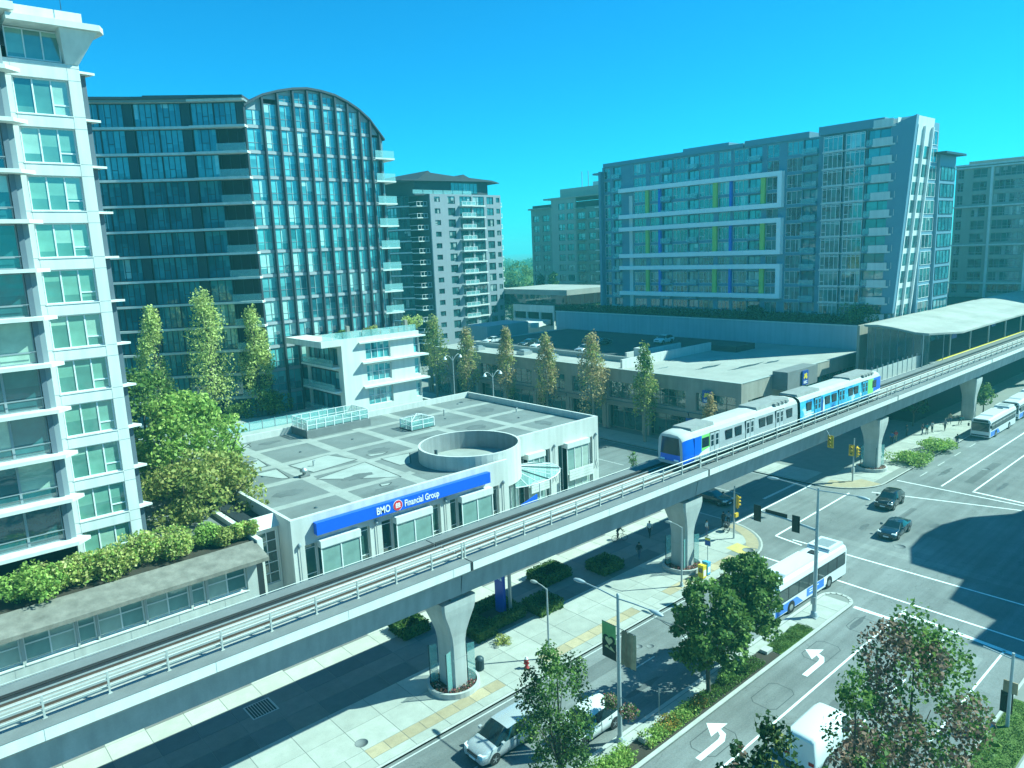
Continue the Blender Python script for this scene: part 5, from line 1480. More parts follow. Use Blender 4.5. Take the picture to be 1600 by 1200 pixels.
# expansion-joint shade painted as dark strips on the fascia and edge panels in the web
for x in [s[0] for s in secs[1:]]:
    MB().box(x - .16, x + .06, 35.925, 35.939, 9.54, 10.1, 'interior').obj('joint_shadow', gd)
for k in range(-6, 36):
    x = 7.5 * k + 3.2
    b = MB(); b.box(x - .012, x + .012, 35.934, 35.9395, 9.54, 10.09, 'panel_joint'); b.obj('form_joint', gd)

# railing, post by post
rl = thing('guideway_railing', (60, 36.8, DZ), 'pale metal post and rail guard along the near edge of the guideway', 'railing')
def mk_post():
    b = MB(); b.box(-.045, .045, -.03, .03, 0, 1.12, 'railing_metal'); b.box(-.1, .1, -.07, .07, 0, .03, 'railing_metal')
    for z in (.42, .78): b.box(-.03, .03, .03, .09, z - .05, z + .05, 'railing_metal')
    b.prism([(.0, .0), (.22, 0.0), (.0, .5)], -.02, .02, 'railing_metal', 'x') ; return b.mesh('post')
pm = mk_post()
x = -32.0
k = 0
px_list = []
while x < 243:
    px_list.append(x); x += 2.66
off = 16.69 - min(px_list, key=lambda v: abs(v - 16.69))
for x in px_list: inst(pm, 'post', rl, (x + off, 36.80, DZ))
for x in (27.1, 54.05, 95.05): inst(pm, 'post', rl, (x, 36.80, DZ))
for z, r in ((1.12, .05), (.78, .035), (.42, .035)):
    b = MB(); b.tube([(-34, 36.82, DZ + z), (245, 36.82, DZ + z)], r, 'railing_metal', 6); b.obj('rail_bar', rl)
# far-side cable trough lip
b = MB(); b.tube([(-34, 41.25, DZ + .12), (245, 41.25, DZ + .12)], .03, 'railing_metal', 5); b.obj('rail_bar', rl)

# ------------------------------------------------------------------ piers with glass guards and flower rings
def pier_mesh():
    b = MB()
    # width along the track by height (flared head), depth across
    lev = [(0, .62, .92), (3.6, .62, .92), (4.3, .72, .98), (5.2, 1.0, 1.12), (6.0, 1.32, 1.24), (6.45, 1.42, 1.28), (6.95, 1.42, 1.28)]
    vs = []; ch = .14
    for z, hx, hy in lev:
        vs += [(-hx + ch, -hy, z), (hx - ch, -hy, z), (hx, -hy + ch, z), (hx, hy - ch, z), (hx - ch, hy, z), (-hx + ch, hy, z), (-hx, hy - ch, z), (-hx, -hy + ch, z)]
    fs = []
    for i in range(len(lev) - 1):
        for k in range(8): fs.append((i * 8 + k, i * 8 + (k + 1) % 8, i * 8 + 8 + (k + 1) % 8, i * 8 + 8 + k))
    e = (len(lev) - 1) * 8
    b.add(vs, fs + [tuple(range(e, e + 8))], 'concrete'); return b.mesh('shaft')
pmesh = pier_mesh()
def pier(x, label, guard=True):
    t = thing('guideway_pier', (x, 38.7, 0), label, 'pier', 'flared concrete piers under the guideway')
    inst(pmesh, 'shaft', t, (x, 38.7, 0))
    for dy in (-.7, .7): MB().box(x - .55, x + .55, 38.7 + dy - .35, 38.7 + dy + .35, 6.951, 7.34, 'concrete_dark').obj('bearing', t)
    MB().box(x - 1.2, x + 1.2, 37.36, 37.42, 7.36, 8.9, 'concrete').obj('diaphragm', t)
    b = MB(); b.box(x - .63, x + .63, 37.775, 37.781, 2.55, 2.58, 'panel_joint'); b.box(x - .626, x - .62, 37.95, 39.4, 2.55, 2.58, 'panel_joint'); b.obj('lift_joint', t)
    return t
def planter(x, label):
    t = thing('ring_planter', (x, 38.7, 0), label, 'planter', 'ring planters round the piers')
    b = MB(); n = 32
    for k in range(n):
        a0, a1 = 2 * math.pi * k / n, 2 * math.pi * (k + 1) / n
        for (r0, z0, r1, z1) in ((1.85, .02, 1.85, .52), (1.85, .52, 1.66, .52), (1.66, .52, 1.66, .3)):
            b.add([(x + r0 * math.cos(a0), 38.7 + r0 * math.sin(a0), z0), (x + r0 * math.cos(a1), 38.7 + r0 * math.sin(a1), z0), (x + r1 * math.cos(a1), 38.7 + r1 * math.sin(a1), z1), (x + r1 * math.cos(a0), 38.7 + r1 * math.sin(a0), z1)], [(0, 1, 2, 3)], 'concrete', True)
    b.obj('ring', t)
    b = MB(); b.lathe([(1.66, .28), (1.66, .34), (.01, .35)], 'soil', 20, (x, 38.7)); b.obj('soil', t)
    rnd = random.Random(int(x)); b = MB()
    for i in range(420):
        a = rnd.uniform(0, 6.283); r = rnd.uniform(1.0, 1.62); s = rnd.uniform(.05, .10)
        leafquad(b, (x + r * math.cos(a), 38.7 + r * math.sin(a), .36 + rnd.uniform(0, .22)), s, rnd, 'flower_pink')
    tag(b.obj('flowers', t), kind='stuff')
    for dx, dy, rz in ((-.95, -.9, .35), (.95, -.9, -.35), (-1.05, .8, -.3), (1.05, .8, .3)):
        me = cached('gpanel', lambda: MB().box(-.28, .28, -.01, .01, .5, 3.3, 'glass_clear').mesh('glass_guard'))
        inst(me, 'glass_guard', t, (x + dx, 38.7 + dy, 0), rz)
        me = cached('gpost', lambda: MB().box(-.03, .03, -.03, .03, .3, 3.35, 'frame_dark').mesh('guard_post'))
        inst(me, 'guard_post', t, (x + dx - .3 * math.cos(rz), 38.7 + dy - .3 * math.sin(rz), 0), rz)
    return t
def leafquad(b, c, s, rnd, m, asp=1.0, up=0.0):
    n = Vector((rnd.gauss(0, 1), rnd.gauss(0, 1), rnd.gauss(0, 1) + up))
    if n.length < 1e-3: n = Vector((0, 0, 1))
    n.normalize()
    a = n.orthogonal().normalized(); bb = n.cross(a); t = rnd.uniform(0, 6.283)
    u_ = (a * math.cos(t) + bb * math.sin(t)) * s; v_ = (bb * math.cos(t) - a * math.sin(t)) * s * asp
    c = Vector(c)
    b.add([c - u_ - v_ * .3, c + v_ * -.9, c + u_ - v_ * .3, c + v_], [(0, 1, 2, 3)], m)
pier(27.15, 'flared concrete pier in a flower ring beside the litter bin')
pier(53.95, 'flared concrete pier in a flower ring next to the yellow newspaper box')
pier(95.0, 'flared concrete pier on the far corner beside the low green bushes')
pier(131.0, 'flared concrete pier under the station end of the guideway')
pier(168.0, 'flared concrete pier under the station beyond the buses')
planter(27.15, 'round concrete planter of pink flowers with glass guards near the litter bin')
planter(53.95, 'round concrete planter of pink flowers with glass guards near the yellow newspaper box')
planter(95.0, 'round concrete planter of flowers on the far side of the side street')

# ================================================================== train
def train_body_mat(name, wrap=False):
    m, nt, b = nt_new(name)
    geo = nt.nodes.new('ShaderNodeNewGeometry'); tc = nt.nodes.new('ShaderNodeTexCoord')
    n = nt.nodes.new('ShaderNodeTexNoise'); n.inputs['Scale'].default_value = .55 if wrap else .6; n.inputs['Detail'].default_value = 5
    L(nt, tc.outputs['Object'], n.inputs['Vector'])
    cr = nt.nodes.new('ShaderNodeValToRGB'); e = cr.color_ramp.elements
    if wrap:
        cr.color_ramp.interpolation = 'EASE'
        e[0].position = .34; e[0].color = (.01, .09, .32, 1); e[1].position = .70; e[1].color = (.62, .80, .84, 1)
        for p, c in ((.45, (.02, .30, .55, 1)), (.53, (.06, .46, .62, 1)), (.60, (.05, .40, .60, 1))):
            k = e.new(p); k.color = c
    else:
        e[0].position = .3; e[0].color = (.42, .43, .44, 1); e[1].position = .7; e[1].color = (.50, .51, .52, 1)
    L(nt, n.outputs[0], cr.inputs[0]); L(nt, cr.outputs[0], b.inputs['Base Color'])
    b.inputs['Roughness'].default_value = .38; b.inputs['Metallic'].default_value = 0.0 if wrap else .25
    return m
train_body_mat('train_silver'); train_body_mat('train_wrap', True)
mat('train_roof', (.46, .46, .43), .7, var=.12, scale=.8, fine=.06)
mat('train_equip', (.26, .26, .25), .8, var=.2, scale=1.5, fine=.1)
mat('train_blue', (.005, .12, .62), .3, var=.03, spec=.5)
mat('train_green', (.22, .62, .16), .35, var=.03)
mat('train_glass', (.012, .03, .04), .12, var=.1, spec=.5)
mat('train_door', (.52, .53, .54), .4, var=.05, metal=.2)
mat('train_black', (.015, .018, .02), .5, var=.1)
mat('headlamp', (.9, .95, 1.0), .1, var=0)
TZ = 10.75; TW = 1.5; TL = 20.0
def train_car(x0, front, bodym, label):
    t = thing('train_car', (x0 + TL / 2, 38.5, 10.36), label, 'train', 'cars of the light rail train on the guideway')
    yc = 38.5; x1 = x0 + TL
    sec = [(-TW, TZ), (-TW - .02, TZ + 1.1), (-TW + .06, TZ + 2.2), (-TW + .22, TZ + 2.5), (-.9, TZ + 2.72), (0, TZ + 2.80), (.9, TZ + 2.72), (TW - .22, TZ + 2.5), (TW - .06, TZ + 2.2), (TW + .02, TZ + 1.1), (TW, TZ)]
    body = MB(); roof = MB()
    n = len(sec)
    sx = x0 + (1.5 if front else .12)
    ex = x1 - (.12)
    for i in range(n - 1):
        (a, za), (c, zc) = sec[i], sec[i + 1]
        q = [(sx, yc + a, za), (ex, yc + a, za), (ex, yc + c, zc), (sx, yc + c, zc)]
        (roof if 2 <= i <= 7 else body).add(q, [(3, 2, 1, 0)] if False else [(0, 1, 2, 3)], 'train_roof' if 2 <= i <= 7 else bodym, 2 <= i <= 7)
    poly = [(yc + a, z) for a, z in sec]
    body.add([(ex, a, z) for a, z in poly], [tuple(range(n))], 'train_black')
    body.add([(sx, a, z) for a, z in poly], [tuple(range(n))[::-1]], 'train_black')
    body.add([(sx, yc - TW, TZ), (ex, yc - TW, TZ), (ex, yc + TW, TZ), (sx, yc + TW, TZ)], [(3, 2, 1, 0)], 'train_black')
    bo = body.obj('body', t); ro = roof.obj('roof', t)
    # roof equipment blocks and hatches
    for (a, c, h) in ((.3 + (1.4 if front else 0), 5.2, .16), (12.6, 18.8, .18)):
        MB().prism([(yc - 1.05, TZ + 2.66), (yc + 1.05, TZ + 2.66), (yc + .95, TZ + 2.78 + h), (yc - .95, TZ + 2.78 + h)], x0 + a, x0 + c, 'train_equip', 'x').obj('roof_unit', ro)
    for q in range(4): MB().box(x0 + 15.6 + q * .75, x0 + 16.1 + q * .75, yc - 1.32, yc - 1.06, TZ + 2.62, TZ + 2.86, 'train_equip').obj('vent', ro)
    # underframe and bogies
    MB().box(x0 + .8, x1 - .5, yc - 1.25, yc + 1.25, 10.42, TZ - .002, 'train_black').obj('underframe', t)
    for bx in (x0 + 3.2, x1 - 3.2):
        for dx in (-1, 1):
            for y in (37.75, 39.2):
                b = MB(); b.tube([(bx + dx, y - .06, 10.72), (bx + dx, y + .06, 10.72)], .36, 'rail_steel', 14, smooth=False); b.obj('wheel', t)
    # near-side doors and windows
    ys = yc - TW - .03
    def win(xa, xb, z0=TZ + 1.05, z1=TZ + 1.95):
        b = MB(); b.box(xa, xb, ys - .01, ys + .04, z0, z1, 'train_black'); w = b.obj('window', t)
        MB().box(xa + .07, xb - .07, ys - .02, ys - .012, z0 + .07, z1 - .30, 'train_glass').obj('pane', w)
        MB().box(xa + .07, xb - .07, ys - .02, ys - .012, z1 - .24, z1 - .07, 'train_glass').obj('pane', w)
    def door(xc):
        b = MB(); b.box(xc - .78, xc + .78, ys + .0, ys + .06, TZ + .03, TZ + 2.22, 'train_black'); d = b.obj('door', t)
        for s in (-1, 1):
            dm = 'train_door' if bodym == 'train_silver' else bodym
            lf = MB().box(xc + s * .38 - .34, xc + s * .38 + .34, ys - .02, ys - .002, TZ + .06, TZ + 2.15, dm).obj('door_leaf', d)
            for z0, z1 in ((.95, 1.42), (1.5, 1.97)): MB().box(xc + s * .38 - .2, xc + s * .38 + .2, ys - .032, ys - .0205, TZ + z0, TZ + z1, 'train_glass').obj('door_pane', d)
    for xc in ((4.6, 10.6, 16.2) if front else (3.9, 9.6, 15.6)): door(x0 + xc)
    for xa in ((2.6, 6.4, 8.0, 12.3, 13.7, 17.6) if front else (1.4, 5.6, 7.2, 11.3, 12.7, 17.6)): win(x0 + xa, x0 + xa + 1.12)
    if front:
        # blue and lime end panels
        MB().box(x0 + 1.5, x0 + 2.55, ys - .006, ys + .04, TZ + .55, TZ + 2.2, 'train_blue').obj('livery_panel', t)
        MB().box(x0 + 2.552, x0 + 3.8, ys - .006, ys + .04, TZ + .75, TZ + 2.2, 'train_green').obj('livery_panel', t)
        b = MB(); b.add([(x0 + 1.4, ys - .012, TZ + .15), (x0 + 3.8, ys - .012, TZ + .15), (x0 + 3.8, ys - .012, TZ + .95), (x0 + 2.6, ys - .012, TZ + .72)], [(0, 1, 2, 3)], 'sign_white'); b.obj('livery_stripe', t)
        # rounded nose
        lev = [(1.5, 1.0, 1.0), (.9, .99, .995), (.45, .96, .985), (.15, .92, .96), (0, .87, .93)]
        vs = []; fs = []; nb = MB()
        for d, ky, kz in lev:
            for a, z in sec: vs.append((x0 + d, yc + a * ky, TZ + .1 + (z - TZ - .1) * kz))
        for i in range(len(lev) - 1):
            for k in range(n - 1): fs.append((i * n + k, (i + 1) * n + k, (i + 1) * n + k + 1, i * n + k + 1))
        low = [f for f in fs if (f[0] % n) in (0, n - 2)]; hi = [f for f in fs if (f[0] % n) not in (0, n - 2)]
        nb.add(vs, low, 'train_blue', True); nb.add(vs, [f for f in hi if 2 <= f[0] % n <= 7], 'train_roof', True); nb.add(vs, [f for f in hi if not 2 <= f[0] % n <= 7], 'train_blue', True)
        e = (len(lev) - 1) * n
        nb.add(vs, [tuple(range(e, e + n))], 'train_silver')
        nb.obj('nose', t)
        # windscreen wrapping the nose, bumper, lamps
        def face(k0, k1, zlo, zhi, m, nm, dx=.03):
            b = MB(); yy_ = [-1.34 + 2.68 * i / 8 for i in range(9)]
            vs2 = []
            for y in yy_:
                bx = x0 - dx - .05 + .16 * (abs(y) / 1.34) ** 4
                vs2 += [(bx, yc + y * k0, zlo), (bx + .03, yc + y * k1, zhi)]
            b.add(vs2, [(2 * i, 2 * i + 1, 2 * i + 3, 2 * i + 2) for i in range(8)], m, True)
            return b.obj(nm, t)
        face(.98, .90, TZ + .80, TZ + 2.32, 'train_glass', 'windscreen')
        face(1.0, 1.0, TZ + .22, TZ + .82, 'train_blue', 'front_panel', .04)
        MB().box(x0 - .12, x0 + .4, yc - 1.1, yc + 1.1, TZ - .05, TZ + .2, 'train_silver').obj('bumper', t)
        for y in (-.85, -.62, .62, .85): MB().box(x0 - .16, x0 - .06, yc + y - .1, yc + y + .1, TZ + .26, TZ + .4, 'headlamp').obj('headlamp', t)
    else:
        MB().box(x1 - 2.1, x1 - .13, ys - .008, ys + .04, TZ + .05, TZ + 2.18, 'train_blue').obj('livery_panel', t)
        MB().box(x1 - 3.6, x1 - 2.102, ys - .008, ys + .04, TZ + .5, TZ + 2.18, 'train_green').obj('livery_panel', t)
        b = MB(); b.add([(x1 - 3.6, ys - .014, TZ + .05), (x1 - .13, ys - .014, TZ + .05), (x1 - .13, ys - .014, TZ + .7), (x1 - 2.0, ys - .014, TZ + .55)], [(0, 1, 2, 3)], 'sign_white'); b.obj('livery_stripe', t)
        # a pale figure-like patch and print lines of the advert
        for q in range(3): MB().box(x0 + 1.0 + .12 * q, x0 + 3.0 - .35 * q, ys - .012, ys - .004, TZ + .62 - q * .2, TZ + .74 - q * .2, 'sign_white').obj('advert_line', t)
        b = MB(); b.prism([(x0 + 5.15, TZ + .1), (x0 + 5.5, TZ + .1), (x0 + 5.45, TZ + 1.1), (x0 + 5.38, TZ + 1.75), (x0 + 5.22, TZ + 1.75), (x0 + 5.12, TZ + 1.1)], ys - .012, ys - .004, 'sign_white', 'y'); b.obj('advert_print', t)
        b = MB(); b.prism([(x0 + 3.7, TZ + .2), (x0 + 5.0, TZ + .2), (x0 + 5.0, TZ + 2.1), (x0 + 4.0, TZ + 2.0)], ys - .006, ys - .001, 'sign_navy', 'y'); b.obj('advert_print', t)
    return t
xT = ony(1083, 683, 37.0).x - 1.3
train_car(xT, True, 'train_silver', 'silver train car with a blue nose and lime panel leading the train')
train_car(xT + TL + .35, False, 'train_wrap', 'rear train car wrapped in a blue and white advertisement')
MB().box(xT + TL - .1, xT + TL + .45, 37.3, 39.7, TZ + .2, TZ + 2.4, 'train_black').obj('gangway_bellows')
tag(bpy.data.objects['gangway_bellows'], 'black bellows between the silver car and the blue wrapped car', 'bellows')

# ================================================================== station
st = thing('train_station', (150, 46, 0), 'glass-sided train station under a curved white roof', 'station')
SX0, SX1 = 119.5, 235.0
yp = [39.3, 40.2, 41.4, 43.2, 45.0, 46.8, 48.8, 50.9]
zp = [14.62, 14.85, 15.0, 15.12, 15.45, 15.75, 15.98, 15.92]
xs0 = [127.6, 123.5, 119.9, 119.5, 119.5, 119.5, 119.5, 119.5]      # the street-side corner of the roof is cut back
sect = [(y, z) for y, z in zip(yp, zp)]
poly = [(y, z - .28) for y, z in sect] + [(y, z) for y, z in reversed(sect)]
b = MB()
npan = 14
for i in range(npan):
    xa = SX0 + (SX1 - SX0) * i / npan; xb = SX0 + (SX1 - SX0) * (i + 1) / npan - .03
    if i == 0:
        pb_ = MB(); nn = len(sect); x_of = {round(y, 2): x for y, x in zip(yp, xs0)}
        vs_ = [(x_of[round(y, 2)], y, z) for y, z in poly] + [(xb, y, z) for y, z in poly]; m2 = 2 * nn
        pb_.add(vs_, [(k, (k + 1) % m2, m2 + (k + 1) % m2, m2 + k) for k in range(m2)] + [(k, k + 1, m2 - 2 - k, m2 - 1 - k) for k in range(nn - 1)], 'roof_white'); pb_.obj('roof_panel', st); continue
    MB().prism(poly, xa, xb, 'roof_white', 'x', smooth=False).obj('roof_panel', st)
MB().prism([(y, z - .42) for y, z in sect[2:]] + [(y, z - .29) for y, z in reversed(sect[2:])], SX0 + .45, SX0 + .75, 'frame_grey', 'x').obj('roof_edge', st)
# platform, back wall, glazed west end
MB().box(SX0 + 3.0, SX1, 41.42, 52, 7.5, 10.15, 'concrete_dark').obj('platform', st)
MB().box(SX0 + 5.0, SX1, 41.36, 41.9, 10.151, 10.22, 'sign_yellow').obj('platform_edge', st)
MB().box(SX0 + 1, SX1, 52.0, 52.4, 0, 15.6, 'brown_wall').obj('back_wall', st)
MB().box(SX0 + 4, SX1, 44, 51.9, 0, 7.4, 'interior').obj('concourse', st)
for i in range(8):
    ya_, yb_ = 50.6 - i * 1.15, 50.6 - (i + 1) * 1.15
    zt = np.interp((ya_ + yb_) / 2, yp, zp) - .45
    MB().box(SX0 + .9, SX0 + .93, yb_ + .04, ya_ - .04, 8.6, zt, 'glass_station').obj('end_pane', st)
    MB().box(SX0 + .86, SX0 + .97, ya_ - .04, ya_ + .04, 8.6, zt, 'frame_grey').obj('mullion', st)
MB().box(SX0 + .8, SX0 + 1.0, 41.3, 50.7, 8.2, 8.59, 'concrete').obj('sill_beam', st)
MB().box(SX0 + 6.0, SX0 + 6.2, 44.0, 51.9, 8.6, 14.6, 'interior').obj('dark_backing', st)  # dark sheet added behind the end glass so the inside reads dim
MB().box(SX0 + 1.2, SX0 + 1.3, 44.2, 46.0, 10.6, 13.0, 'sign_white').obj('map_board', st)
for i in range(12):
    x = SX0 + 1.5 + i * 9.5
    MB().tube([(x, 41.9, 8.0), (x, 41.9, 15.0)], .16, 'galv', 10).obj('column', st)
    MB().tube([(x, 50.2, 8.0), (x, 50.2, 15.7)], .16, 'galv', 10).obj('column', st)
for i in range(26):
    x = SX0 + 6 + i * 4.2
    MB().box(x, x + 4.1, 50.4, 50.44, 10.2, 15.5, 'glass_balustrade').obj('rear_glazing', st)
for i in range(5):
    x = SX0 + 14 + i * 20
    MB().box(x, x + 2.2, 42.6, 42.75, 12.6, 13.3, 'sign_navy').obj('platform_sign', st)
for x, h in ((117.2, 3.2), (125.6, 2.4)):
    MB().tube([(x, 41.2, 9.9), (x, 41.2, 9.9 + h + 2)], .06, 'pole_grey', 6).obj('signal_mast', st)
# fence between the shop roof and the track
fn = thing('track_fence', (108, 42.6, 9), 'pale slatted fence beside the track short of the station', 'fence')
for i in range(12):
    x = 99.5 + i * 1.75
    MB().box(x, x + 1.7, 42.55, 42.59, 9.6, 11.6, 'railing_metal').obj('fence_panel', fn)
    MB().box(x - .05, x + .04, 42.5, 42.64, 9.4, 12.0, 'frame_grey').obj('fence_post', fn)
MB().box(98, 121, 41.9, 43.4, 8.6, 9.4, 'concrete').obj('fence_base', fn)
# ================================================================== vehicles
def paint(name, col, rough=.25, metal=.3):
    m, nt, b = nt_new(name); b.inputs['Base Color'].default_value = (*col, 1); b.inputs['Roughness'].default_value = rough
    b.inputs['Metallic'].default_value = metal; b.inputs['Coat Weight'].default_value = .6; b.inputs['Coat Roughness'].default_value = .06
    n = nt.nodes.new('ShaderNodeTexNoise'); n.inputs['Scale'].default_value = 3.0; tc = nt.nodes.new('ShaderNodeTexCoord'); L(nt, tc.outputs['Object'], n.inputs['Vector'])
    mr = nt.nodes.new('ShaderNodeMapRange'); mr.inputs[3].default_value = max(.05, rough - .08); mr.inputs[4].default_value = rough + .12
    L(nt, n.outputs[0], mr.inputs[0]); L(nt, mr.outputs[0], b.inputs['Roughness']); return m
paint('paint_silver', (.50, .51, .52)); paint('paint_black', (.012, .014, .016), .15, .1); paint('paint_navy', (.012, .035, .06), .15, .2)
paint('paint_whitecar', (.70, .70, .69), .3, 0); paint('paint_darkcar', (.03, .035, .04), .2, .2); paint('paint_buswhite', (.66, .67, .68), .4, 0); paint('paint_busblue', (.01, .16, .62), .4, 0)
mat('tyre', (.02, .02, .021), .85, var=.15); mat('rim', (.35, .36, .37), .3, var=.1, metal=.7)
mat('car_glass', (.01, .025, .03), .05, var=.1, spec=.9); mat('lamp_clear', (.75, .78, .80), .1, var=0, spec=.8); mat('lamp_red', (.35, .01, .01), .2, var=0)
mat('plate', (.7, .7, .72), .5, var=.05); mat('trim_black', (.02, .02, .022), .6, var=.1)

def car(kind, pm, loc, rz, label, group=None):
    """front of the car towards local -x; built from lofted cross sections"""
    t = thing(kind['name'], loc, label, kind['cat'], group, rz)
    def add(b, nm, par=None):
        o = inst(b.mesh(nm), nm, par or t, loc, rz); return o
    W = kind['w']; secs = kind['secs']     # x, zlow, zbelt, ztop, wlow, wbelt, wtop, flag
    vs = []; n = 13
    for (x, zl, zb, zt, wl, wb, wt, fl) in secs:
        half = [(wl * W * .82, zl), (wl * W * .97, zl + .10), (wl * W, zl + (zb - zl) * .55), (wb * W, zb), (wt * W, zt - .05 * (zt - zb)), (wt * W * .80, zt), (0, zt + .02)]
        row = [(-y, z) for y, z in half] + [(y, z) for y, z in reversed(half[:-1])]
        vs += [(x, y, z) for y, z in row]
    body = []; gl = []; m_ = len(secs)
    for i in range(m_ - 1):
        f0, f1 = secs[i][7], secs[i + 1][7]
        for k in range(n - 1):
            f = (i * n + k, i * n + k + 1, (i + 1) * n + k + 1, (i + 1) * n + k)
            side = k in (3, 8); top = k in (4, 5, 6, 7)
            if (side and 's' in f0) or ((top or side) and 'g' in f0): gl.append(f)
            else: body.append(f)
    bb = MB(); bb.add(vs, body, pm, True); bb.add(vs, [tuple(range(n))[::-1] if False else tuple(range(n)), tuple(range((m_ - 1) * n, m_ * n))[::-1]], pm)
    bo = add(bb, 'body')
    mb = MB(); mb.add(vs, gl, 'car_glass', True); add(mb, 'glazing')
    und = MB(); und.add(vs, [(i * n, (i + 1) * n, (i + 1) * n + n - 1, i * n + n - 1) for i in range(m_ - 1)], 'trim_black'); add(und, 'underbody')
    wr = kind['wr']
    tm = cached(('tyre', wr), lambda: (lambda b: (b.tube([(0, -.11, 0), (0, -.10, 0), (0, .10, 0), (0, .11, 0)], [wr * .86, wr, wr, wr * .86], 'tyre', 20), b)[1])(MB()).mesh('tyre'))
    def mkrim():
        b = MB(); b.tube([(0, -.118, 0), (0, -.112, 0)], [wr * .20, wr * .22], 'rim', 10)
        for q in range(5):
            a = 2 * math.pi * q / 5; c, s = math.cos(a), math.sin(a)
            b.add([(c * wr * .15 - s * wr * .09, -.116, s * wr * .15 + c * wr * .09), (c * wr * .15 + s * wr * .09, -.116, s * wr * .15 - c * wr * .09), (c * wr * .64 + s * wr * .06, -.113, s * wr * .64 - c * wr * .06), (c * wr * .64 - s * wr * .06, -.113, s * wr * .64 + c * wr * .06)], [(0, 1, 2, 3)], 'rim')
        b.tube([(0, -.1125, 0), (0, -.111, 0)], [wr * .66, wr * .66], 'trim_black', 16); return b.mesh('rim')
    rm = cached(('rim', wr), mkrim)
    for x in kind['wx']:
        for s in (-1, 1):
            # dark arch, tyre and rim
            P = Vector(loc) + Matrix.Rotation(rz, 3, 'Z') @ Vector((x, s * (W - .10), wr))
            w = inst(tm, 'wheel', t, P, rz)
            r = inst(rm, 'rim', w, P, rz + (0 if s < 0 else math.pi))
            ab = MB(); ab.tube([(x, s * (W + .004), wr + .02), (x, s * (W - .3), wr + .02)], wr * 1.14, 'trim_black', 18, smooth=False); add(ab, 'wheel_arch')
    zb = kind['lampz']; fx = secs[0][0]; rx = secs[-1][0]
    for s in (-1, 1):
        b = MB(); b.prism([(fx + .02, s * W * .52), (fx + .10, s * W * .90), (fx + .42, s * W * .985), (fx + .38, s * W * .80), (fx + .16, s * W * .56)][::s], zb - .08, zb + .10, 'lamp_clear'); add(b, 'headlight')
        b = MB(); b.box(rx - .12, rx + .015, s * W * .72 - .16, s * W * .72 + .16, zb - .10, zb + .12, 'lamp_red'); add(b, 'tail_light')
        mx = kind['mirx']; b = MB(); b.box(mx - .1, mx + .1, s * (W + .02), s * (W + .02) + s * .2, kind['mirz'], kind['mirz'] + .16, pm) if s > 0 else b.box(mx - .1, mx + .1, -(W + .22), -(W + .02), kind['mirz'], kind['mirz'] + .16, pm); add(b, 'mirror')
    b = MB(); b.box(fx - .02, fx + .1, -W * .48, W * .48, zb - .16, zb + .02, 'trim_black'); b.box(fx - .03, fx + .02, -W * .47, W * .47, zb - .09, zb - .06, 'rim'); add(b, 'grille')
    b = MB(); b.box(fx - .03, fx + .05, -.26, .26, zb - .36, zb - .23, 'plate'); add(b, 'number_plate')
    b = MB(); b.box(fx - .015, fx + .12, -W * .62, W * .62, zb - .46, zb - .38, 'trim_black'); add(b, 'air_intake')
    # door seams and handles
    for s in (-1, 1):
        for x in kind['doors']:
            b = MB(); b.box(x - .008, x + .008, s * W * 1.0 - .012, s * W * 1.0 + .012, .38, kind['belt'], 'trim_black'); add(b, 'door_seam')
            b = MB(); b.box(x - .28, x - .1, s * W * 1.0 - .03, s * W * 1.0 + .03, kind['belt'] - .17, kind['belt'] - .13, 'trim_black'); add(b, 'door_handle')
    return t
MINIVAN = dict(name='minivan', cat='car', w=.98, wr=.34, wx=(.98, 4.05), lampz=.78, mirx=1.55, mirz=1.10, doors=(2.75, 3.9), belt=1.05, secs=[
    (.0, .35, .66, .72, .80, .78, .62, ''), (.12, .24, .80, .86, .94, .92, .76, ''), (.55, .2, .93, .98, 1.0, .97, .80, ''), (1.15, .2, 1.02, 1.08, 1.0, .98, .84, 'g'),
    (1.75, .2, 1.05, 1.52, 1.0, .98, .80, 'g'), (2.15, .2, 1.06, 1.70, 1.0, .98, .79, 's'), (2.75, .2, 1.06, 1.75, 1.0, .98, .79, 's'), (3.9, .2, 1.06, 1.76, 1.0, .98, .79, 's'), (4.7, .2, 1.07, 1.73, 1.0, .97, .77, 'g'), (5.02, .24, 1.06, 1.35, .98, .96, .78, ''), (5.1, .34, .98, 1.1, .94, .92, .76, '')])
SUV = dict(name='sport_utility_car', cat='car', w=.96, wr=.37, wx=(.92, 3.75), lampz=.82, mirx=1.55, mirz=1.12, doors=(2.5, 3.45), belt=1.08, secs=[
    (.0, .4, .72, .80, .80, .76, .60, ''), (.12, .28, .88, .96, .94, .90, .74, ''), (.6, .24, 1.0, 1.06, 1.0, .96, .80, ''), (1.25, .24, 1.06, 1.12, 1.0, .97, .84, 'g'),
    (1.9, .24, 1.08, 1.60, 1.0, .97, .76, 's'), (2.5, .24, 1.08, 1.70, 1.0, .97, .75, 's'), (3.4, .24, 1.10, 1.68, 1.0, .97, .74, 's'), (4.1, .24, 1.14, 1.55, 1.0, .95, .72, 'g'), (4.55, .28, 1.1, 1.2, .98, .93, .75, ''), (4.7, .4, .95, 1.05, .92, .88, .74, '')])
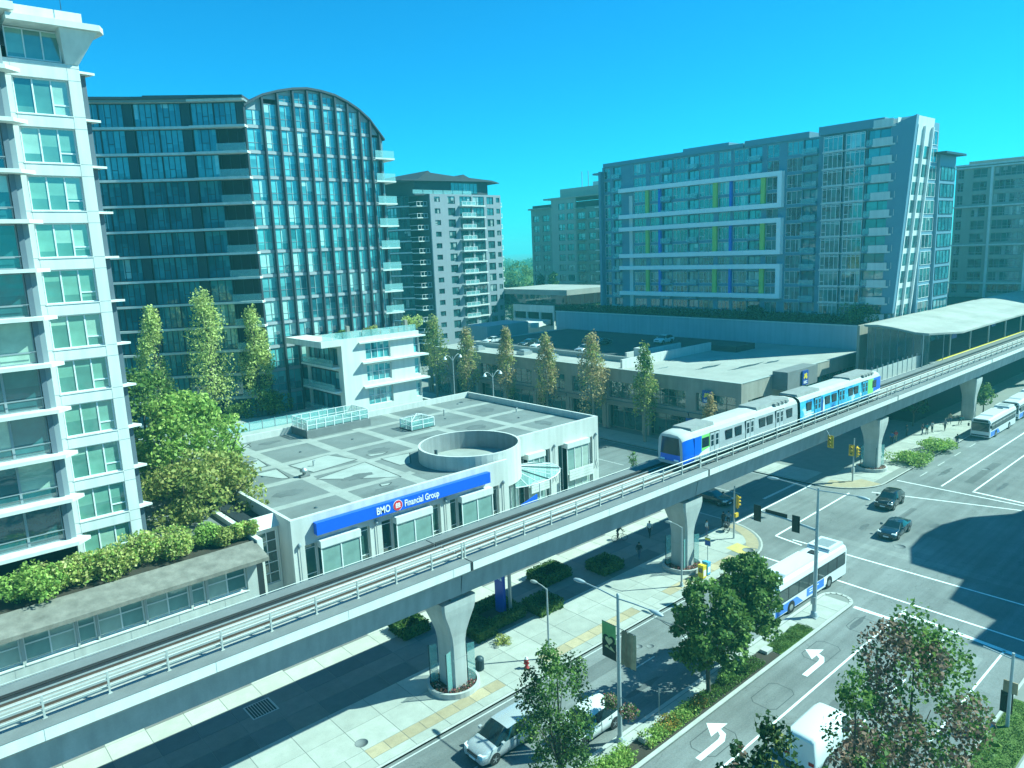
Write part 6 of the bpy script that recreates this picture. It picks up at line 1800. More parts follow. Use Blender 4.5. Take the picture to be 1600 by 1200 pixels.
SEDAN = dict(name='sedan_car', cat='car', w=.92, wr=.34, wx=(.9, 3.75), lampz=.68, mirx=1.6, mirz=.95, doors=(2.45, 3.3), belt=.93, secs=[
    (.0, .34, .58, .66, .78, .74, .58, ''), (.12, .22, .70, .76, .94, .90, .72, ''), (.6, .19, .82, .88, 1.0, .96, .80, ''), (1.35, .19, .90, .95, 1.0, .97, .82, 'g'),
    (2.1, .19, .93, 1.38, 1.0, .97, .70, 's'), (2.6, .19, .94, 1.45, 1.0, .97, .70, 's'), (3.2, .19, .95, 1.40, 1.0, .96, .69, 'g'), (4.0, .19, .96, 1.05, 1.0, .95, .78, ''), (4.6, .23, .92, 1.0, .98, .93, .78, ''), (4.75, .34, .84, .92, .92, .88, .72, '')])
VAN = dict(name='cargo_van', cat='van', w=1.0, wr=.36, wx=(1.0, 4.3), lampz=.82, mirx=1.5, mirz=1.2, doors=(2.3, 3.8), belt=1.2, secs=[
    (.0, .38, .72, .82, .84, .80, .66, ''), (.12, .26, .90, 1.0, .96, .92, .80, ''), (.7, .22, 1.1, 1.2, 1.0, .97, .84, 'g'), (1.55, .22, 1.2, 2.1, 1.0, .98, .84, 's'), (2.3, .22, 1.2, 2.3, 1.0, .98, .84, ''), (5.3, .22, 1.2, 2.32, 1.0, .98, .84, ''), (5.55, .28, 1.2, 2.25, .98, .96, .82, ''), (5.6, .4, 1.1, 2.1, .96, .94, .80, '')])
# front of the cars faces -x: cars on the far carriageway come towards us
pv = onz(748, 1188); car(MINIVAN, 'paint_silver', (23.1, 31.5, 0), 0, 'silver minivan driving beside the kerb, partly behind the young street tree')
car(SUV, 'paint_black', (80.9, 31.6, 0), RAD(4), 'black sport utility car crossing the junction, its lamps towards us')
car(SEDAN, 'paint_navy', (72.9, 28.0, 0), RAD(2), 'dark sedan crossing the junction beside the black sport utility car')
car(SEDAN, 'paint_darkcar', (71.2, 44.5, 0), RAD(90), 'dark car waiting in the shade under the guideway')
pw = onz(930, 1168); car(SUV, 'paint_whitecar', (pw.x - 1.5, 28.7, 0), 0, 'white car in the lane next to the median, hidden behind the young tree')
pw = onz(1310, 1190); car(VAN, 'paint_whitecar', (pw.x + 3.2, 17.9, 0), math.pi, 'white cargo van in the near lanes behind the reddish trees')

def bus(loc, rz, label, ad=True):
    t = thing('transit_bus', loc, label, 'bus', 'white and blue transit buses', rz)
    Lb, Wb, Hb = 12.2, 1.28, 3.0
    def add(b, nm, par=None): return inst(b.mesh(nm), nm, par or t, loc, rz)
    b = MB()
    sec = [(-Wb, .32), (-Wb, 2.55), (-Wb + .12, 2.88), (-Wb + .4, 3.0), (Wb - .4, 3.0), (Wb - .12, 2.88), (Wb, 2.55), (Wb, .32)]
    n = len(sec)
    stations = [(0.0, .90, .985), (.06, .97, .995), (.25, 1, 1), (Lb - .2, 1, 1), (Lb - .04, .98, .995), (Lb, .95, .985)]
    vs = [(x, y * ky, .32 + (z - .32) * kz) for x, ky, kz in stations for y, z in sec]
    lowf, hif = [], []
    for i in range(len(stations) - 1):
        for k in range(n - 1): hif.append((i * n + k, i * n + k + 1, (i + 1) * n + k + 1, (i + 1) * n + k))
    b.add(vs, hif, 'paint_buswhite'); e = (len(stations) - 1) * n
    b.add(vs, [tuple(range(n))[::-1], tuple(range(e, e + n)), (0, n, 2 * n, 3 * n, 4 * n, 5 * n, 5 * n + n - 1, 4 * n + n - 1, 3 * n + n - 1, 2 * n + n - 1, n + n - 1, n - 1)], 'paint_buswhite')
    add(b, 'body')
    for s in (-1, 1):
        y0, y1 = (-Wb - .012, -Wb + .02) if s < 0 else (Wb - .02, Wb + .012)
        b = MB(); b.box(.5, Lb - .35, y0, y1, 1.30, 2.45, 'trim_black'); band = add(b, 'window_band')
        for q in range(7):
            x = .65 + q * 1.62
            yy0 = (-Wb - .022, -Wb - .0125) if s < 0 else (Wb + .0125, Wb + .022)
            b = MB(); b.box(x, x + 1.5, yy0[0], yy0[1], 1.38, 2.36, 'car_glass'); add(b, 'pane', band)
        b = MB(); b.box(.3, 3.6, y0, y1, .40, 1.12, 'paint_busblue'); add(b, 'blue_skirt')
        b = MB(); b.prism([(3.6, .40), (4.6, .40), (3.6, 1.12)], y0, y1, 'paint_busblue', 'y'); add(b, 'blue_skirt')
        for x in (2.7, 9.0):
            ab = MB(); ab.tube([(x, s * (Wb + .014), .5), (x, s * (Wb - .3), .5)], .58, 'trim_black', 20, smooth=False); add(ab, 'wheel_arch')
            tb = MB(); tb.tube([(x, s * (Wb + .03), .48), (x, s * (Wb - .3), .48)], .48, 'tyre', 20, smooth=False); w = add(tb, 'wheel')
            rb_ = MB(); rb_.tube([(x, s * (Wb + .036), .48), (x, s * (Wb + .031), .48)], .27, 'rim', 14, smooth=False); add(rb_, 'rim', w)
    if ad:
        b = MB(); b.box(5.2, 8.1, -Wb - .02, -Wb - .0125, .52, 1.22, 'paint_busblue'); p = add(b, 'advert_panel')
        for q in range(2):
            b = MB(); b.box(5.6, 7.2 - .4 * q, -Wb - .024, -Wb - .0205, .98 - q * .2, 1.05 - q * .2, 'sign_white'); add(b, 'advert_line', p)
        b = MB(); b.box(8.1, 8.6, -Wb - .02, -Wb - .0125, .52, 1.22, 'sign_white'); add(b, 'advert_panel')
    # front end
    b = MB(); b.box(-.03, .03, -1.12, 1.12, 1.15, 2.45, 'car_glass'); add(b, 'windscreen')
    b = MB(); b.box(-.03, .03, -.95, .95, 2.52, 2.82, 'trim_black'); add(b, 'destination_sign')
    b = MB(); b.box(-.028, .03, -1.15, 1.15, .45, .62, 'trim_black'); add(b, 'bumper')
    for s in (-1, 1):
        b = MB(); b.box(-.035, .03, s * .95 - .16, s * .95 + .16, .72, .92, 'lamp_clear'); add(b, 'headlight')
        b = MB(); b.tube([(.05, s * 1.2, 2.5), (-.3, s * 1.45, 2.45), (-.3, s * 1.45, 2.2)], .025, 'trim_black', 5); b.box(-.36, -.24, s * 1.45 - .11, s * 1.45 + .11, 1.8, 2.2, 'trim_black'); add(b, 'mirror')
        b = MB(); b.box(Lb - .02, Lb + .03, s * 1.05 - .1, s * 1.05 + .1, 1.0, 1.5, 'lamp_red'); add(b, 'tail_light')
    b = MB(); b.box(Lb - .01, Lb + .035, -1.0, 1.0, .6, 1.3, 'trim_black'); add(b, 'engine_grille')
    b = MB(); b.box(Lb - .01, Lb + .03, -1.05, 1.05, 1.7, 2.4, 'car_glass'); add(b, 'rear_window')
    # roof: low battery fairing and rear cooling unit, hatches
    b = MB(); b.prism([(2.2, 2.99), (2.5, 3.2), (7.6, 3.2), (7.9, 2.99)], -.85, .85, 'paint_buswhite', 'y'); add(b, 'roof_fairing')
    b = MB(); b.prism([(9.3, 2.99), (9.5, 3.28), (11.9, 3.28), (12.05, 2.99)], -1.0, 1.0, 'paint_buswhite', 'y'); un = add(b, 'cooling_unit')
    b = MB(); b.box(9.42, 9.55, -.85, .85, 3.02, 3.2, 'trim_black'); add(b, 'unit_grille', un)
    b = MB(); b.box(9.9, 11.5, -.7, .7, 3.281, 3.3, 'galv'); add(b, 'unit_lid', un)
    b = MB(); b.box(8.2, 8.9, -.35, .35, 2.99, 3.08, 'trim_black'); add(b, 'roof_hatch')
    return t
bus((50.2, 28.65, 0), RAD(-1), 'white and blue bus standing beside the median tip, behind the street trees')
bus((119.5, 33.6, 0), 0, 'white and blue bus stopped at the kerb below the station, dark windscreen towards us', ad=False)
bus((134.5, 33.9, 0), 0, 'white and blue bus right behind the one stopped below the station', ad=False)

# ================================================================== street furniture
def lamp_head(b, p, d, L_=.9):
    p = Vector(p); d = Vector(d).normalized(); s = d.cross(Vector((0, 0, 1))).normalized()
    pts = []
    for t, w, h in ((0, .06, .05), (.25, .14, .10), (.6, .17, .12), (.9, .12, .08), (1, .04, .03)):
        c = p + d * (L_ * t)
        for k in range(8):
            a = 2 * math.pi * k / 8; pts.append(c + s * (w * math.cos(a)) + Vector((0, 0, 1)) * (h * math.sin(a)))
    fs = []
    for i in range(4):
        for k in range(8): fs.append((i * 8 + k, i * 8 + (k + 1) % 8, i * 8 + 8 + (k + 1) % 8, i * 8 + 8 + k))
    b.add(pts, fs, 'pole_grey', True)
def path_lamp(x, y, z0, label, d=(0, 1, 0), h=5.5):
    t = thing('path_lamp', (x, y, z0), label, 'street lamp', 'single-arm lamps along the pavement')
    b = MB(); b.tube([(x, y, z0 + .2), (x, y, z0 + h)], [.085, .06], 'pole_grey', 10); b.obj('pole', t)
    b = MB(); b.box(x - .2, x + .2, y - .2, y + .2, z0, z0 + .05, 'pole_grey'); b.lathe([(.16, z0 + .05), (.13, z0 + .35), (.09, z0 + .4)], 'pole_grey', 10, (x, y)); b.obj('base', t)
    d = Vector(d)
    p0 = Vector((x, y, z0 + h - .05)); b = MB(); b.tube([p0, p0 + d * .5 + Vector((0, 0, .14)), p0 + d * 1.05 + Vector((0, 0, .2))], .04, 'pole_grey', 7); b.obj('arm', t)
    b = MB(); lamp_head(b, p0 + d * 1.0 + Vector((0, 0, .2)), d + Vector((0, 0, -.08)), .75); b.obj('lamp_head', t)
    return t
path_lamp(34.2, 36.35, SW, 'single-arm lamp post between the hydrant and the kerb')
path_lamp(50.55, 36.33, SW, 'single-arm lamp post in front of the pier by the yellow newspaper box')
def double_lamp(x, y, h, label):
    t = thing('double_lamp', (x, y, SW), label, 'street lamp', 'double gooseneck lamps along the side street')
    MB().tube([(x, y, SW), (x, y, h)], [.1, .06], 'pole_grey', 9).obj('pole', t)
    for s in (-1, 1):
        b = MB(); b.tube([(x, y, h - .7), (x + s * .25, y, h - .35), (x + s * .6, y, h + .05), (x + s * 1.1, y, h + .3), (x + s * 1.5, y, h + .12)], .035, 'pole_grey', 6); b.obj('arm', t)
        b = MB(); b.lathe([(.30, h - .28), (.22, h - .1), (.07, h + .14)], 'frame_white', 10, (x + s * 1.5, y)); b.obj('lamp_shade', t)
q1 = onx(770, 595, 68.3); double_lamp(68.3, q1.y, onx(770, 583, 68.3).z, 'double gooseneck lamp behind the bank roof edge beside the shop block')
q2 = onx(708, 575, 68.3); double_lamp(68.3, q2.y, onx(707, 557, 68.3).z, 'double gooseneck lamp further up the side street past the white block')

def cobra_pole(x, y, h, arms, label, z0=SW, name='street_light'):
    t = thing(name, (x, y, z0), label, 'street light')
    b = MB(); b.tube([(x, y, z0 + .25), (x, y, h)], [.15, .09], 'pole_grey', 12); b.obj('pole', t)
    b = MB(); b.box(x - .28, x + .28, y - .28, y + .28, z0, z0 + .06, 'pole_grey'); b.lathe([(.24, z0 + .06), (.2, z0 + .3), (.15, z0 + .36)], 'pole_grey', 12, (x, y)); b.obj('base', t)
    b = MB(); b.lathe([(.10, h), (.10, h + .12), (.02, h + .2)], 'pole_grey', 10, (x, y)); b.obj('cap', t)
    for s, ln in arms:
        p0 = Vector((x, y, h - .15)); b = MB(); b.tube([p0, p0 + Vector((0, s * ln * .5, .10)), p0 + Vector((0, s * ln, .14))], [.05, .045, .035], 'pole_grey', 8); b.obj('arm', t)
        b = MB(); lamp_head(b, p0 + Vector((0, s * (ln - .1), .14)), (0, s, -.05), 1.0); b.obj('lamp_head', t)
    return t
bp_ = cobra_pole(30.8, 26.65, 9.65, ((1, 2.7), (-1, 2.4)), 'tall double-arm street light carrying two banners in the median')
# banners
def banner(y0, y1, z0, z1, nm, parts, label):
    t = thing('banner', (30.8, (y0 + y1) / 2, z0), label, 'banner')
    for z in (z0 - .02, z1 + .02): MB().tube([(30.8, 26.65, z), (30.8, y1 if abs(y1 - 26.65) > abs(y0 - 26.65) else y0, z)], .02, 'frame_dark', 5).obj('bracket', t)
    parts(t, y0, y1, z0, z1); return t
mat('banner_green', (.20, .42, .14), .7, var=.25, scale=1.2); mat('banner_dark', (.02, .025, .02), .7, var=.2); mat('banner_glow', (.62, .55, .28), .7, var=.1); mat('banner_tan', (.36, .25, .15), .7, var=.35, scale=1.8, streak=.5)
zb_l = [onx(945, 970, 30.8), onx(962, 1032, 30.8)]
def heart(t, y0, y1, z0, z1):
    h = z1 - z0; xo = 30.8
    def px(poly, m, dx, nm): MB().prism([(y, z) for y, z in poly], xo - .006 - dx, xo + .006 + dx, m, 'x').obj(nm, t)
    px([(y0, z0 + h * .34), (y1, z0 + h * .40), (y1, z1), (y0, z1)], 'banner_green', 0, 'banner_cloth')
    px([(y0, z0), (y1, z0), (y1, z0 + h * .30), (y0, z0 + h * .22)], 'banner_dark', 0, 'banner_cloth')
    px([(y0, z0 + h * .22), (y1, z0 + h * .30), (y1, z0 + h * .40), (y0, z0 + h * .34)], 'banner_glow', 0, 'banner_cloth')
    yc, zc = (y0 + y1) / 2, z0 + h * .5; r = (y1 - y0) * .46
    def hp(k): return [(yc + k * r * (16 * math.sin(a) ** 3) / 17, zc + k * r * (13 * math.cos(a) - 5 * math.cos(2 * a) - 2 * math.cos(3 * a) - math.cos(4 * a)) / 17) for a in [2 * math.pi * i / 22 for i in range(22)]]
    px(hp(1.02), 'banner_dark', .004, 'heart_hands'); px(hp(.62), 'banner_glow', .008, 'heart_hands')
    px([(y0, z0 + h * .20), (yc - .0, z0 + h * .42), (y0, z0 + h * .48)], 'banner_dark', .005, 'heart_hands'); px([(y1, z0 + h * .22), (y1, z0 + h * .5), (yc, z0 + h * .42)], 'banner_dark', .0055, 'heart_hands')
def folds(t, y0, y1, z0, z1):
    n = 10; b = MB(); vs = []
    for i in range(n + 1):
        y = y0 + (y1 - y0) * i / n
        for k in range(6):
            z = z0 + (z1 - z0) * k / 5; vs.append((30.8 + .05 * math.sin(i * 1.7 + k * .5) + .02 * math.cos(i * 3.1), y, z))
    b.add(vs, [(i * 6 + k, i * 6 + k + 1, i * 6 + 7 + k, i * 6 + 6 + k) for i in range(n) for k in range(5)], 'banner_tan', True); b.obj('banner_cloth', t)
zl1, zl0 = onx(953, 975, 30.8).z, onx(953, 1028, 30.8).z
zr1, zr0 = onx(980, 988, 30.8).z, onx(980, 1042, 30.8).z
banner(26.85, 27.95, zl0, zl1, 'b', heart, 'green and dark street banner showing hands forming a heart')
banner(25.35, 26.45, zr0, zr1, 'b', folds, 'brown rippling street banner on the median light pole')
# hanging flower baskets on the same pole
for s, lb in ((1, 'hanging flower basket on the banner pole, on the far carriageway side'), (-1, 'hanging flower basket on the banner pole, on the near carriageway side')):
    t = thing('flower_basket', (30.8, 26.65 + s * .75, 2.0), lb, 'flower basket', 'hanging flower baskets')
    MB().tube([(30.8, 26.65, 3.1), (30.8, 26.65 + s * .75, 3.1)], .025, 'frame_dark', 5).obj('bracket', t)
    MB().tube([(30.8, 26.65 + s * .75, 3.1), (30.8, 26.65 + s * .75, 2.5)], .008, 'frame_dark', 4).obj('chain', t)
    MB().lathe([(.05, 2.05), (.25, 2.15), (.34, 2.5)], 'bark', 12, (30.8, 26.65 + s * .75)).obj('basket', t)
    b = MB(); rnd = random.Random(5 + s)
    for i in range(420):
        v = Vector((rnd.gauss(0, 1), rnd.gauss(0, 1), rnd.gauss(0, 1))).normalized() * rnd.uniform(.3, .62)
        leafquad(b, (30.8 + v.x, 26.65 + s * .75 + v.y, 2.45 + v.z * .8), rnd.uniform(.04, .08), rnd, 'flower_pink' if rnd.random() < .45 else 'leaf_green')
    tag(b.obj('flowers', t), kind='stuff')

# signal heads
mat('signal_black', (.02, .025, .02), .5, var=.1); mat('signal_yellow', (.65, .40, .03), .5, var=.08); mat('signal_lens', (.10, .02, .02), .2, var=0); mat('signal_green', (.02, .10, .05), .2, var=0)
def signal(t, x, y, z, face, m='signal_black', hood=True):
    """three-lens head; face = unit vector the lenses look along"""
    f = Vector((*face, 0)).normalized(); s = Vector((-f.y, f.x, 0))
    b = MB()
    def bx(c, a, d, h, mm):
        c = Vector(c); vs = []
        for dz in (-h / 2, h / 2):
            for u_, v_ in ((-1, -1), (1, -1), (1, 1), (-1, 1)): p = c + s * (u_ * a / 2) + f * (v_ * d / 2); vs.append((p.x, p.y, p.z + dz))
        b.add(vs, [(0, 3, 2, 1), (4, 5, 6, 7), (0, 1, 5, 4), (1, 2, 6, 5), (2, 3, 7, 6), (3, 0, 4, 7)], mm)
    bx((x, y, z), .42, .22, 1.15, m)
    bx(Vector((x, y, z)) - f * .05, .66, .03, 1.4, m)
    for k, mm in ((.36, 'signal_lens'), (0, 'signal_yellow'), (-.36, 'signal_green')):
        c = Vector((x, y, z + k)) + f * .115
        vs = [c + s * (.13 * math.cos(a)) + Vector((0, 0, .13 * math.sin(a))) for a in [2 * math.pi * i / 10 for i in range(10)]]
        b.add(vs, [tuple(range(10))], mm)
        if hood:
            top = [c + s * (.15 * math.cos(a)) + Vector((0, 0, .15 * math.sin(a))) for a in [math.pi * i / 6 for i in range(7)]]
            b.add(top + [p + f * .2 for p in top], [(i, i + 1, i + 8, i + 7) for i in range(6)], m)
    return b.obj('signal_head', t)
sp = thing('signal_mast', (53.3, 25.6, SW), 'tall signal mast with a long arm of traffic lights on the median tip', 'traffic signal')
X_, Y_ = 53.3, 25.6
MB().tube([(X_, Y_, SW + .3), (X_, Y_, 6.2), (X_, Y_, 10.9)], [.17, .14, .08], 'pole_grey', 12).obj('pole', sp)
b = MB(); b.box(X_ - .32, X_ + .32, Y_ - .32, Y_ + .32, SW, SW + .07, 'pole_grey'); b.lathe([(.28, SW + .07), (.24, SW + .45), (.18, SW + .5)], 'pole_grey', 12, (X_, Y_)); b.obj('base', sp)
pa_ = onx(1182, 797, X_); pz_ = onx(1272, 828, X_)
MB().tube([(X_, Y_, pz_.z), (X_, (Y_ + pa_.y) / 2, (pz_.z + pa_.z) / 2 + .1), (X_, pa_.y, pa_.z)], [.12, .09, .06], 'pole_grey', 10).obj('mast_arm', sp)
for px, py in ((1185, 801), (1245, 818)):
    p = onx(px, py, X_); signal(sp, X_ - .1, p.y, p.z, (1, 0))
p = onx(1212, 803, X_); MB().box(X_ - .03, X_ + .03, p.y - 1.0, p.y + .9, p.z - .2, p.z + .2, 'signal_black').obj('street_name_plate', sp)
for s, ln in ((1, 3.4), (-1, 3.0)):
    p0 = Vector((X_, Y_, 10.7)); MB().tube([p0, p0 + Vector((0, s * ln * .5, .12)), p0 + Vector((0, s * ln, .2))], [.05, .045, .035], 'pole_grey', 8).obj('arm', sp)
    b = MB(); lamp_head(b, p0 + Vector((0, s * (ln - .1), .2)), (0, s, -.05), 1.0); b.obj('lamp_head', sp)
MB().box(X_ - .25, X_ - .16, Y_ - .2, Y_ + .2, 1.3, 1.9, 'galv').obj('control_box', sp)
# crossing post by the corner
cp = thing('crossing_signal', (63.0, 38.9, SW), 'crossing post with yellow signal heads at the plaza corner', 'traffic signal')
MB().tube([(63.0, 38.9, SW), (63.0, 38.9, 5.7)], [.1, .07], 'pole_grey', 9).obj('pole', cp)
signal(cp, 63.35, 38.75, 4.0, (.75, -.65), 'signal_yellow'); MB().box(62.75, 63.25, 38.55, 38.75, 2.5, 2.9, 'signal_yellow').obj('push_button', cp)
cf_ = onz(1332, 752, SW)
fp = thing('corner_signal', cf_, 'yellow traffic lights on a thin post across the side street', 'traffic signal')
MB().tube([(cf_.x, cf_.y, SW), (cf_.x, cf_.y, 5.6)], [.1, .07], 'pole_grey', 9).obj('pole', fp)
signal(fp, cf_.x - .3, cf_.y + .15, 4.1, (-1, -.2), 'signal_yellow'); signal(fp, cf_.x + .2, cf_.y - .35, 3.9, (.2, -1), 'signal_yellow')
MB().box(cf_.x - .2, cf_.x + .2, cf_.y - .15, cf_.y + .15, 1.2, 1.9, 'galv').obj('control_box', fp)
hg = thing('hanging_signal', (78.5, 36.6, 5.5), 'traffic light hung from the guideway edge above the side street', 'traffic signal')
ph_ = ony(1296, 690, 35.7)
signal(hg, ph_.x, 35.6, ph_.z, (-1, 0), 'signal_yellow'); MB().tube([(ph_.x, 35.6, ph_.z + .5), (ph_.x, 36.2, ph_.z + 1.4)], .04, 'galv', 6).obj('bracket', hg)

# bus stop sign
pb = onz(1105.5, 887, SW)
bs = thing('bus_stop_sign', pb, 'bus stop sign post beside the newspaper boxes', 'sign')
MB().tube([(pb.x, pb.y, SW), (pb.x, pb.y, 3.1)], .035, 'galv', 7).obj('post', bs)
MB().box(pb.x - .02, pb.x + .02, pb.y - .3, pb.y + .3, 2.3, 3.1, 'frame_grey').obj('plate', bs)
MB().box(pb.x - .045, pb.x - .022, pb.y - .26, pb.y + .26, 2.85, 3.05, 'sign_yellow').obj('band', bs)
MB().box(pb.x - .045, pb.x - .022, pb.y - .26, pb.y + .26, 2.36, 2.8, 'sign_navy').obj('band', bs)
# newspaper boxes
def newsbox(x, y, m, label, h=1.25):
    t = thing('newspaper_box', (x, y, SW), label, 'newspaper box')
    MB().box(x - .24, x + .24, y - .28, y + .28, SW + .12, SW + h - .1, m).obj('body', t)
    MB().prism([(x - .26, SW + h - .099), (x + .26, SW + h - .099), (x + .26, SW + h), (x - .26, SW + h + .08)], y - .3, y + .3, m, 'y').obj('lid', t)
    MB().box(x - .255, x - .242, y - .2, y + .2, SW + .62, SW + h - .2, 'car_glass').obj('window', t)
    MB().box(x - .18, x + .18, y - .292, y - .282, SW + .3, SW + .85, 'trim_black' if m == 'sign_yellow' else 'sign_white').obj('print', t)
    for dx in (-.18, .18):
        for dy in (-.2, .2): MB().box(x + dx - .03, x + dx + .03, y + dy - .03, y + dy + .03, SW, SW + .119, 'trim_black').obj('foot', t)
mat('box_blue', (.08, .35, .55), .45, var=.06); mat('box_yellow', (.78, .55, .03), .45, var=.06); MATS['sign_yellow_box'] = MATS['box_yellow']
newsbox(53.1, 35.95, 'box_yellow', 'bright yellow newspaper box near the kerb beside the bus stop post')
newsbox(54.0, 36.1, 'box_blue', 'pale blue newspaper box right behind the yellow one')
# litter bin
lb_ = onz(750, 1046, SW)
t = thing('litter_bin', lb_, 'dark slatted litter bin with a domed top near the flower ring', 'litter bin')
for q in range(16):
    a = 2 * math.pi * q / 16
    MB().box(lb_.x + .28 * math.cos(a) - .03, lb_.x + .28 * math.cos(a) + .03, lb_.y + .28 * math.sin(a) - .03, lb_.y + .28 * math.sin(a) + .03, SW + .05, SW + .78, 'frame_dark').obj('slat', t)
MB().lathe([(.25, SW), (.25, SW + .74)], 'trim_black', 14, (lb_.x, lb_.y)).obj('liner', t)
MB().lathe([(.33, SW + .781), (.33, SW + .86), (.24, SW + .98), (.1, SW + 1.05)], 'frame_dark', 14, (lb_.x, lb_.y)).obj('hood', t)
# hydrant
hy = onz(823, 1043.5, SW)
mat('hydrant_red', (.30, .02, .02), .5, var=.12)
t = thing('fire_hydrant', hy, 'dark red fire hydrant with a white cap on the pavement', 'fire hydrant')
MB().lathe([(.20, SW), (.20, SW + .05), (.12, SW + .07), (.12, SW + .55), (.17, SW + .57), (.17, SW + .62), (.13, SW + .70)], 'hydrant_red', 14, (hy.x, hy.y)).obj('barrel', t)
MB().lathe([(.135, SW + .701), (.11, SW + .80), (.04, SW + .84), (.04, SW + .9)], 'frame_white', 12, (hy.x, hy.y)).obj('cap', t)
for d in ((0, -1), (-1, 0), (0, 1)):
    MB().tube([(hy.x + d[0] * .1, hy.y + d[1] * .1, SW + .45), (hy.x + d[0] * .22, hy.y + d[1] * .22, SW + .45)], [.07, .08], 'hydrant_red', 10).obj('outlet', t)
# blue bank pylon
mat('pylon_blue', (.01, .05, .40), .35, var=.12)
py_ = onz(783, 958, SW)
t = thing('pylon_sign', py_, 'tall blue bank pylon sign with a steel upright in a hedge bed', 'sign')
MB().prism([(py_.x - .12, SW), (py_.x + .12, SW), (py_.x + .12, 3.6), (py_.x - .12, 3.9)], py_.y - .55, py_.y + .55, 'pylon_blue', 'y').obj('panel', t)
for q in (0, .32): MB().tube([(py_.x + .35, py_.y - .75 - q * .5, SW), (py_.x + .35, py_.y - .75 - q * .5, 4.6)], .10, 'galv', 10).obj('upright', t)
b = MB(); b.box(py_.x - .14, py_.x - .122, py_.y - .40, py_.y - .18, 3.15, 3.37, 'sign_white'); b.box(py_.x - .14, py_.x - .122, py_.y - .1, py_.y + .4, 3.2, 3.28, 'sign_white'); b.obj('print', t)
# small median marker posts
for q, (px, py) in enumerate(((1030, 1122),)):
    p = onz(px, py, SW); MB().tube([(p.x, p.y, SW), (p.x, p.y, 2.3)], .03, 'galv', 6).obj('marker_post')
    tag(bpy.data.objects['marker_post'], 'thin grey marker post at the median edge in the tree shade', 'post')
bxp = onz(1008, 1157, SW); tag(MB().prism([(bxp.x - .35, bxp.y - .25), (bxp.x + .35, bxp.y - .25), (bxp.x + .35, bxp.y + .25), (bxp.x - .35, bxp.y + .25)], SW, SW + .35, 'kerb').obj('utility_box'), 'small pale utility box among the orange median flowers', 'utility box')
bxp = onz(1197, 1018, SW); tag(MB().prism([(bxp.x - .4, bxp.y - .3), (bxp.x + .4, bxp.y - .3), (bxp.x + .4, bxp.y + .3), (bxp.x - .4, bxp.y + .3)], SW, SW + .25, 'kerb').obj('utility_box'), 'small pale utility lid on the median grass strip', 'utility box')
gr = onz(408, 1107, SW); t = thing('tree_grate', gr, 'dark square tree grate in the shaded plaza paving', 'grate')
b = MB(); b.box(gr.x - .9, gr.x + .9, gr.y - .9, gr.y + .9, SW + .003, SW + .012, 'kerb'); b.obj('frame', t)
for q in range(9): MB().box(gr.x - .8 + q * .18, gr.x - .8 + q * .18 + .12, gr.y - .8, gr.y + .8, SW + .0121, SW + .02, 'trim_black').obj('bar', t)

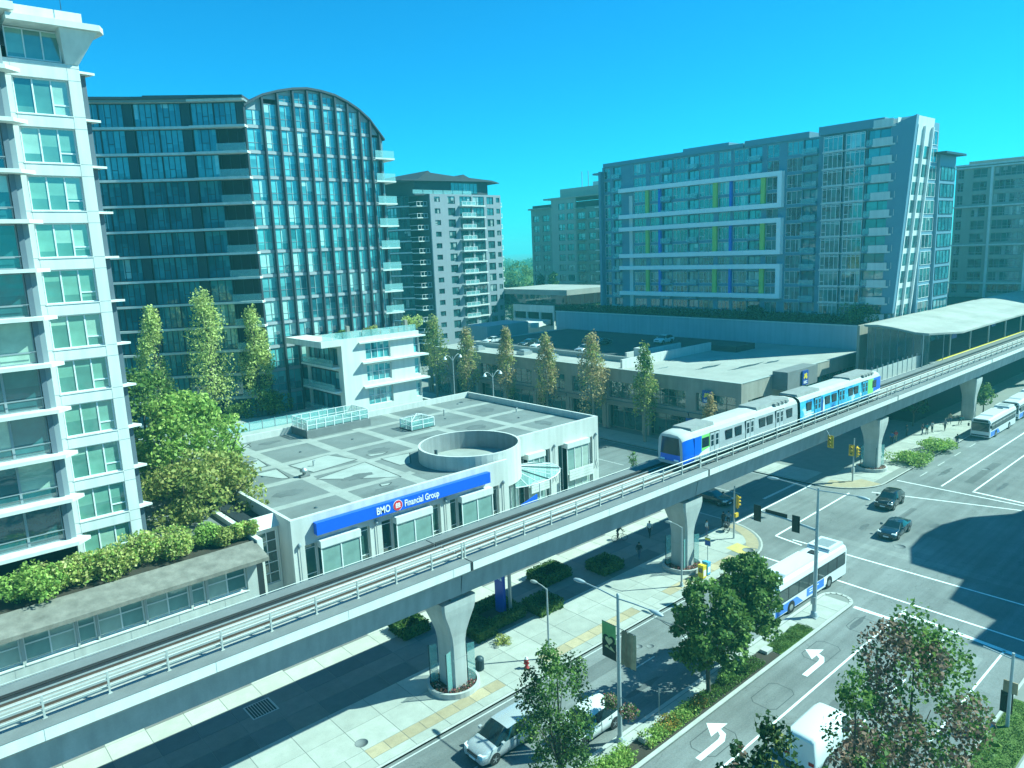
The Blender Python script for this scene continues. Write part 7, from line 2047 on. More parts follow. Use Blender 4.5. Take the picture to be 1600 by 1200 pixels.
# ================================================================== people
mat('skin', (.42, .26, .18), .6, var=.05); mat('hair_dark', (.02, .015, .012), .7, var=.1); mat('shoe', (.03, .03, .03), .6, var=.1)
for nm, c in (('white', (.62, .62, .60)), ('black', (.03, .03, .035)), ('blue', (.05, .12, .30)), ('red', (.45, .05, .05)), ('grey', (.25, .26, .27)), ('teal', (.05, .22, .24)), ('tan', (.36, .28, .18)), ('denim', (.06, .09, .16))):
    mat('cloth_' + nm, c, .85, var=.12, scale=6)
def person_mesh(pose):
    """skinned skeleton, pelvis first; front is -x"""
    if pose == 'walk':
        J = {'pel': (0, 0, .95), 'wst': (0, 0, 1.10), 'chs': (-.02, 0, 1.32), 'nck': (-.02, 0, 1.49), 'hed': (-.05, 0, 1.62), 'top': (-.05, 0, 1.74),
             'hpL': (0, -.10, .92), 'knL': (-.18, -.10, .52), 'anL': (-.22, -.10, .10), 'toL': (-.42, -.10, .04), 'hpR': (0, .10, .92), 'knR': (.08, .10, .50), 'anR': (.34, .10, .16), 'toR': (.20, .11, .04),
             'shL': (-.02, -.20, 1.42), 'elL': (.12, -.25, 1.16), 'wrL': (.06, -.25, .92), 'haL': (.03, -.25, .82), 'shR': (-.02, .20, 1.42), 'elR': (-.10, .25, 1.15), 'wrR': (-.27, .23, .98), 'haR': (-.36, .22, .94)}
    elif pose == 'stand':
        J = {'pel': (0, 0, .95), 'wst': (0, 0, 1.10), 'chs': (0, 0, 1.32), 'nck': (0, 0, 1.49), 'hed': (-.02, 0, 1.62), 'top': (-.02, 0, 1.74),
             'hpL': (0, -.10, .92), 'knL': (-.02, -.11, .50), 'anL': (.02, -.12, .10), 'toL': (-.19, -.14, .04), 'hpR': (0, .10, .92), 'knR': (-.02, .11, .50), 'anR': (.02, .12, .10), 'toR': (-.19, .14, .04),
             'shL': (0, -.20, 1.42), 'elL': (.03, -.26, 1.14), 'wrL': (-.06, -.25, .90), 'haL': (-.08, -.24, .80), 'shR': (0, .20, 1.42), 'elR': (.03, .26, 1.14), 'wrR': (-.16, .18, 1.08), 'haR': (-.24, .14, 1.10)}
    else:   # lean: bent forward over a bicycle or cart
        J = {'pel': (.10, 0, .93), 'wst': (.02, 0, 1.06), 'chs': (-.16, 0, 1.22), 'nck': (-.28, 0, 1.34), 'hed': (-.36, 0, 1.44), 'top': (-.42, 0, 1.54),
             'hpL': (.10, -.10, .90), 'knL': (-.10, -.11, .52), 'anL': (.02, -.12, .12), 'toL': (-.18, -.12, .05), 'hpR': (.10, .10, .90), 'knR': (.10, .11, .50), 'anR': (.22, .12, .12), 'toR': (.02, .12, .05),
             'shL': (-.22, -.20, 1.28), 'elL': (-.36, -.26, 1.04), 'wrL': (-.52, -.24, .92), 'haL': (-.60, -.23, .90), 'shR': (-.22, .20, 1.28), 'elR': (-.36, .26, 1.04), 'wrR': (-.52, .24, .92), 'haR': (-.60, .23, .90)}
    names = list(J); idx = {k: i for i, k in enumerate(names)}
    E_ = [('pel', 'wst'), ('wst', 'chs'), ('chs', 'nck'), ('nck', 'hed'), ('hed', 'top')]
    for s in 'LR': E_ += [('pel', 'hp' + s), ('hp' + s, 'kn' + s), ('kn' + s, 'an' + s), ('an' + s, 'to' + s), ('chs', 'sh' + s), ('sh' + s, 'el' + s), ('el' + s, 'wr' + s), ('wr' + s, 'ha' + s)]
    R_ = {'pel': .15, 'wst': .135, 'chs': .16, 'nck': .06, 'hed': .10, 'top': .075, 'hp': .10, 'kn': .065, 'an': .045, 'to': .035, 'sh': .075, 'el': .048, 'wr': .034, 'ha': .036}
    me = bpy.data.meshes.new('sk'); me.from_pydata([J[k] for k in names], [(idx[a], idx[b_]) for a, b_ in E_], [])
    o = bpy.data.objects.new('sk', me); COL.objects.link(o)
    o.modifiers.new('skin', 'SKIN')
    if not me.skin_vertices:
        me.attributes.new('x', 'FLOAT', 'POINT')
    if not len(me.skin_vertices):
        bm = bmesh.new(); bm.from_mesh(me); bm.verts.layers.skin.verify(); bm.to_mesh(me); bm.free()
    for k, i in idx.items():
        r = R_.get(k, R_.get(k[:2], .05)); sv = me.skin_vertices[0].data[i]
        sv.radius = (r * (.72 if k in ('chs', 'pel', 'wst') else 1), r * (1.15 if k in ('chs', 'pel', 'wst') else 1)) ; sv.use_root = (k == 'pel')
    sb_ = o.modifiers.new('sub', 'SUBSURF'); sb_.levels = 1
    dg = bpy.context.evaluated_depsgraph_get(); dg.update()
    res = bpy.data.meshes.new_from_object(o.evaluated_get(dg))
    V = [tuple(v.co) for v in res.vertices]; F = [tuple(p.vertices) for p in res.polygons]
    bpy.data.objects.remove(o)
    return V, F, J
POSES = {p: person_mesh(p) for p in ('walk', 'stand', 'lean')}
def person(loc, rz, pose, shirt, trousers, label, group='people on foot', sleeves=True, hat=None, scale=1.0):
    V, F, J = POSES[pose]
    t = thing('person', loc, label, 'person', group, rz)
    def near(p, a, b_):
        a, b_, p = Vector(a), Vector(b_), Vector(p); d = b_ - a; k = max(0, min(1, (p - a).dot(d) / d.dot(d))); return (a + d * k - p).length
    segs = [('trousers', J['pel'], J['hpL']), ('trousers', J['hpL'], J['knL']), ('trousers', J['knL'], J['anL']), ('trousers', J['hpR'], J['knR']), ('trousers', J['knR'], J['anR']), ('shoe', J['anL'], J['toL']), ('shoe', J['anR'], J['toR']),
            ('shirt', J['wst'], J['chs']), ('shirt', J['chs'], J['nck']), ('skin', tuple(Vector(J['nck']) * .6 + Vector(J['hed']) * .4), J['top']), ('shirt', J['shL'], J['elL']), ('shirt', J['shR'], J['elR']),
            ('shirt' if sleeves else 'skin', J['elL'], J['wrL']), ('shirt' if sleeves else 'skin', J['elR'], J['wrR']), ('skin', J['wrL'], J['haL']), ('skin', J['wrR'], J['haR'])]
    mm = {'trousers': 'cloth_' + trousers, 'shirt': 'cloth_' + shirt, 'skin': 'skin', 'shoe': 'shoe'}
    b = MB(); groups = {}
    for f in F:
        c = sum((Vector(V[i]) for i in f), Vector()) / len(f)
        k = min(segs, key=lambda s: near(c, s[1], s[2]))[0]
        groups.setdefault(mm[k], []).append(f)
    vs = [(x * scale, y * scale, z * scale) for x, y, z in V]
    for m, fs in groups.items(): b.add(vs, fs, m, True)
    # five fingers on each hand
    for s in 'LR':
        w, h = Vector(J['wr' + s]), Vector(J['ha' + s]); d = (h - w).normalized(); sd = d.cross(Vector((0, 1, 0))).normalized(); ot = Vector((0, 1 if s == 'L' else -1, 0))
        for q, (ln, o_) in enumerate(((.07, -.03), (.08, -.01), (.078, .01), (.06, .028))):
            p = h + sd * o_; b.tube([p * scale, (p + d * ln * .5 + ot * .008) * scale, (p + d * ln + ot * .025) * scale], [.010, .009, .007], 'skin', 4)
        p = w + (h - w) * .45 - sd * .03; b.tube([p * scale, (p + d * .04 - sd * .025) * scale, (p + d * .075 - sd * .03) * scale], [.011, .010, .008], 'skin', 4)
    inst(b.mesh('body'), 'body', t, loc, rz)
    hd = Vector(J['hed']); tp = Vector(J['top']); ax = (tp - hd).normalized()
    hb = MB(); c = (hd + ax * .05 + Vector((.025, 0, 0)))
    rows = []
    for i in range(5):
        th = math.pi * .62 * i / 4
        rows.append([(c + ax * (.125 * math.cos(th)) + Vector((.105 * math.sin(th) * math.cos(2 * math.pi * k / 10), .098 * math.sin(th) * math.sin(2 * math.pi * k / 10), 0))) * scale for k in range(10)])
    hv = [p for r in rows for p in r]
    hb.add(hv, [(i * 10 + k, i * 10 + (k + 1) % 10, i * 10 + 10 + (k + 1) % 10, i * 10 + 10 + k) for i in range(4) for k in range(10) if not (i >= 2 and 3 <= k <= 6)], 'cloth_' + hat if hat else 'hair_dark', True)
    inst(hb.mesh('hair'), 'hair', t, loc, rz)
    fb = MB(); fc = (hd + Vector((-.095, 0, .01)))
    fb.add([(fc + Vector(p)) * scale for p in ((0, -.012, .02), (0, .012, .02), (-.025, 0, -.015), (0, 0, -.02))], [(0, 1, 2), (1, 3, 2), (0, 2, 3)], 'skin')
    for s in (-1, 1): fb.box(*[v * scale for v in (fc.x - .004, fc.x + .01, fc.y + s * .035 - .012, fc.y + s * .035 + .012, fc.z + .022, fc.z + .034)], 'hair_dark')
    fb.box(*[v * scale for v in (fc.x - .002, fc.x + .01, fc.y - .025, fc.y + .025, fc.z - .05, fc.z - .042)], 'cloth_red')
    inst(fb.mesh('face'), 'face', t, loc, rz)
    return t
def at_px(x, y): return onz(x, y, SW)
PP = [((998.5, 874), 200, 'walk', 'black', 'denim', 'person in a dark vest walking away across the shaded plaza', True, None),
      ((1015, 839), 20, 'walk', 'white', 'black', 'person in a loose white top walking under the guideway', False, None),
      ((966, 843), 150, 'lean', 'black', 'black', 'person in dark clothes leaning over handlebars in the plaza shade', True, None),
      ((1104, 838), 100, 'stand', 'white', 'denim', 'person in a white top standing behind the pier near the crossing', False, None),
      ((1130, 824), 250, 'stand', 'black', 'black', 'person in black waiting at the corner by the crossing post', True, 'black'),
      ((1138, 822), 210, 'lean', 'grey', 'black', 'person in grey bending over a pram at the corner', True, None),
      ((1379, 715), 160, 'walk', 'grey', 'denim', 'person in grey walking past the far pier', False, None),
      ((1399, 690), 30, 'walk', 'red', 'tan', 'person in red walking along the sunlit far pavement', False, None),
      ((1393, 693), 200, 'walk', 'blue', 'black', 'person in blue walking beside the person in red', False, None),
      ((1416, 681), 90, 'stand', 'black', 'black', 'person in black standing in the station shade edge', True, None),
      ((1441, 679), 270, 'stand', 'black', 'denim', 'person in a black top waiting near the bus shelter post', False, None),
      ((1448, 679), 200, 'stand', 'teal', 'black', 'person in teal waiting behind the low bushes', False, None),
      ((1456, 676), 150, 'stand', 'white', 'black', 'person in white waiting among the group by the bushes', False, None),
      ((1476, 673), 180, 'walk', 'grey', 'black', 'person in a grey hooded top walking to the buses', True, 'grey'),
      ((1484, 662), 20, 'walk', 'tan', 'denim', 'person in tan walking on the pale pavement by the bus', False, None),
      ((1500, 664), 60, 'lean', 'teal', 'black', 'person in teal bending near the front of the stopped bus', True, None),
      ((1495, 697), 180, 'stand', 'black', 'denim', 'person in a black jacket standing at the kerb before the stopped bus', True, None)]
for (px, a, pose, sh_, tr_, lab, sl, hat) in PP:
    p = at_px(*px); person((p.x, p.y, SW), RAD(a), pose, sh_, tr_, lab, sleeves=sl, hat=hat)
# bicycle under the leaning rider
def bicycle(loc, rz, label):
    t = thing('bicycle', loc, label, 'bicycle', None, rz)
    def add(b, nm): return inst(b.mesh(nm), nm, t, loc, rz)
    for x in (-.95, .1):
        b = MB(); pts_ = [(x + .33 * math.cos(a), 0, .34 + .33 * math.sin(a)) for a in [2 * math.pi * i / 18 for i in range(19)]]; b.tube(pts_, .022, 'tyre', 5)
        for q in range(6):
            a = math.pi * q / 6; b.tube([(x + .31 * math.cos(a), 0, .34 + .31 * math.sin(a)), (x - .31 * math.cos(a), 0, .34 - .31 * math.sin(a))], .004, 'rim', 3)
        add(b, 'wheel')
    b = MB()
    for p, q in (((.1, 0, .34), (-.35, 0, .32)), ((-.35, 0, .32), (-.2, 0, .82)), ((-.2, 0, .82), (.1, 0, .34)), ((-.35, 0, .32), (-.78, 0, .78)), ((-.24, 0, .74), (-.78, 0, .80)), ((-.95, 0, .34), (-.76, 0, .92))): b.tube([p, q], .018, 'paint_navy', 6)
    add(b, 'frame'); b = MB(); b.tube([(-.76, -.26, .96), (-.76, 0, .92), (-.76, .26, .96)], .014, 'trim_black', 5); add(b, 'handlebar')
    b = MB(); b.prism([(-.3, -.03), (-.08, -.08), (-.08, .08), (-.3, .03)], .83, .88, 'trim_black'); add(b, 'saddle')
p = at_px(962, 846); bicycle((p.x, p.y, SW), RAD(150), 'dark bicycle held by the leaning rider in the plaza shade')
def pram(loc, rz, label):
    t = thing('pram', loc, label, 'pram', None, rz)
    def add(b, nm): return inst(b.mesh(nm), nm, t, loc, rz)
    b = MB(); b.prism([(-.35, .45), (.3, .45), (.4, .75), (.1, 1.0), (-.2, .98), (-.42, .7)], -.22, .22, 'cloth_black', 'y'); add(b, 'carrycot')
    b = MB(); b.tube([(.35, -.2, .7), (.7, -.2, 1.05), (.7, .2, 1.05), (.35, .2, .7)], .018, 'galv', 6); add(b, 'handle')
    for x in (-.3, .35):
        for y in (-.24, .24): b = MB(); b.tube([(x, y - .02, .14), (x, y + .02, .14)], .14, 'tyre', 12, smooth=False); add(b, 'wheel')
    b = MB(); b.tube([(-.3, 0, .14), (.2, 0, .46)], .02, 'galv', 5); b.tube([(.35, 0, .14), (-.1, 0, .46)], .02, 'galv', 5); add(b, 'chassis')
p = at_px(1133, 828); pram((p.x - .2, p.y - .3, SW), RAD(200), 'black pram beside the people at the corner')

# cars parked on the roof deck of the shop block
for q, (x, y, k_, pm_, lb) in enumerate(((100.5, 124.0, SEDAN, 'paint_whitecar', 'white car parked at the far end of the roof deck'), (100.3, 112.0, SUV, 'paint_darkcar', 'dark car parked on the roof deck beside a white one'), (100.6, 108.8, SEDAN, 'paint_whitecar', 'white car parked on the roof deck beside a dark one'),
        (100.4, 96.0, SUV, 'paint_silver', 'silver car parked on the roof deck near the stair head'), (110.5, 101.0, SEDAN, 'paint_navy', 'navy car parked in the middle of the roof deck'), (119.5, 92.0, SUV, 'paint_whitecar', 'white car parked by the parkade wall on the roof deck'))):
    car(k_, pm_, (x, y, 9.902), 0, lb, 'cars parked on the roof deck')
# signal post on the near corner
pn = ony(1583, 1030, 11.0)
np_ = thing('corner_post', (pn.x, 11.0, SW), 'grey signal post with a square sign on the near verge', 'traffic signal')
MB().tube([(pn.x, 11.0, SW), (pn.x, 11.0, pn.z + .4)], [.11, .08], 'pole_grey', 10).obj('pole', np_)
zq = ony(1582, 1070, 11.0).z
MB().box(pn.x - .03, pn.x + .03, 10.62, 11.38, zq - .38, zq + .38, 'banner_tan').obj('sign_plate', np_)
signal(np_, pn.x + .3, 11.2, zq - 1.2, (1, 0)); MB().tube([(pn.x, 11.0, pn.z), (pn.x, 12.6, pn.z + .2)], .04, 'pole_grey', 6).obj('arm', np_)
# ================================================================== vegetation
def leaf_mesh(pts, sizes, m, seed, asp=.75, up=.35, mats=None, pick=None, outward=None):
    """many small four-sided leaves, one island each"""
    rs = np.random.RandomState(seed); n = len(pts)
    nr = rs.normal(size=(n, 3)); nr[:, 2] += up
    if outward is not None: nr += outward * 1.1
    nr /= np.linalg.norm(nr, axis=1)[:, None] + 1e-9
    ref = rs.normal(size=(n, 3)); a = np.cross(nr, ref); a /= np.linalg.norm(a, axis=1)[:, None] + 1e-9
    b = np.cross(nr, a)
    s = np.asarray(sizes)[:, None]
    P = np.asarray(pts)
    v = np.stack([P - a * s - b * s * asp * .2, P - b * s * asp * .9 + nr * s * .12, P + a * s - b * s * asp * .2, P + b * s * asp + nr * s * .12], axis=1).reshape(-1, 3)
    me = bpy.data.meshes.new('leaves')
    me.vertices.add(4 * n); me.vertices.foreach_set('co', v.astype(np.float32).ravel())
    me.loops.add(4 * n); me.loops.foreach_set('vertex_index', np.arange(4 * n, dtype=np.int32))
    me.polygons.add(n); me.polygons.foreach_set('loop_start', np.arange(0, 4 * n, 4, dtype=np.int32)); me.polygons.foreach_set('loop_total', np.full(n, 4, dtype=np.int32))
    ml = mats or [m]
    for q in ml: me.materials.append(G(q))
    if pick is not None: me.polygons.foreach_set('material_index', pick.astype(np.int32))
    me.update(calc_edges=True)
    return me
def limb(b, p, d, ln, r, rnd, depth, m, tips):
    """one limb and the smaller limbs it carries"""
    p = Vector(p); d = Vector(d).normalized(); pts = [p]; n = 4
    for i in range(n):
        d = (d + Vector((rnd.gauss(0, .10), rnd.gauss(0, .10), .06))).normalized(); p = p + d * ln / n; pts.append(p)
    b.tube(pts, [r * (1 - .16 * i) for i in range(n + 1)], m, 6 if r > .04 else 4)
    tips.append(pts[-1]); tips.append(pts[2])
    if depth > 0:
        for q in range(3):
            a = rnd.uniform(0, 6.283); nd = (d + Vector((math.cos(a), math.sin(a), rnd.uniform(-.1, .4))) * .75)
            limb(b, pts[rnd.choice((2, 3, 4))], nd, ln * .62, r * .5, rnd, depth - 1, m, tips)
def tree(name, label, base, z0, h, r, kind, nleaf, ls, leaf, group=None, seed=1, trunk='bark', clear=.25, cat='tree', mats=None, gaps=.35):
    """base x,y; z0 foot; h height over foot; r widest crown radius"""
    rnd = random.Random(seed); rs = np.random.RandomState(seed)
    x, y = base[0], base[1]
    t = thing(name, (x, y, z0), label, cat, group)
    b = MB(); tips = []
    tr = max(.06, h * .018)
    if kind == 'column':
        b.tube([(x, y, z0), (x + rnd.gauss(0, .05), y, z0 + h * .3), (x, y + rnd.gauss(0, .08), z0 + h * .65), (x, y, z0 + h * .96)], [tr, tr * .8, tr * .45, .02], trunk, 7)
        for i in range(14):
            a = rnd.uniform(0, 6.283); zz = z0 + h * rnd.uniform(clear, .7); limb(b, (x, y, zz), (math.cos(a) * .35, math.sin(a) * .35, 1), h * .22, tr * .3, rnd, 0, trunk, tips)
    else:
        top = z0 + h * max(clear, .22)
        b.tube([(x, y, z0), (x + rnd.gauss(0, .04), y + rnd.gauss(0, .04), z0 + h * clear * .6), (x, y, top)], [tr * 1.15, tr, tr * .85], trunk, 8)
        for i in range(6):
            a = i * 1.047 + rnd.uniform(-.3, .3); sp = .75 if kind == 'round' else .35
            limb(b, (x, y, top - rnd.uniform(0, .06) * h), (math.cos(a) * sp, math.sin(a) * sp, 1), h * (.38 if kind == 'round' else .30), tr * .5, rnd, 1, trunk, tips)
        b.tube([(x, y, top), (x + rnd.gauss(0, .1), y + rnd.gauss(0, .1), z0 + h * .9)], [tr * .7, .02], trunk, 6)
    b.obj('trunk', t)
    # crown: clumps inside an uneven envelope
    nc = {'column': 70, 'round': 70, 'vase': 60, 'cone': 60}[kind]
    C = []; RR_ = []
    for i in range(nc):
        f = rnd.random() ** .8
        zz = z0 + h * (clear + (1 - clear) * f * .97)
        if kind == 'column': env = r * (math.sin(math.pi * min(1, .12 + f * .88)) ** .7) * (1 - .25 * f)
        elif kind == 'cone': env = r * (1 - f) ** .8
        elif kind == 'vase': env = r * (.55 + .5 * f) * (1 if f < .75 else (1 - f) / .25 * .8 + .2)
        else: env = r * math.sqrt(max(.02, 1 - (2 * f - .85) ** 2 / 1.35))
        a = rnd.uniform(0, 6.283); q = env * math.sqrt(rnd.uniform(.12, 1))
        C.append((x + q * math.cos(a), y + q * math.sin(a), zz)); RR_.append(rnd.uniform(.16, .34) * r * (1.0 if kind != 'column' else 1.5))
    C = np.array(C); RR_ = np.array(RR_)
    w = RR_ ** 1.6; w /= w.sum()
    k = rs.choice(len(C), nleaf, p=w)
    dv = rs.normal(size=(nleaf, 3)); dv /= np.linalg.norm(dv, axis=1)[:, None]
    rad = (rs.uniform(.25, 1, nleaf) ** .5)[:, None] * RR_[k][:, None]
    st = np.array([1, 1, 1.6 if kind == 'column' else (1.25 if kind == 'vase' else .8)])
    P = C[k] + dv * rad * st
    sz = rs.uniform(.6, 1.25, nleaf) * ls
    pick = None
    if mats: pick = (rs.rand(len(C)) < .35)[k]
    me = leaf_mesh(P, sz, leaf, seed, mats=mats, pick=pick, outward=dv * .6)
    o = inst(me, 'crown', t, (0, 0, 0)); put(o, t, (0, 0, 0))
    return t
def bush(name, label, c, r, rz_, leaf, n, ls, seed, group=None, cat='shrub', mats=None, lump=8):
    rnd = random.Random(seed); rs = np.random.RandomState(seed)
    t = thing(name, c, label, cat, group)
    b = MB()
    for i in range(5):
        a = rnd.uniform(0, 6.283); b.tube([(c[0], c[1], c[2]), (c[0] + .3 * r * math.cos(a), c[1] + .3 * r * math.sin(a), c[2] + rz_ * .5), (c[0] + .55 * r * math.cos(a), c[1] + .55 * r * math.sin(a), c[2] + rz_ * .85)], [.05, .03, .012], 'bark', 5)
    b.obj('stems', t)
    C = [(c[0] + rnd.gauss(0, .38) * r, c[1] + rnd.gauss(0, .38) * r, c[2] + rz_ * rnd.uniform(.35, .75)) for i in range(lump)]; C = np.array(C)
    k = rs.randint(0, lump, n); dv = rs.normal(size=(n, 3)); dv /= np.linalg.norm(dv, axis=1)[:, None]
    P = C[k] + dv * (rs.uniform(.35, 1, n) ** .5)[:, None] * np.array([r * .55, r * .55, rz_ * .42])
    P[:, 2] = np.maximum(P[:, 2], c[2] + .02)
    pick = (rs.rand(n) < .4) if mats else None
    me = leaf_mesh(P, rs.uniform(.6, 1.2, n) * ls, leaf, seed, mats=mats, pick=pick, outward=dv * .7)
    put(inst(me, 'foliage', t, (0, 0, 0)), t, (0, 0, 0))
    return t
def hedge(label, x0, x1, y0, y1, z0, h, leaf='leaf_hedge', dens=90, ls=.09, seed=3, group='clipped hedges in the plaza', hole=None):
    t = thing('clipped_hedge', ((x0 + x1) / 2, (y0 + y1) / 2, z0), label, 'hedge', group)
    rs = np.random.RandomState(seed); rects = [(x0, x1, y0, y1)]
    if hole:
        w = hole; rects = [(x0, x1, y0, y0 + w), (x0, x1, y1 - w, y1), (x0, x0 + w, y0 + w, y1 - w), (x1 - w, x1, y0 + w, y1 - w)]
        MB().box(x0 + w, x1 - w, y0 + w, y1 - w, z0 - .01, z0 + .1, 'soil').obj('bed', t)
    P = []
    b = MB()
    for (a, c, d, e) in rects:
        b.box(a + .06, c - .06, d + .06, e - .06, z0, z0 + h - .08, 'turf')
        A = [((c - a) * (e - d), 't'), ((c - a) * h, 'f'), ((c - a) * h, 'b'), ((e - d) * h, 'l'), ((e - d) * h, 'r')]
        for ar, s in A:
            n = int(ar * dens); u, v = rs.rand(n), rs.rand(n); jit = rs.normal(size=n) * .035
            if s == 't': P.append(np.stack([a + (c - a) * u, d + (e - d) * v, z0 + h + jit], 1))
            elif s in 'fb': P.append(np.stack([a + (c - a) * u, (d if s == 'f' else e) + jit, z0 + h * v], 1))
            else: P.append(np.stack([(a if s == 'l' else c) + jit, d + (e - d) * u, z0 + h * v], 1))
    b.obj('inner_twigs', t)
    P = np.concatenate(P)
    put(inst(leaf_mesh(P, rs.uniform(.6, 1.3, len(P)) * ls, leaf, seed), 'foliage', t, (0, 0, 0)), t, (0, 0, 0))
    return t

# --- lime columnar trees by the wing
for i, (bx, by, tx, ty_, r, lb) in enumerate(((255, 660, 246, 484, 2.0, 'slim lime-green columnar tree beside the white tower'), (338, 652, 318, 466, 2.7, 'broadest lime-green columnar tree in front of the glass wing'), (408, 642, 392, 478, 1.9, 'thin-topped lime-green columnar tree with a dark bush at its foot'))):
    p = onz(bx, by, 8.45); zt = ony(tx, ty_, p.y).z
    tree('columnar_tree', lb, p, 8.45, zt - 8.45, r * 1.15, 'column', 5200, .17, 'leaf_lime', 'lime columnar trees before the glass wing', seed=20 + i, clear=.12)
p = onz(425, 650, 8.45); bush('garden_bush', 'dark green bush at the foot of the thin-topped columnar tree', (p.x, p.y, 8.45), 2.4, 3.4, 'leaf_green', 2200, .15, 31)
p = onz(372, 652, 8.45); bush('garden_bush', 'low green bush between the columnar trees', (p.x, p.y + 2, 8.45), 2.0, 1.6, 'leaf_green', 1200, .14, 32)
# --- broad trees between tower and bank
def crown_at(px, py, Y): return ony(px, py, Y)
c1 = crown_at(285, 690, 77); tree('broad_tree', 'broad green tree between the white tower and the bank roof', c1, 0, c1.z + 4.6, 5.6, 'round', 9500, .22, 'leaf_bright', 'broad trees beside the bank', seed=41, clear=.42)
c2 = crown_at(318, 782, 67); tree('broad_tree', 'olive-tinged broad tree overhanging the bank corner', c2, 0, c2.z + 3.9, 5.3, 'round', 9500, .20, 'leaf_olive', 'broad trees beside the bank', seed=42, clear=.40)
c3 = crown_at(222, 640, 86); tree('broad_tree', 'green tree half hidden behind the white tower edge', c3, 0, c3.z + 4.2, 4.2, 'round', 5000, .22, 'leaf_green', 'broad trees beside the bank', seed=43, clear=.4)
# --- shrubs on the podium ledge
SH = [((38, 930), 58.2, 1.9, 2.3, 'leaf_bright', 'rounded bright green shrub at the end of the podium planter'), ((105, 915), 58.2, 1.5, 2.0, 'leaf_yellow', 'yellow-green shrub next to the bright green one in the podium planter'),
      ((148, 900), 58.4, 1.6, 2.2, 'leaf_yellow', 'yellow-green shrub below the tower bay in the podium planter'), ((190, 888), 58.5, 1.6, 2.1, 'leaf_yellow', 'pale yellow shrub below the tower corner in the podium planter'),
      ((232, 872), 58.6, 1.7, 2.2, 'leaf_yellow', 'tallest pale yellow shrub beside the tower corner in the podium planter'), ((280, 862), 58.6, 1.7, 2.1, 'leaf_yellow', 'yellow-green shrub under the olive tree in the podium planter'),
      ((326, 858), 58.4, 1.4, 1.7, 'leaf_bright', 'green shrub under the olive tree near the bank end of the planter'), ((356, 856), 57.8, 1.1, 1.3, 'leaf_olive', 'low olive shrub near the bank end of the planter'), ((378, 845), 58.0, 1.0, 1.5, 'leaf_yellow', 'small yellow shrub at the bank end of the planter')]
for i, (px, Y, r, h, lf, lb) in enumerate(SH):
    p = ony(*px, Y); bush('planter_shrub', lb, (p.x, Y, 7.6), r, h, lf, 2600, .13, 50 + i, 'shrubs along the podium planter', mats=[lf, 'leaf_bright'] if lf == 'leaf_yellow' else None, lump=10)
# --- brown columnar street trees
BT_ = [((672, 590), (676, 500), 2.3, 'leaf_olive', 'olive-brown columnar street tree beside the white block'), ((731, 600), (727, 512), 1.7, 'leaf_brown', 'brown columnar street tree, second from the white block'), ((790, 605), (788, 516), 1.5, 'leaf_brown', 'brown columnar street tree behind the double lamp'),
       ((852, 622), (850, 527), 1.7, 'leaf_brown', 'brown columnar street tree in front of the white roof strip'), ((930, 640), (922, 527), 2.0, 'leaf_brown', 'tallest brown columnar street tree opposite the bank corner'), ((1006, 670), (1003, 540), 1.6, 'leaf_olive', 'thin olive-brown columnar street tree by the shop entrance')]
for i, (bp2, tp2, r, lf, lb) in enumerate(BT_):
    X_ = 87.0; Y_ = onx(tp2[0] + 4, tp2[1] + 60, X_).y; zt = onx(*tp2, X_).z
    tree('street_tree', lb, (X_, Y_), SW, zt - SW, r * 1.25, 'column', 3600, .17, lf, 'columnar trees along the side street', seed=70 + i, clear=.22, trunk='bark_pale', mats=[lf, 'leaf_olive' if lf == 'leaf_brown' else 'leaf_green'])
p = onx(1110, 655, 86.5); tree('street_tree', 'small brown street tree below the blue bank badge', (86.5, p.y), SW, onx(1110, 618, 86.5).z, 1.1, 'column', 1200, .16, 'leaf_brown', 'columnar trees along the side street', seed=79, clear=.3, trunk='bark_pale')
p = onz(990, 738, SW); tree('sapling', 'small green sapling on the sunlit corner beyond the bank', (p.x, p.y), SW, 2.8, .7, 'vase', 260, .12, 'leaf_green', seed=80, clear=.15)
# --- median trees
def med_tree(bx, by, top, r, lb, seed, n=6500):
    zt = ony(*top, by).z; return tree('street_tree', lb, (bx, by), SW, zt, r, 'round', n, .16, 'leaf_green', 'green trees in the median', seed=seed, clear=.30)
med_tree(44.0, 26.1, (1180, 868), 2.35, 'green median tree in front of the white and blue bus', 91)
med_tree(38.8, 25.7, (1130, 905), 2.5, 'green median tree beside the grass strip, lower than its neighbour', 92)
p = ony(865, 1050, 25.9); print('young tree', p)
tree('street_tree', 'young open-crowned median tree in front of the silver minivan', (p.x + .3, 25.9), SW, ony(850, 1034, 25.9).z, 2.4, 'vase', 6500, .095, 'leaf_green', 'green trees in the median', seed=93, clear=.12, mats=['leaf_green', 'leaf_dark'])
# --- foreground trees on the near verge
for i, (tp2, Yv, r, n, lf, lb) in enumerate((((1430, 985), 10.6, 3.3, 12500, ['leaf_green', 'leaf_red'], 'large reddish-green street tree on the near verge'), ((1345, 1040), 10.6, 1.4, 3200, ['leaf_green', 'leaf_red'], 'upright reddish tree beside the large one on the near verge'),
                                             ((1205, 1128), 12.6, 1.6, 3200, ['leaf_dark', 'leaf_olive'], 'dark green treetop at the near edge of the road'), ((1150, 1150), 12.9, .9, 1300, ['leaf_dark', 'leaf_red'], 'smallest reddish treetop at the near edge of the road'))):
    p = ony(*tp2, min(Yv, 11.2)); print('fg tree', tp2, p)
    tree('verge_tree', lb, (p.x, p.y), SW, p.z, r, 'vase', n, .10, lf[0], 'trees on the near verge', seed=110 + i, clear=.2, mats=lf)
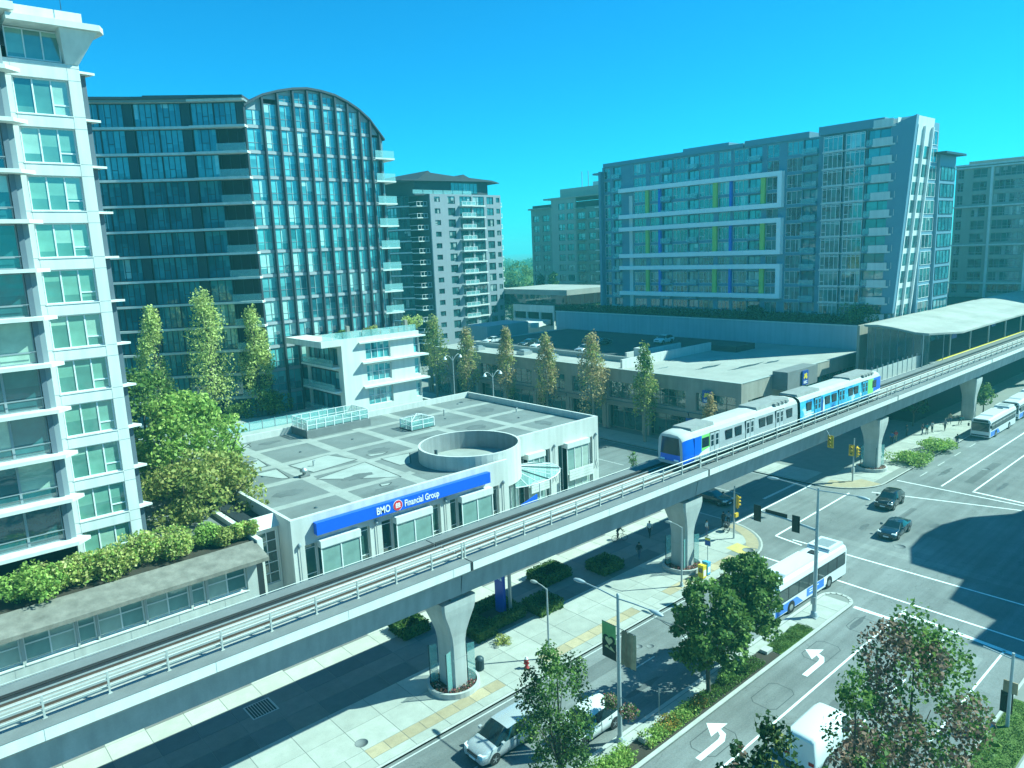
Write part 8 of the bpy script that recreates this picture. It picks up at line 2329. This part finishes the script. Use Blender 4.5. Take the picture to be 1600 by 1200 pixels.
# --- median planting
rs = np.random.RandomState(9)
def strip(name, x0, x1, y0, y1, z, h, n, ls, leaf, label, cat, seed, mats=None, up=.2):
    rs = np.random.RandomState(seed)
    P = np.stack([rs.uniform(x0, x1, n), rs.uniform(y0, y1, n), z + rs.uniform(0, 1, n) ** 1.4 * h], 1)
    P[:, 2] += .12 * np.sin(P[:, 0] * 3.1) * np.cos(P[:, 1] * 4)
    P[:, 2] = np.maximum(P[:, 2], z)
    pick = ((np.sin(P[:, 0] * 1.9) + rs.normal(size=n) * .5) > .35) & (P[:, 2] > z + h * .35) if mats else None
    me = leaf_mesh(P, rs.uniform(.6, 1.3, n) * ls, leaf, seed, mats=mats, pick=pick, up=up)
    o = inst(me, name, None, (0, 0, 0)); tag(o, label, cat, kind='stuff'); return o
strip('median_flowers', 31.5, 37.6, 24.75, 25.9, SW + .02, .55, 3600, .07, 'leaf_bright', 'orange day lilies and leaves in the median bed', 'flowers', 5, ['leaf_bright', 'flower_orange'])
strip('ground_cover', 37.4, 44.6, 24.75, 25.95, SW + .02, .25, 3200, .06, 'grass', 'low green ground cover round the median tree trunks', 'ground cover', 6)
strip('median_hedge', 18.0, 30.2, 24.7, 26.0, SW + .02, .75, 8000, .08, 'leaf_bright', 'loose bright green hedge filling the median bed by the banner pole', 'hedge', 7)
strip('grass', 46.4, 51.4, MY0 + .32, MY1 - 1.08, SW + .03, .08, 5200, .04, 'grass', 'short mown grass on the median end', 'grass', 8, up=.0)
strip('grass', 30, 52, 9.65, 11.5, SW + .02, .09, 9000, .05, 'grass', 'mown grass on the near verge', 'grass', 11, up=.0)
for i, (px, py) in enumerate(((1150, 1050), (1128, 1062))):
    p = onz(px, py, SW); bush('median_shrub', ['small dark shrub between the median tree trunks', 'small dark shrub just before the lower median tree'][i], (p.x, min(25.7, max(24.9, p.y)), SW), .75, .8, 'leaf_green', 900, .08, 130 + i)
# --- plaza hedges
def hz(px, py): return onz(px, py, SW)
HD = [((640, 985), 2.4, 2.4, 'square clipped hedge half behind the flower-ring pier', .5), ((770, 965), 4.4, 3.6, 'large clipped hedge square round the blue pylon', .7), ((752, 992), 2.0, 1.8, 'small clipped hedge beside the pier and the litter bin', None),
      ((848, 950), 2.6, 2.4, 'clipped hedge square beside the pylon bed, near the lamp post', .55), ((858, 902), 3.4, 2.6, 'clipped hedge square with a pale sunlit corner behind the pylon', .6), ((945, 888), 2.8, 2.4, 'clipped hedge square near the person in the dark vest', .6)]
for i, (px, w, d, lb, ho) in enumerate(HD):
    p = hz(*px); hedge(lb, p.x - w / 2, p.x + w / 2, p.y - d / 2, p.y + d / 2, SW, .85, seed=140 + i, hole=ho)
p = hz(815, 1000); bush('plaza_shrub', 'loose pale shrub at the edge of the small hedge', (p.x - 1.2, p.y + .6, SW), .7, .6, 'leaf_olive', 500, .07, 150)
# --- bushes on the far corner
for i, (px, r, h, lb) in enumerate((((1422, 722), 2.3, 1.5, 'low rounded green bush on the far corner nearest the pier'), ((1462, 703), 2.2, 1.5, 'low rounded green bush on the far corner next to the waiting people'))):
    p = onz(*px, SW); bush('corner_bush', lb, (p.x, p.y, SW), r, h, 'leaf_bright', 2600, .14, 160 + i, 'low bushes on the far corner', lump=14)
p = onz(1442, 668, SW); tree('street_tree', 'dark shaded street tree under the station edge', (p.x, p.y + 1.5), SW, 6.6, 2.0, 'round', 1600, .18, 'leaf_dark', seed=170, clear=.35)
p = onz(1540, 640, SW); tree('street_tree', 'thin street tree behind the stopped buses', (134, 37.5), SW, 5.5, 1.6, 'round', 900, .18, 'leaf_green', seed=171, clear=.4)
# --- roof garden of the white block
for i, (x, y, r, h, lf, lb) in enumerate(((53.6, LY + 1.7, 1.2, 1.5, 'leaf_olive', 'trailing shrub in the roof garden box of the white block'), (61.0, LY + 2.4, 1.6, 2.2, 'leaf_lime', 'bright shrub at the street end of the white block roof'), (50.2, LY + 3.2, 1.0, 1.2, 'leaf_green', 'dark shrub at the tower end of the white block roof'))):
    bush('roof_shrub', lb, (x, y, 18.66), r, h, lf, 900, .13, 180 + i)
# --- parkade deck planting and trees
strip('parkade_planting', WX + .7, WX + 3.2, 58, 133, 14.3, 1.5, 9000, .22, 'leaf_dark', 'dark planting strip along the top of the parkade wall', 'hedge', 190)
for i, (px, r, h, lb) in enumerate((((1180, 485), 2.0, 2.6, 'round dark bush on the parkade edge under the white frames'), ((1342, 488), 2.4, 3.4, 'green bush on the parkade edge by the station roof'), ((1448, 455), 1.8, 6.0, 'upright green bush against the leaning end of the framed tower'))):
    p = onx(px[0], px[1], 134.5); bush('deck_bush', lb, (134.8 if i < 2 else 150.0, p.y if i < 2 else 58.0, 14.3), r, h, 'leaf_green' if i else 'leaf_dark', 1400, .2, 191 + i)
# --- distant trees
for i, (px, top, X_, r, kind, lf, lb) in enumerate((((812, 470), (812, 408), 215, 7, 'round', 'leaf_green', 'large distant tree between the grey and green-grey towers'), ((866, 475), (866, 425), 176, 4.5, 'cone', 'leaf_green', 'pale conifer before the green-grey tower'), ((846, 475), (846, 430), 182, 4, 'cone', 'leaf_dark', 'dark conifer left of the pale conifer'),
        ((800, 480), (799, 440), 200, 5, 'round', 'leaf_dark', 'dark distant tree beside the grey tower'), ((900, 478), (900, 452), 172, 4.5, 'round', 'leaf_bright', 'yellow-green tree before the green-grey tower base'), ((925, 480), (922, 455), 168, 4, 'round', 'leaf_dark', 'dark tree where the framed tower meets the green-grey one'), ((830, 480), (828, 452), 170, 5, 'round', 'leaf_dark', 'dark rounded tree above the white parkade'))):
    y = onx(*px, X_).y; zt = onx(*top, X_).z
    tree('distant_tree', lb, (X_, y), 0, zt, r, kind, 2200, .38, lf, 'trees between the far towers', seed=200 + i, clear=.12)
rs = np.random.RandomState(77)
n = 26000
ang = rs.uniform(RAD(36), RAD(54), n); dist = rs.uniform(330, 1300, n)
P = np.stack([dist * np.cos(ang), dist * np.sin(ang), rs.uniform(0, 1, n) * (9 + 8 * np.abs(np.sin(ang * 60) * np.cos(dist * .021))) + 1], 1)
me = leaf_mesh(P, rs.uniform(.8, 2.2, n) * 1.4, 'leaf_green', 78)
tag(inst(me, 'far_wood', None, (0, 0, 0)), 'far tree belt on the flat horizon between the towers', 'woods', kind='stuff')
# ================================================================== cyan haze volume added to lift distant shade
hm = bpy.data.materials.new('haze'); hm.use_nodes = True
hn = hm.node_tree
for n in list(hn.nodes): hn.nodes.remove(n)
ho = hn.nodes.new('ShaderNodeOutputMaterial'); hv = hn.nodes.new('ShaderNodeVolumePrincipled')
hv.inputs['Color'].default_value = (0.14, 0.88, 0.88, 1); hv.inputs['Density'].default_value = 0.00060; hv.inputs['Anisotropy'].default_value = 0.1
hn.links.new(hv.outputs[0], ho.inputs['Volume']); MATS['haze'] = hm
hb = MB().box(-2600, 3600, -2600, 3600, -1.03, 64.0, 'haze').obj('haze')
hb['kind'] = 'stuff'; hb['label'] = 'thin cyan haze added over the street to lift distant shade'; hb['category'] = 'haze'
